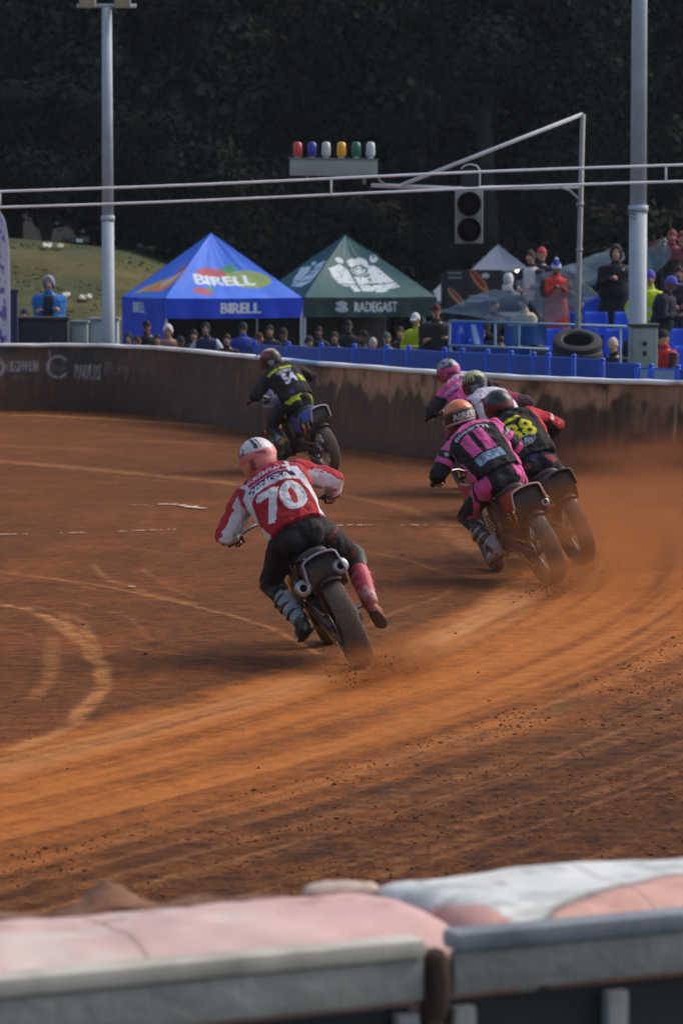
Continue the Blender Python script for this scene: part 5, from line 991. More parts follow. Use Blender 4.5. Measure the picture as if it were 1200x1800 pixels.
# behind the left sheet and on the terrace
SP(866, 522, 56.4, 1.72, cw(26, 26, 36), 'dark haired person under the plastic sheet left of the cream jacket', 'hair', BK, sit=True, arms='lap', yaw=.6)
SP(921, 518, 56.0, 1.72, cw(186, 178, 150), 'seated person in a cream jacket with dark hair', 'hair', cw(44, 28, 26), sit=True, arms='lap', yaw=-.6, bulk=1.1)
SP(934, 438, 58.5, 1.78, cw(34, 34, 48), 'person with an open dark jacket over a white shirt, left of the red cap', 'hair', cw(60, 44, 36), arms='front', patt=pat_open(cw(216, 214, 210), .11), yaw=-.5)
SP(950, 433, 59.3, 1.80, cw(24, 30, 50), 'person in navy turned away with a red cap', 'cap', cw(188, 62, 70), arms='front', yaw=2.6)
SP(977, 456, 57.2, 1.74, cw(196, 58, 44), 'person in an orange-red jacket with dark sleeves and a blue and white bobble hat', 'bobble', cw(44, 62, 168), cw(190, 200, 230), arms='phone', patt=pat_sleeve(cw(52, 30, 32), .19), bulk=1.12, ahead=.6, long=True, skin=lin((140, 80, 66)))
SP(880, 586, 52.4, 1.5, cw(40, 34, 60), 'small dark figure leaning over beside the blue striped flag', 'hair', cw(48, 34, 30), arms='rail', leanf=.3)
SP(913, 594, 52.0, 1.55, cw(62, 40, 40), 'person with black hair half hidden behind the barrier left of the tyres', 'hair', BK, arms='down', skin=lin((160, 100, 80)))
SP(1082, 431, 58.4, 1.86, cw(18, 20, 28), 'tall person in a long black hooded coat left of the floodlight pole', 'hood', cw(30, 32, 40), arms='one', bulk=1.3, long=True, belly=.2, patt=lambda C_, r_, f_, u_, n_: mixc(C_, cw(190, 190, 196), ((np.hypot(r_+.12, u_-1.38) < .025)*.8)))
SP(1079, 592, 52.3, 1.68, cw(26, 28, 34), 'balding grey-haired person in black right of the tyres', 'bald_grey', cw(206, 176, 158), arms='down', skin=lin((214, 166, 142)), yaw=-.6, bulk=1.15)
SP(1168, 578, 51.2, 1.76, cw(176, 40, 40), 'person in a red jacket with black sleeves and cap, right of the grey-green cabinet', 'cap', BK, arms='front', yaw=-1.0, bulk=1.2, patt=pat_sleeve(cw(30, 26, 30), .21))
SP(1142, 474, 55.2, 1.80, cw(200, 222, 40), 'person in a fluorescent yellow vest behind the floodlight pole', 'beanie', cw(92, 84, 190), arms='down', patt=hv, bulk=1.1)
SP(1163, 481, 54.6, 1.78, cw(24, 28, 48), 'person in a navy coat and violet-blue cap leaning to the yellow vest', 'cap', cw(88, 92, 190), arms='front', leanf=.18, yaw=1.2, bulk=1.2, skin=lin((130, 94, 84)))
SP(1192, 466, 56.6, 1.78, cw(34, 28, 48), 'person in a plum-coloured jacket at the right edge of the terrace', 'hair', cw(66, 34, 32), arms='front', skin=lin((176, 116, 108)))
SP(1181, 402, 61.5, 1.80, cw(120, 52, 60), 'person in a dull pink jacket highest at the right edge', 'hair', cw(150, 70, 74), arms='up', skin=lin((196, 120, 116)), patt=lambda C_, r_, f_, u_, n_: mixc(C_, cw(28, 30, 28), (u_ < 1.22).astype(float)))
SP(1197, 405, 62.5, 1.84, cw(70, 44, 50), 'person in maroon partly out of the picture behind the pink jacket', 'cap', cw(120, 50, 54), arms='down')

for i, (x, yt, Y, h, c, hd, hcl, lb_) in enumerate(((243, 590, 65.6, 1.55, (34, 60, 120), 'hair', (50, 36, 30), 'short person in mid blue between the long black hair and the black cap'), (316, 590, 66, 1.58, (44, 44, 52), 'cap', (40, 40, 60), 'person in grey with a navy cap right of the white hood'), (341, 578, 70, 1.72, (28, 26, 30), 'hair', (30, 24, 22), 'dim figure deep under the blue tent left of the white sleeves'), (452, 584, 66.4, 1.62, (52, 30, 40), 'hair', (84, 52, 36), 'person in dark plum with brown hair behind the farthest racer'), (500, 576, 69.5, 1.72, (36, 40, 60), 'cap', (24, 24, 30), 'person in slate blue just left of the shared tent leg'), (541, 590, 63, 1.62, (30, 30, 38), 'beanie', (50, 50, 60), 'person in a grey knitted hat just right of the shared tent leg'), (588, 582, 66, 1.66, (46, 38, 34), 'hair', (70, 48, 36), 'person in brown between the two dim figures under the green tent'), (636, 580, 67, 1.7, (28, 32, 30), 'cap', (20, 22, 22), 'person in black-green behind and left of the bald head'), (800, 560, 57.5, 1.74, (26, 28, 34), 'hair', (34, 28, 26), 'person in black right of the very big figure, behind the handrail'), (842, 574, 54.5, 1.66, (60, 56, 66), 'hair', (70, 50, 44), 'person in mauve-grey behind the blue flag'), (940, 574, 53.2, 1.66, (40, 36, 42), 'beanie', (90, 40, 46), 'person in charcoal with a dark red knitted hat left of the tyre stack'), (1012, 520, 57.6, 1.74, (70, 60, 56), 'hair', (60, 48, 40), 'person in brown partly hidden behind the slim mast'), (1119, 560, 54, 1.72, (50, 44, 60), 'hair', (60, 40, 34), 'person in dusky violet hidden behind the foot of the right pole'))):
    SP(x, yt, Y, h, cw(*c), lb_, hd, cw(*hcl), arms=('down', 'crossed', 'front')[i % 3], yaw=(-.7, .5, 0, 1.1)[i % 4], skin=lin(((176, 124, 104), (150, 104, 88), (190, 140, 118))[i % 3]))
# ================================================================== MOTORCYCLES AND RIDERS
def xf(Mx, p): return np.array(Mx@Vector([float(v) for v in p]))
def motorcycle(px, py, yaw, lean, st, label):
    c = G(px, py); lr, yr = R(lean), R(yaw); root = bpy.data.objects.new('racing_motorcycle', None); SC.collection.objects.link(root); tag(root, label, 'motorcycle', 'flat track motorcycles in the race')
    Mx = Matrix.Translation((c[0], c[1], .065-.065*math.cos(lr)-.006))@Matrix.Rotation(yr, 4, 'Z')@Matrix.Rotation(-lr, 4, 'Y'); root.matrix_world = Mx
    def bd(b, nm, m, par=None, **k): return b.build(nm, m, par or root, local=True, **k)
    main, dark, edge = st['main'], st.get('dark', M['blackp']), st['edge']
    def wheel(cy, cz, steer, w_, front):
        Rs = np.array(Matrix.Rotation(steer, 3, 'Z')); ax = Rs@np.array([1, 0, 0]); C_ = np.array([0, cy, cz]); ro = .335; h = w_/2
        b = MB(); b.lathe([(.262, -.030), (.254, -.045), (.240, -.045), (.232, -.02), (.232, .02), (.240, .045), (.254, .045), (.262, .030), (.248, 0)], C_, ax, 48); b.lathe([(.03, -.06), (.045, -.05), (.045, -.03), (.03, -.02), (.03, .02), (.045, .03), (.045, .05), (.03, .06), (.012, .06), (.012, -.06)], C_, ax, 20)
        wh = bd(b, 'wheel', M['alloy'])
        b = MB(); U = Rs@np.array([0, 1, 0])
        for k in range(32):
            a = 2*math.pi*k/32; d = U*math.cos(a)+np.array([0, 0, 1])*math.sin(a); a2 = a+(.5 if k % 4 < 2 else -.5); d2 = U*math.cos(a2)+np.array([0, 0, 1])*math.sin(a2); b.cyl(C_+ax*(.04 if k % 2 else -.04)+d2*.042, C_+d*.235, .0022, 5)
        bd(b, 'spokes', M['steel'], wh)
        b = MB(); prof = [(.250, -.043), (.262, -.058), (.285, -h*.96), (.302, -h), (.316, -h*.90), (.327, -h*.66), (.333, -h*.36), (.335, 0), (.333, h*.36), (.327, h*.66), (.316, h*.90), (.302, h), (.285, h*.96), (.262, .058), (.250, .043)]
        b.lathe(prof, C_, ax, 144, mod=lambda i, j: (-.006 if (3 <= i <= 11 and ((j+(i % 3)*2) % 6 == 0)) else 0)+(-.004 if i in (6, 8) and (j % 3 == 0) else 0)); bd(b, 'tyre', M['rubber'], wh, smooth='auto')
        for sx in ((-1, 1) if not front else (1,)):
            b = MB(); rd = (.105 if sx < 0 else .11) if not front else .15; b.lathe([(rd-.035, -.002), (rd, -.002), (rd, .002), (rd-.035, .002)], C_+ax*sx*.085, ax, 40, mod=lambda i, j: (.006 if (sx < 0 and not front and i in (1, 2) and j % 2) else 0))
            for k in range(5): a = 2*math.pi*k/5; b.cyl(C_+ax*sx*.08+(U*math.cos(a)+np.array([0, 0, 1])*math.sin(a))*.03, C_+ax*sx*.085+(U*math.cos(a+.3)+np.array([0, 0, 1])*math.sin(a+.3))*(rd-.03), .006, 6)
            bd(b, 'sprocket' if sx < 0 and not front else 'brake_disc', M['steel'], wh)
    wheel(0, .335, 0, .150, False); wheel(1.42, .335, R(-9), .115, True)
    for s in (-1, 1):
        b = MB(); b.tube([(.098*s, -.03, .335), (.108*s, .18, .36), (.115*s, .56, .43)], [.022, .026, .032], 8, flat=1.5, rnd=False); b.box((.105*s, -.02, .335), (.02, .10, .055), bev=.006); b.cyl((.10*s, 0, .335), (.125*s, 0, .335), .018, 6); bd(b, 'swingarm', st.get('arm', M['alloy']), smooth='auto')
    b = MB(); b.cyl((-.125, 0, .335), (.125, 0, .335), .011, 8); bd(b, 'axle', M['steel'])
    b = MB()
    for s in (-1, 1):
        b.tube([(0.02*s, 1.12, .93), (.11*s, .95, .62), (.12*s, .82, .32), (.12*s, .6, .27), (.125*s, .52, .42), (.115*s, .62, .78), (.03*s, 1.1, .90)], .016, 8, sub=3); b.tube([(.11*s, .60, .77), (.09*s, .35, .80), (.08*s, .05, .84)], .013, 8); b.tube([(.12*s, .50, .50), (.09*s, .12, .80)], .011, 8)
    b.cyl((0, 1.10, .86), (0, 1.17, 1.02), .032, 12); bd(b, 'frame', st.get('frame', M['alloy']))
    b = MB(); b.box((0, .68, .38), (.21, .34, .20), bev=.045); b.lathe([(0, -.022), (.085, -.02), (.10, 0), (.085, .014), (0, .014)], (.125, .70, .38), (1, 0, 0), 24, closed=False); b.lathe([(0, -.014), (.08, -.014), (.095, 0), (.08, .02), (0, .022)], (-.125, .72, .38), (1, 0, 0), 24, closed=False)
    b.tube([(0, .74, .46), (0, .80, .62)], [.075, .075], 16, rnd=False); b.box((0, .81, .67), (.15, .17, .10), bev=.02)
    for k in range(6): b.box((0, .755+k*.012, .49+k*.026), (.20, .19, .007), np.array(Matrix.Rotation(R(-20), 3, 'X')))
    bd(b, 'engine', M['alloy'], smooth='auto')
    for s in (-1, 1):
        b = MB(); b.box((.17*s, .56, .30), (.09, .05, .018), bev=.004); b.cyl((.11*s, .57, .31), (.15*s, .56, .305), .009, 8); bd(b, 'footpeg', M['steel'], smooth='auto')
    b = MB(); b.tube([(-.118, .0, .445), (-.118, .5, .47)], .008, 6, flat=1.6); b.tube([(-.118, .0, .228), (-.118, .5, .37)], .008, 6, flat=1.6); bd(b, 'chain', M['gold'])
    b = MB(); b.cyl((0, .42, .42), (.01, .50, .74), .02, 10); 
    for k in range(9): b.lathe([(.032, -.006), (.040, 0), (.032, .006)], (0.0+.001*k, .435+.0075*k, .48+.027*k), (0, .25, 1), 16)
    bd(b, 'shock_absorber', M['gold'])
    for s in (-1, 1):
        b = MB(); b.cyl((.095*s, 1.43, .335), (.095*s, 1.31, .62), .030, 12); b.cyl((.095*s, 1.31, .62), (.095*s, 1.16, 1.02), .023, 12); bd(b, 'fork_leg', M['gold'] if st.get('goldfork', 1) else M['steel'])
    b = MB(); b.box((0, 1.19, .95), (.26, .07, .03), bev=.01); b.box((0, 1.24, .80), (.26, .07, .03), bev=.01); bd(b, 'fork_clamp', M['alloy'], smooth='auto')
    gx, gy, gz = .425, .99, 1.03
    b = MB(); b.tube([(-gx, gy, gz), (-.24, 1.07, 1.065), (-.12, 1.13, 1.04), (-.06, 1.14, 1.0), (.06, 1.14, 1.0), (.12, 1.13, 1.04), (.24, 1.07, 1.065), (gx, gy, gz)], .0125, 10, sub=3); hb = bd(b, 'handlebar', M['steel'])
    for s in (-1, 1):
        d = nrm(np.array([gx*s, gy, gz])-np.array([.24*s, 1.07, 1.065])); e = np.array([gx*s, gy, gz]); b = MB(); b.cyl(e-d*.12, e+d*.005, .018, 12); b.cyl(e+d*.0, e+d*.01, .024, 12); bd(b, 'grip', M['rubber_blk'], hb); b = MB(); b.tube([e-d*.15+np.array([0, .03, 0]), e-d*.08+np.array([0, .055, -.01]), e+np.array([0, .05, -.015])], .006, 6); bd(b, 'lever', M['steel'], hb)
    b = MB(); b.loft([((0, .60, .84), (1, 0, 0), (0, 0, 1), .08, .05), ((0, .70, .88), (1, 0, 0), (0, 0, 1), .12, .085), ((0, .88, .92), (1, 0, 0), (0, 0, 1), .15, .10), ((0, 1.0, .94), (1, 0, 0), (0, 0, 1), .13, .085), ((0, 1.08, .94), (1, 0, 0), (0, 0, 1), .06, .05)], 20); bd(b, 'fuel_tank', st.get('tank', main))
    for s in (-1, 1):
        g = np.zeros((8, 8, 3))
        for i in range(8):
            for j in range(8): g[i, j] = ((.15+.03*math.sin(i/7*math.pi)*math.sin(j/7*math.pi))*s, .78+.42*i/7, .68+.26*j/7-.02*i/7)
        b = MB(); b.grid(g); o = bd(b, 'radiator_shroud', st.get('tank', main)); o.modifiers.new('t', 'SOLIDIFY').thickness = .006
    b = MB(); rings = []
    for y, z_, w_, h_ in ((.68, .86, .07, .03), (.60, .87, .10, .035), (.45, .865, .115, .04), (.30, .875, .12, .045), (.20, .90, .11, .05), (.16, .91, .07, .03)): rings.append(((0, y, z_-.03+st.get('tail_dz', 0)*.8*(y < .4)), (1, 0, 0), (0, 0, 1), w_, h_))
    b.loft(rings, 18); bd(b, 'seat', M['blackp'])
    # tail: arched shell with a pale lip and dark liner
    tw = st.get('tail_w', .145); prof = []
    for a in np.linspace(-1, 1, 25): prof.append((math.sin(a*1.35)*tw/math.sin(1.35), .075*math.cos(a*1.35)**.8 if math.cos(a*1.35) > 0 else 0))
    tdz = st.get('tail_dz', 0); ty = [(.34, .79, .75, .7), (.25, .80, .88, .8), (.12, .815, .96, .95), (0, .835, 1.0, 1.0), (-.08, .85, 1.0, 1.0), (-.14, .855, .96, .95)]
    g = np.zeros((len(ty), len(prof), 3))
    for i, (y, z_, kx, kz) in enumerate(ty):
        for j, (x_, h_) in enumerate(prof): dn = max(0, abs(x_)/tw-.86)/.14; g[i, j] = (x_*kx, y, z_+h_*kz-dn*.12+tdz*min(1, (.40-y)/.25))
    b = MB(); b.grid(g); o = bd(b, 'tail_cover', main); o.modifiers.new('t', 'SOLIDIFY').thickness = .010
    b = MB(); b.tube([g[-1][j]+np.array([0, -.004, 0]) for j in range(len(prof))], .0085, 8); bd(b, 'tail_edge', edge)
    b = MB(); q = g[-1].copy(); n_ = len(q); base = np.array([[x_*.86, -.12, .60+.03*abs(x_)/tw+tdz*.5] for x_ in q[:, 0]]); gg = np.stack([q*[.97, 1, 1]+[0, .02, -.004], lerp(q, base, .5)*[.99, 1, 1]+[0, .01, 0], base]); b.grid(gg); o = bd(b, 'mud_panel', dark); o.modifiers.new('t', 'SOLIDIFY').thickness = .006
    b = MB(); gg = np.zeros((14, 9, 3))
    for i, a in enumerate(np.linspace(R(60), R(118), 14)):
        for j, x_ in enumerate(np.linspace(-1, 1, 9)): rr_ = .385-.03*x_*x_; gg[i, j] = (x_*.085, math.cos(a)*rr_*1.0, .335+math.sin(a)*rr_)
    b.grid(gg); o = bd(b, 'rear_fender', M['blackp']); o.modifiers.new('t', 'SOLIDIFY').thickness = .005
    for s in (-1, 1):
        b = MB(); b.box((.15*s, .30, .70), (.014, .26, .20), np.array(Matrix.Rotation(R(8), 3, 'X')), bev=.006); bd(b, 'side_plate', st.get('plate', dark), smooth='auto')
    b = MB(); b.box((0, 1.30, .98), (.22, .016, .22), np.array(Matrix.Rotation(R(-20), 3, 'X')), bev=.006); bd(b, 'front_plate', st.get('plate', dark), smooth='auto')
    for (ex, ey, ez, r_) in st['pipes']:
        b = MB(); b.tube([(ex*.6, .86, .60), (ex*.9, .80, .48), (ex*1.0, .55, .52), (ex, .42, ez-.08)], .022, 10, sub=3); bd(b, 'exhaust_pipe', M['steel'])
        b = MB(); P_ = np.array([ex, ey, ez]); Q_ = np.array([ex*1.0, ey+.38, ez-.07]); d = nrm(P_-Q_); b.tube([Q_, lerp(Q_, P_, .1), lerp(Q_, P_, .95), P_], [r_*.6, r_, r_, r_*.96], 20, rnd=False); sil = bd(b, 'silencer', st.get('can', M['alloy']))
        b = MB(); b.lathe([(r_*.42, 0), (r_*.98, -.002), (r_*.99, .016), (r_*.62, .03), (r_*.45, .032)], P_, d, 24); bd(b, 'end_cap', M['endcap'], sil); b = MB(); b.cyl(P_-d*.03, P_+d*.012, r_*.43, 16); bd(b, 'outlet', M['darkhole'], sil)
    b = MB()
    for k in range(5): b.tube([(.10+.01*k, .66-.03*k, .60-.05*k), (.14, .55-.03*k, .52-.03*k), (.12, .42, .45-.02*k)], .006, 6)
    b.box((.12, .62, .56), (.05, .09, .07), bev=.01); b.box((.13, .50, .44), (.04, .07, .05), bev=.01); bd(b, 'hoses', M['gold'], smooth='auto')
    return root, Mx, (gx, gy, gz)
M['endcap'] = mat('brushed_end_cap', (.42, .44, .47), .45, .6, dirt=.4, dscale=22)
def painted(nm, c, **k): return mat(nm, lin(c), .4, dirt=.35, dscale=12, coat=.2, **k)
def rider(Mx, grip, st, label):
    J = {}; T = lambda p: xf(Mx, p); R3 = np.array(Mx.to_3x3()); bx, by, bz = R3[:, 0], R3[:, 1], R3[:, 2]; upw = np.array([0, 0, 1.])
    o_ = st.get('off', {}); g = lambda k, d: T(np.array(d)+np.array(o_.get(k, (0, 0, 0))))
    J['pelvis'] = g('pelvis', (0, .43, .985)); J['neck'] = g('neck', (0, .84, 1.375)); sp = nrm(J['neck']-J['pelvis']); tw = st.get('twist', 0.); rx = nrm(bx*math.cos(tw)+np.cross(sp, bx)*math.sin(tw)+upw*st.get('shroll', -.10))
    sc_ = J['neck']-sp*.075; J['shL'] = sc_-rx*.192; J['shR'] = sc_+rx*.192; J['hipL'] = J['pelvis']-bx*.105-bz*.02; J['hipR'] = J['pelvis']+bx*.105-bz*.02
    bn = nrm(np.cross(rx, sp)); bn = bn if np.dot(bn, by) < 0 else -bn; J['bow'] = bn*.055
    hu = nrm(bz*.75+upw*.35+by*.12); J['hu'] = hu; J['hf'] = nrm(by-bx*st.get('look', .12)-upw*.18); J['head'] = J['neck']+hu*.125+by*.085-bx*.01+T(o_.get('head', (0, 0, 0)))-T((0, 0, 0))
    for s, q in ((-1, 'L'), (1, 'R')):
        gr = T((grip[0]*s-.06*s, grip[1]+.02, grip[2]-.002)); J['gr'+q] = gr; J['kn'+q] = g('kn'+q, (.285*s, .80, .685)); J['an'+q] = g('an'+q, (.225*s, .50, .385)); J['to'+q] = g('to'+q, (.25*s, .67, .29))
        el0 = solve_mid(J['sh'+q], gr-by*.05, .29, .28, bx*s*.85-bz*.45-by*.45); J['el'+q] = el0+T(o_.get('el'+q, (0, 0, 0)))-T((0, 0, 0)); fd = nrm(gr-J['el'+q]); J['wr'+q] = gr-fd*.085+bz*.022; J['fd'+q] = fd
    c0 = G(*px_of(J['pelvis'])) if False else np.array([J['pelvis'][0], J['pelvis'][1], 0.0]); root = empty('person', c0, label, 'rider', 'racers on motorcycles')
    # body
    b = MB(); b.loft(torso_rings(J, -.012, 1.), 20); b.tube([J['neck']-sp*.04, J['head']-hu*.05], [.058, .054], 12)
    for q in 'LR':
        b.tube([J['sh'+q], lerp(J['sh'+q], J['el'+q], .5), J['el'+q], lerp(J['el'+q], J['wr'+q], .35), J['wr'+q]], [.052, .046, .038, .038, .028], 12); b.tube([J['hip'+q], lerp(J['hip'+q], J['kn'+q], .5), J['kn'+q], lerp(J['kn'+q], J['an'+q], .3), J['an'+q]], [.085, .076, .056, .054, .038], 12); b.tube([J['an'+q], lerp(J['an'+q], J['to'+q], .5), J['to'+q]], [.036, .034, .024], 10)
    hm, Rm, hc = head_mb(J, .98); off = b.n; Vh = np.vstack(hm.v)@Rm.T+hc; b.v.append(Vh); b.n += len(Vh)
    for f in hm.f: b.f.append([i+off for i in f]); b.m.append(0)
    body = b.build('body', M['skin'], root); remesh(body, .012, 1)
    hb = MB()
    for s, q in ((-1, 'L'), (1, 'R')): hand(hb, J['wr'+q], J['fd'+q], bz-by*.2, -bx*s, .93, .8, True, .9)
    join_into(body, hb); V, N = VN(body); C_ = np.tile(np.array(SKN), (len(V), 1)); paint_head(V, C_, Rm, hc, .98, SKN); setcol(body, C_)
    # jersey
    fr = (J['pelvis'], rx, sp, bn)
    def coords(V): d = V-J['pelvis']; return d@rx, d@sp, d@bn
    b = MB(); b.loft([(c_+bn*.012, u_, v_, w_*kw, d_) for (c_, u_, v_, w_, d_), kw in zip(torso_rings(J, .026, 1., low=st.get('hem', 0.), top=.97), [1.12, 1.2, 1.3, 1.3, 1.25, 1.2, 1.12, 1.05, 1, 1, 1])], 26)
    for q in 'LR':
        S_, E_, W_ = J['sh'+q], J['el'+q], J['wr'+q]; b.tube([S_-sp*.0, lerp(S_, E_, .35), lerp(S_, E_, .7), E_, lerp(E_, W_, .4), lerp(E_, W_, .98)], [.086, .088, .084, .078, .070, .054], 16)
        b.ball(lerp(S_, J['neck'], .35)-sp*.01, (.085, .085, .085), 14, 10)
    b.tube([J['neck']-sp*.05, J['neck']+sp*.02+hu*.02], [.088, .074], 14)
    jk = b.build('jersey', M['cloth'], root); remesh(jk, st.get('vox', .0075), 5); displace(jk, .016, 7, 11, 2); displace(jk, .009, 17, 5, 2)
    V, N = VN(jk); a_, b_, n_ = coords(V); back = (N@bn) > -.05; Q = np.stack([a_, b_], 1); dT = segdist(V, [J['pelvis']+sp*.1, J['neck']-sp*.1])
    sl = np.zeros(len(V), bool); und = np.zeros(len(V)); tpar = np.zeros(len(V))
    for s, q in ((-1, 'L'), (1, 'R')):
        S_, E_, W_ = J['sh'+q], J['el'+q], J['wr'+q]; out = lerp(S_, E_, .25); da = segdist(V, [out, E_, W_]); m = (da < .115) & ((a_*s) > .15) & (da < dT-.02) | ((a_*s) > .235); sl |= m
        ax = nrm(E_-S_); ref = nrm(bx*s*.8+bz*.5+by*.25); rel = V-lerp(S_, E_, .5); pr = (N@ref); und = np.where(m, pr, und); d1 = np.linalg.norm(E_-S_); t1 = ((V-S_)@ax)/d1; tpar = np.where(m, np.where(t1 < 1, t1, 1+((V-E_)@nrm(W_-E_))/max(.1, np.linalg.norm(W_-E_))), tpar)
    C_ = st['jersey'](Q, V, N, a_, b_, back, sl, und, tpar); setcol(jk, C_)
    # trousers
    b = MB(); b.loft(torso_rings(J, .008, 1., low=-.12, top=.29), 22)
    for q in 'LR': b.tube([J['hip'+q]-0*sp, lerp(J['hip'+q], J['kn'+q], .45), J['kn'+q], lerp(J['kn'+q], J['an'+q], .3), lerp(J['kn'+q], J['an'+q], .6)], [.112, .102, .082, .068, .062], 16); b.ball(J['hip'+q]*.6+J['pelvis']*.4-by*.03-sp*.03, (.115, .105, .105), 14, 10)
    tr_ = b.build('trousers', M['cloth'], root); remesh(tr_, .010, 9); displace(tr_, .010, 8, 31, 2); displace(tr_, .005, 20, 7, 2); V, N = VN(tr_); a_, b_, n_ = coords(V)
    loc = (V-np.array(Mx.translation))@R3; setcol(tr_, st['pants'](V, a_, b_, loc, N))
    for s, q in ((-1, 'L'), (1, 'R')):
        K_, A_, T_ = J['kn'+q], J['an'+q], J['to'+q]; b = MB(); P_ = [lerp(K_, A_, .30), lerp(K_, A_, .5), lerp(K_, A_, .8), A_]; b.tube(P_, [.068, .074, .060, .058], 16, flat=1.08); fd = nrm(T_-A_); dn = nrm(T_-A_-fd*0+(-bz)*.0); heel = A_-fd*.05-bz*.055
        b.tube([heel, lerp(A_, T_, .45)-bz*.01, T_, T_+fd*.035], [.042, .052, .044, .028], 14, flat=.95); bt = b.build('boot', M['boot'], root); remesh(bt, .008, 3); V, N = VN(bt); lt = (V-K_)@nrm(A_-K_); setcol(bt, st['boot'](V, lt, N, s, fbm(V*28, 2, 3), fbm(V*9, 2, 8)))
        b = MB(); b.loft([(heel-bz*.048-fd*.035, bx, bz, .030, .012), (heel-bz*.050, bx, bz, .040, .014), (lerp(A_, T_, .45)-bz*.062, bx, bz, .046, .012), (T_-bz*.048, bx, bz, .045, .012), (T_+fd*.055-bz*.035, bx, bz, .026, .010)], 12); b.build('sole', M['rubber_blk'], bt)
        for t in (.46, .62, .80):
            b = MB(); q0 = lerp(K_, A_, t); ax = nrm(A_-K_); rr_ = np.interp(t, [.5, .8], [.0755, .0635]); b.lathe([(.055, -.013), (rr_, -.012), (rr_, .012), (.055, .013)], q0, ax, 20); ox = bx*s; b.box(q0+nrm(ox-ax*np.dot(ox, ax))*(rr_+.004), (.012, .03, .026), R3, bev=.003); b.build('buckle_strap', st.get('strapL', st['strap']) if s < 0 else st['strap'], bt, smooth='auto')
        kg = MB(); kp = K_+nrm(K_-J['hip'+q])*.03; kg.loft([(lerp(K_, J['hip'+q], .22)+bn*0, bx, by, .094, .094), (K_, bx, by, .092, .096), (lerp(K_, A_, .24), bx, by, .082, .086)], 18, cap=False); o = kg.build('knee_guard', st.get('guard', M['blackp']), root)
        gl = MB(); hand(gl, J['wr'+q], J['fd'+q], bz-by*.2, -bx*s, 1.0, .8, True, 1.22); fdd = J['fd'+q]; gl.tube([J['wr'+q]-fdd*.05, J['wr'+q]-fdd*.01, J['wr'+q]+fdd*.02], [.041, .037, .034], 12); go_ = gl.build('glove', M['glove'], root); setcol(go_, np.tile(np.array(st['glove']), (len(go_.data.vertices), 1)))
    # helmet
    f, u = nrm(J['hf']), J['hu']; u = nrm(u-f*np.dot(u, f)); x = np.cross(f, u); Rm = np.stack([x, f, u], 1); hc = J['head']+u*.012
    def shp(V):
        V = V.copy(); y, z_ = V[:, 1], V[:, 2]; V[:, 1] += np.where(y > 0, .055*np.clip((-z_+.02)/.10, 0, 1), 0); V[:, 1] -= np.where(y < 0, .010*np.clip((-z_-.02)/.08, 0, 1), 0); V[:, 0] *= 1-.10*np.clip((-z_-.03)/.1, 0, 1); fl = z_ < -.115; V[fl, 2] = -.115-(V[fl, 2]+.115)*-.1
        rdg = np.exp(-((z_-.045)/.012)**2)*(y < .02)*.004; V += V/np.linalg.norm(V, axis=1)[:, None]*rdg[:, None]; return V
    b = MB(); b.ball(hc, (.134, .158, .146), 72, 50, rot=Rm, f=shp); hl_ = b.build('helmet', M['paint'], root); V, N = VN(hl_); q = (V-hc)@Rm; ph = np.arctan2(q[:, 0], -q[:, 1]); C_ = st['helmet'](q, ph, np.stack([ph*.145, q[:, 2]], 1)); C_[q[:, 2] < -.112] = cw(12, 12, 14)
    C_[(q[:, 1] > .06) & (q[:, 2] > -.06) & (q[:, 2] < .055)] = cw(20, 20, 24); setcol(hl_, C_)
    b = MB(); g_ = np.zeros((13, 9, 3))
    for i, s in enumerate(np.linspace(-1, 1, 13)):
        for j, t in enumerate(np.linspace(0, 1, 9)): g_[i, j] = hc+Rm@np.array([s*(.095-.02*t), .075+t*.16, .125-.012*t-s*s*.03-.02*(1-t)*0])
    b.grid(g_); o = b.build('visor_peak', M['paint'], hl_, col=np.array(st['peak'])); o.modifiers.new('t', 'SOLIDIFY').thickness = .005
    b = MB(); b.loft([(hc+Rm@np.array([0, .135, 0]), x, u, .085, .042), (hc+Rm@np.array([0, .158, -.002]), x, u, .078, .036)], 20); b.build('goggles', mat('goggle_lens', lin((30, 34, 50)), .1, coat=1), hl_)
    b = MB(); n = 60; ring = np.zeros((n, 7, 3)); sw = st.get('strapw', .020); sz = st.get('strapz', .0)
    for i in range(n):
        p_ = -2.6+5.2*i/(n-1)
        for j in range(7):
            z_ = sz-sw+2*sw*j/6; rr_ = math.sqrt(max(.01, 1-(z_/.146)**2))*1.03; ring[i, j] = hc+Rm@np.array([math.sin(p_)*.134*rr_, -math.cos(p_)*.158*rr_+(0), z_])
    b.grid(ring); gs = b.build('goggle_strap', M['paint'], hl_); V, N = VN(gs); q = (V-hc)@Rm; ph = np.arctan2(q[:, 0], -q[:, 1]); setcol(gs, st['gstrap'](np.stack([ph*.148, q[:, 2]], 1)))
    return root
def px_of(p): a, b = px2(p); return float(a), float(b)
BLK = cw(14, 14, 18)
full = lambda c, n: np.tile(np.array(c), (n, 1))
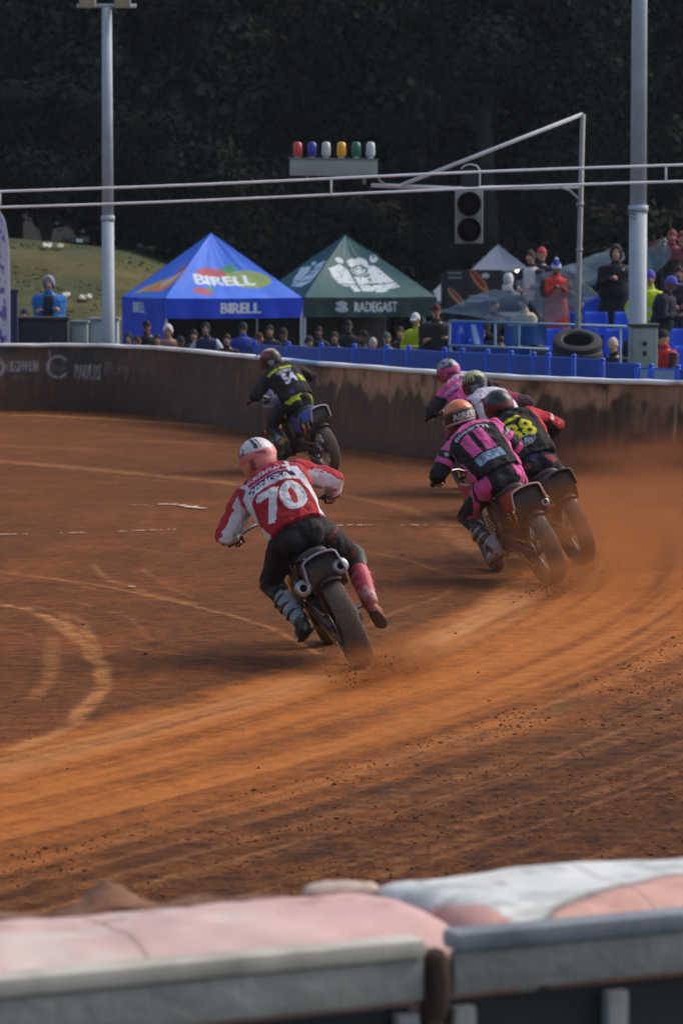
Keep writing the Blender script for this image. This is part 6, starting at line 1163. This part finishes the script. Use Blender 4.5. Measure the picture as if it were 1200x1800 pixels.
# ---------------------------------------------------------------- rider 70 (nearest)
def jer70(Q, V, N, a, b, back, sl, und, tp):
    C_ = full(cw(170, 30, 38), len(a)); wh = cw(226, 224, 230); bk = back & ~sl; bb = b+a*a*.9
    C_ = mixc(C_, cw(158, 30, 60), (bk & (bb > .405))*1.); C_ = mixc(C_, cw(222, 130, 176), (bk & (np.abs(bb-.400) < .006))*1.); C_ = mixc(C_, cw(62, 24, 66), (bk & (bb < .394) & (bb > .335))*1.)
    C_ = mixc(C_, wh, (bk & word(Q, 'RUBENTANI', 0, .448, .31, .034, .03, arc=.022))*.9); C_ = mixc(C_, wh, (bk & (np.abs(bb-.322) < .013))*.95); C_ = mixc(C_, wh, (bk & word(Q, 'WINGSA', -.02, .352, .33, .046, .05, arc=.025))*.95)
    C_ = mixc(C_, wh, ((np.abs(np.abs(a)-(.215+.02*np.sin(b*12))) < .026) & ~sl & (b < .40))*.95)
    C_ = mixc(C_, wh, (~sl & (np.abs(np.abs(a)-.165-.12*(b-.42)) < .012) & (b > .36))*.95)
    C_ = mixc(C_, wh, (bk & word(Q, '70', .005, .162, .31, .215, .15, slant=.12))*1.)
    C_ = mixc(C_, wh, (sl & (und < .12))*.95); C_ = mixc(C_, cw(182, 40, 48), (sl & (und >= .12))*1.); C_ = mixc(C_, cw(60, 40, 44), (sl & (und < -.8))*.5); return C_
def pan70(V, a, b, loc, N):
    C_ = full(cw(20, 18, 28), len(a)); n1 = fbm(V*7, 2, 4); C_ = mixc(C_, cw(122, 34, 48), ((np.abs(a-.03) < .014) & (b > -.02) & (b < .12) & (loc[:, 1] < .45))*.9); C_ = mixc(C_, cw(120, 30, 44), ((loc[:, 0] > .17) & (np.abs(loc[:, 2]-.86-.3*(loc[:, 0]-.2)) < .012))*.9)
    return mixc(C_, cw(110, 26, 40), ((loc[:, 0] > .20) & (n1 > .28))*.8)
def boot70(V, lt, N, s, n1, n2):
    if s < 0: C_ = full(cw(150, 166, 166), len(lt)); C_ = mixc(C_, cw(32, 36, 38), ((n2 > .32) | (lt > .41))*.85); return mixc(C_, cw(190, 200, 198), (n1 > .5)*.6)
    C_ = full(cw(206, 70, 92), len(lt)); C_ = mixc(C_, cw(220, 180, 182), (n2 > .15)*.8); C_ = mixc(C_, cw(150, 92, 70), sm(.37, .43, lt)*.8); return C_
def hel70(q, ph, S):
    C_ = full(cw(222, 214, 214), len(ph)); C_ = mixc(C_, cw(228, 150, 140), (q[:, 2] < .045)*1.); C_ = mixc(C_, cw(214, 160, 136), (q[:, 2] < -.075)*1.); C_ = mixc(C_, cw(40, 44, 66), ((np.abs(q[:, 0]+.03) < .013) & (q[:, 2] > .05))*1.+((np.abs(q[:, 0]+.002) < .006) & (q[:, 2] > .05))*1.)
    C_ = mixc(C_, cw(48, 52, 74), ((np.abs(q[:, 0]) > .100) & (q[:, 2] > .02) & (fbm(q*40, 2, 2) > -.1))*.9); C_ = mixc(C_, cw(150, 60, 66), ((np.abs(q[:, 0]+.085) < .016) & (np.abs(q[:, 2]+.03) < .06))*.9); C_ = mixc(C_, cw(46, 34, 40), ((np.abs(ph-.95) < .13) & (np.abs(q[:, 2]+.03+.2*(ph-.95)) < .035))*1.); return C_
gs70 = lambda S: mixc(full(cw(222, 120, 116), len(S)), cw(132, 34, 48), word(S, 'MARC', .012, .012, .115, .034, .05, slant=.15)*1.)
st70 = dict(main=painted('tail_graphite', (52, 50, 60)), edge=painted('pale_lip', (150, 150, 172)), tail_dz=-.06, pipes=((-.178, -.11, .685, .058), (.115, -.11, .72, .058)), arm=M['alloy'])
r1, M1, gr1 = motorcycle(641, 1172, 9, 24, st70, 'nearest motorcycle with twin silencers under a black tail, leaning left')
rider(M1, gr1, dict(jersey=jer70, pants=pan70, boot=boot70, strap=mat('boot_strap_red', lin((190, 120, 128)), .5, dirt=.4), strapL=M['blackp'], helmet=hel70, gstrap=gs70, peak=cw(214, 120, 118), glove=cw(90, 26, 34), strapw=.024, strapz=.010, vox=.006, shroll=.06, off={'knR': (.035, -.02, -.06), 'anR': (.04, -.02, -.09), 'toR': (.045, -.05, -.135), 'elL': (-.03, 0, -.02)}), 'nearest racer in a red and white jersey with number 70')
# ---------------------------------------------------------------- rider 11 (pink and black)
PK = cw(226, 92, 160)
def jer11(Q, V, N, a, b, back, sl, und, tp):
    C_ = full(cw(18, 18, 28), len(a)); bk = back & ~sl; n1 = fbm(V*11, 2, 6); C_ = mixc(C_, PK, (~sl & (b > .465-.5*a*a))*1.)
    C_ = mixc(C_, PK, (~sl & (np.abs(np.abs(a)-(.222+.02*np.sin((b-.1)*5))) < .013) & (b < .42))*1.)
    C_ = mixc(C_, cw(222, 222, 232), (bk & word(Q, 'BOSSETTI', 0, .425, .31, .036, .04, arc=.03))*.95); C_ = mixc(C_, PK, (bk & (poly(Q, [(-.145, .345), (-.125, .165), (-.035, .165), (-.045, .380), (-.13, .362)]) | poly(Q, [(.006, .392), (.012, .165), (.105, .165), (.095, .392)])))*1.)
    C_ = mixc(C_, cw(150, 178, 205), (bk & poly(Q, [(-.13, .145), (.13, .150), (.13, .065), (-.13, .055)]))*(.8+.4*fbm(V*30, 2, 3)))
    C_ = mixc(C_, PK, (sl & (tp < .95) & (np.abs(tp-.42-.04*n1) > .12))*1.); C_ = mixc(C_, cw(18, 18, 28), (sl & (tp > .70))*1.); return mixc(C_, cw(190, 196, 205), (sl & (np.abs(tp-.45) < .08) & (n1 > .15))*.8)
def pan11(V, a, b, loc, N):
    n1 = fbm(V*4, 2, 14)*.02; C_ = full(cw(24, 22, 32), len(a)); ax_ = np.abs(loc[:, 0])+n1
    return mixc(C_, PK, ((np.abs(ax_-.245) < .022) & (loc[:, 1] > .5) | (b < .03) & (ax_ > .125) & (loc[:, 1] < .47) & (b > -.12) | (np.abs(loc[:, 2]-.66+n1) < .035) & (loc[:, 0] < 0))*.95)
def boot11(V, lt, N, s, n1, n2): return mixc(mixc(full(cw(34, 34, 38), len(lt)), cw(170, 174, 172), (n2 > .12)*.85), cw(110, 100, 60), (n1 > .6)*.3)
def hel11(q, ph, S):
    C_ = full(cw(236, 128, 76), len(ph)); C_ = mixc(C_, cw(30, 30, 34), (q[:, 2] < .042)*1.); C_ = mixc(C_, cw(206, 202, 190), (word(S, 'AIREUS', .0, -.012, .27, .058, .06))*1.+(np.abs(q[:, 2]+.056) < .010)*1.); return mixc(C_, cw(30, 26, 26), (q[:, 2] < -.07)*1.)
st11 = dict(main=painted('tail_red', (168, 46, 44)), edge=painted('sand_lip', (196, 176, 160)), pipes=((.135, -.10, .72, .040),), tail_w=.16)
r2, M2, gr2 = motorcycle(974, 1028, 17, 21, st11, 'motorcycle with a red tail and single right silencer under the pink and black racer')
rider(M2, gr2, dict(jersey=jer11, pants=pan11, boot=boot11, strap=mat('boot_strap_grey', lin((150, 152, 150)), .5, dirt=.4), helmet=hel11, gstrap=lambda S: mixc(full(cw(40, 36, 36), len(S)), cw(225, 140, 96), (np.abs(S[:, 1]-.058) < .004)*1.), strapz=.055, strapw=.008, peak=cw(228, 110, 84), glove=cw(70, 74, 76), hem=-.05, shroll=.14, off={'elR': (-.09, .03, -.07)}), 'racer in a pink and black suit with number 11 and an orange helmet')
# ---------------------------------------------------------------- rider 38 (black and yellow)
YL = cw(222, 214, 30)
def jer38(Q, V, N, a, b, back, sl, und, tp):
    C_ = full(cw(16, 16, 22), len(a)); bk = back & ~sl; n1 = fbm(V*16, 2, 6); C_ = mixc(C_, YL, (bk & poly(Q, [(-.135, .40), (.085, .415), (.085, .375), (-.135, .36)]))*.95); C_ = mixc(C_, cw(90, 86, 20), (bk & word(Q, 'WILLMANN', -.025, .388, .19, .026, .0))*.8)
    C_ = mixc(C_, YL, (bk & word(Q, '38', .02, .24, .24, .18, .09))*1.); e = ell(Q, -.02, .12, .12, .05, .1) & ~ell(Q, -.02, .12, .108, .038, .1); C_ = mixc(C_, cw(150, 160, 180), (bk & e)*.8+(bk & ell(Q, -.02, .12, .10, .030, .1) & (n1 > .1))*.8)
    C_ = mixc(C_, cw(196, 44, 58), (sl & (und > -.25) & (tp < 1.3))*1.); C_ = mixc(C_, cw(230, 220, 215), (sl & (und > .2) & (np.abs(tp-.75) < .06) & (n1 > 0))*.9); return C_
def pan38(V, a, b, loc, N):
    n1 = fbm(V*9, 2, 4); C_ = full(cw(22, 24, 36), len(a)); C_ = mixc(C_, cw(200, 205, 215), (((loc[:, 0] > .16) & (loc[:, 1] > .5) & (n1 > .0))+0.)*.8); C_ = mixc(C_, cw(60, 60, 140), ((loc[:, 1] < .42) & (b < .0) & (n1 > .35))*.5); return mixc(C_, cw(150, 50, 48), ((loc[:, 1] < .36) & (b < -.07) & (n1 < -.3))*.8)
def boot38(V, lt, N, s, n1, n2): return mixc(mixc(full(cw(44, 44, 44), len(lt)), cw(210, 196, 186), (n2 > .05)*.9), cw(150, 120, 60), sm(.33, .42, lt)*.8)
def hel38(q, ph, S): return mixc(mixc(full(cw(20, 30, 36), len(ph)), cw(110, 24, 44), ((q[:, 2] < .012) & (q[:, 2] > -.05))*1.), cw(180, 190, 190), (np.hypot(ph-1.25, (q[:, 2]+.01)*8) < .13)*.8)
st38 = dict(main=painted('tail_blue_red', (46, 40, 70)), edge=painted('dark_lip', (70, 62, 62)), pipes=((-.14, -.08, .66, .038),))
r3, M3, gr3 = motorcycle(1027, 992, 16, 20, st38, 'dark motorcycle on the outside right under the black and yellow racer')
rider(M3, gr3, dict(jersey=jer38, pants=pan38, boot=boot38, strap=mat('boot_strap_tan', lin((150, 130, 110)), .5, dirt=.5), helmet=hel38, gstrap=lambda S: full(cw(16, 22, 26), len(S)), strapz=.035, peak=cw(24, 30, 36), glove=cw(30, 30, 34), hem=-.05, shroll=.10, off={'neck': (-.0, 0, 0)}), 'racer in black with a yellow number 38 and red sleeves')
# ---------------------------------------------------------------- rider 54 (far left)
YG = cw(196, 206, 44)
def jer54(Q, V, N, a, b, back, sl, und, tp):
    C_ = full(cw(14, 16, 24), len(a)); bk = back & ~sl; C_ = mixc(C_, YG, (bk & (b > .395-.3*a*a) & (b < .435-.3*a*a) & (np.abs(a) < .17) & (np.abs(a+.02) > .008))*1.); C_ = mixc(C_, cw(205, 204, 222), (bk & poly(Q, [(-.075, .375), (.12, .375), (.12, .325), (-.075, .325)]) & ~word(Q, 'BERNARD', .02, .35, .17, .026, .0))*.9)
    C_ = mixc(C_, cw(215, 214, 230), (bk & word(Q, '54', .03, .235, .17, .15, .15))*1.); C_ = mixc(C_, YG, (~sl & (a > .15) & (b > .15) & (b < .26))*.9); return mixc(C_, cw(84, 60, 170), (bk & ell(Q, -.05, .035, .03, .03))*.9)
def pan54(V, a, b, loc, N): n1 = fbm(V*7, 2, 4); return mixc(full(cw(22, 22, 28), len(a)), YG, ((b < .02) & (b > -.09) & (loc[:, 1] < .50) & (n1 > .02))*.9)
def boot54(V, lt, N, s, n1, n2): return mixc(mixc(full(cw(30, 32, 36), len(lt)), cw(176, 180, 190), ((n2 > .05) & (lt < .30))*.9), cw(220, 164, 24), ((lt > .28) & (lt < .36) & (n1 > -.5))*.95)
def hel54(q, ph, S): return mixc(mixc(mixc(full(cw(52, 30, 36), len(ph)), cw(196, 160, 152), ((q[:, 2] > .10))*1.), cw(140, 30, 46), ((q[:, 0] < -.07) & (q[:, 2] > .03))*1.), cw(176, 190, 200), (np.hypot(ph+.6, (q[:, 2]+.05)*7) < .3)*.8)
st54 = dict(main=painted('tail_blue', (72, 112, 200)), tank=painted('tank_dark', (34, 40, 66)), edge=painted('white_lip', (214, 204, 204)), pipes=((.13, -.02, .66, .036),), plate=painted('plate_blue', (40, 60, 130)))
r4, M4, gr4 = motorcycle(578, 834, 28, 14, st54, 'farthest left motorcycle with a blue and white tail near the wall')
rider(M4, gr4, dict(jersey=jer54, pants=pan54, boot=boot54, strap=mat('boot_strap_dark', lin((70, 72, 80)), .5, dirt=.4), helmet=hel54, gstrap=lambda S: full(cw(36, 30, 34), len(S)), peak=cw(60, 30, 36), glove=cw(180, 170, 165), vox=.009, shroll=.18), 'racer in black with a yellow-green shoulder band and white number 54')
# ---------------------------------------------------------------- fourth racer, pink, half hidden
def jerP(Q, V, N, a, b, back, sl, und, tp):
    n1 = fbm(V*12, 2, 6); C_ = full(cw(226, 84, 150), len(a)); bk = back & ~sl; C_ = mixc(C_, cw(206, 150, 190), (bk & (np.abs(b-.36) < .025))*.9); C_ = mixc(C_, cw(60, 44, 90), (bk & (np.abs(b-.30) < .014) & (n1 > -.1))*.9); C_ = mixc(C_, cw(220, 220, 230), (bk & (b > .41) & (np.abs(a) < .12) & (n1 > .15))*.8); return mixc(C_, cw(26, 22, 30), (sl & (tp > .35))*1.)
def panP(V, a, b, loc, N): return mixc(full(cw(24, 22, 30), len(a)), PK, (fbm(V*7, 2, 5) > .15)*.9)
def helP(q, ph, S): n1 = fbm(q*26, 2, 7); return mixc(mixc(mixc(full(cw(150, 158, 170), len(ph)), cw(28, 30, 40), (n1 > .0)*1.), cw(214, 60, 136), ((q[:, 2] < .035) & (q[:, 2] > -.035))*1.), cw(180, 50, 110), (q[:, 2] < -.06)*1.)
stP = dict(main=painted('tail_pink', (190, 70, 120)), edge=painted('grey_lip', (130, 130, 130)), pipes=((.13, -.05, .70, .038),))
r5, M5, gr5 = motorcycle(905, 872, 22, 17, stP, 'motorcycle mostly hidden ahead of the orange-helmeted racer')
rider(M5, gr5, dict(jersey=jerP, pants=panP, boot=boot11, strap=M['greyp'], helmet=helP, gstrap=lambda S: full(cw(206, 60, 130), len(S)), peak=cw(40, 40, 52), glove=cw(120, 124, 130), vox=.009, shroll=.1, hem=-.05), 'racer in pink with black arms, leading the right-hand group')
# ---------------------------------------------------------------- fifth racer, number 7
def jer7(Q, V, N, a, b, back, sl, und, tp):
    C_ = full(cw(150, 36, 78), len(a)); bk = back & ~sl; C_ = mixc(C_, cw(226, 214, 226), (~sl & (b > .37))*1.+(~sl & (np.abs(a) > .16))*1.); C_ = mixc(C_, cw(170, 50, 90), (bk & (np.abs(a-.03) < .04) & (b > .40) & (b < .43))*.9); C_ = mixc(C_, cw(230, 226, 234), (bk & word(Q, '7', -.01, .25, .13, .19, .10))*1.); return mixc(C_, cw(60, 30, 50), (sl & (tp > .6))*1.)
def hel7(q, ph, S): n1 = fbm(q*22, 2, 9); return mixc(mixc(mixc(full(cw(32, 38, 52), len(ph)), cw(196, 206, 150), ((q[:, 2] > .07) & (n1 > -.3))*1.), cw(200, 170, 60), ((q[:, 0] < -.05) & (q[:, 2] > .02) & (np.sin(ph*22) > 0))*1.), cw(120, 140, 160), ((n1 > .25) & (q[:, 2] < .02))*.8)
st7 = dict(main=painted('tail_dark', (60, 40, 56)), edge=painted('grey_lip2', (120, 120, 120)), pipes=((.13, -.05, .70, .038),))
r6, M6, gr6 = motorcycle(963, 914, 18, 19, st7, 'motorcycle hidden between the racers numbered 11 and 38')
rider(M6, gr6, dict(jersey=jer7, pants=pan70, boot=boot38, strap=M['greyp'], helmet=hel7, gstrap=lambda S: full(cw(24, 26, 36), len(S)), peak=cw(60, 66, 50), glove=cw(40, 40, 44), vox=.009), 'racer in maroon and white with number 7 and a yellow-green helmet')
# ---------------------------------------------------------------- dust thrown up by the wheels
def dust(c, size, rotz, dens, col, label, seed, cat='dust'):
    b = MB(); b.ball((0, 0, 0), 1, 24, 14); o = b.build('dust_cloud', []); o.location = [float(v) for v in c]; o.scale = size; o.rotation_euler = (0, 0, rotz); m = bpy.data.materials.new('dust'); m.use_nodes = True; nt = m.node_tree; nt.nodes.clear(); n = nt.nodes; L = nt.links
    out = n.new('ShaderNodeOutputMaterial'); pv = n.new('ShaderNodeVolumePrincipled'); pv.inputs['Color'].default_value = (*lin(col), 1); pv.inputs['Anisotropy'].default_value = .2; tc = n.new('ShaderNodeTexCoord'); ln = n.new('ShaderNodeVectorMath'); ln.operation = 'LENGTH'; L.new(tc.outputs['Object'], ln.inputs[0])
    mr = n.new('ShaderNodeMapRange'); mr.interpolation_type = 'SMOOTHSTEP'; mr.inputs[1].default_value = .15; mr.inputs[2].default_value = .97; mr.inputs[3].default_value = 1; mr.inputs[4].default_value = 0; L.new(ln.outputs['Value'], mr.inputs[0]); nz = n.new('ShaderNodeTexNoise'); nz.inputs['Scale'].default_value = 3.6; nz.inputs['Detail'].default_value = 5; ad = n.new('ShaderNodeVectorMath'); ad.operation = 'ADD'; ad.inputs[1].default_value = (seed, seed, 0); L.new(tc.outputs['Object'], ad.inputs[0]); L.new(ad.outputs[0], nz.inputs['Vector'])
    m2 = n.new('ShaderNodeMapRange'); m2.inputs[1].default_value = .38; m2.inputs[2].default_value = .66; m2.inputs[3].default_value = .05; m2.inputs[4].default_value = 1.8; L.new(nz.outputs[0], m2.inputs[0]); mu = n.new('ShaderNodeMath'); mu.operation = 'MULTIPLY'; L.new(mr.outputs[0], mu.inputs[0]); L.new(m2.outputs[0], mu.inputs[1]); mu2 = n.new('ShaderNodeMath'); mu2.operation = 'MULTIPLY'; L.new(mu.outputs[0], mu2.inputs[0]); mu2.inputs[1].default_value = dens
    L.new(mu2.outputs[0], pv.inputs['Density']); L.new(pv.outputs[0], out.inputs['Volume']); o.data.materials.append(m); tag(o, label, cat, kind='stuff')
dust((2.6, 29.5, .42), (1.7, 5.5, .62), R(-8), .30, (214, 136, 84), 'orange dust drifting behind the right-hand motorcycles', 3)
dust((3.7, 36.0, .35), (2.2, 7.5, .75), R(-5), .20, (200, 124, 84), 'thin reddish dust along the foot of the wall at right', 8)
dust((.30, 22.6, .10), (.42, 1.3, .20), R(-20), 2.2, (196, 120, 72), 'orange dust kicked up by the nearest rear wheel', 5)
dust((1.85, 28.3, .12), (.40, 1.2, .24), R(-20), 1.3, (196, 120, 72), 'orange dust kicked up behind the red-tailed motorcycle', 6)
# shale thrown up in small lumps behind the nearest wheels
cb_ = MB()
for (cx, cy, n) in ((.25, 23.0, 160), (1.82, 28.6, 120), (2.2, 30.2, 70)):
    for k in range(n): t = RNG.uniform(0, 1); s_ = RNG.uniform(.003, .009); cb_.add(IV*s_*RNG.uniform(.6, 1.3, (12, 1))+np.array([cx+RNG.normal()*.12-.25*t, cy-t*1.1, abs(RNG.normal())*.14*(t+.15)+.02]), IF)
tag(cb_.build('flying_dirt', mat('flying_clod', lin((104, 60, 40)), 1), smooth=False), 'crumbs of shale thrown up behind the rear wheels', 'dirt', kind='stuff')
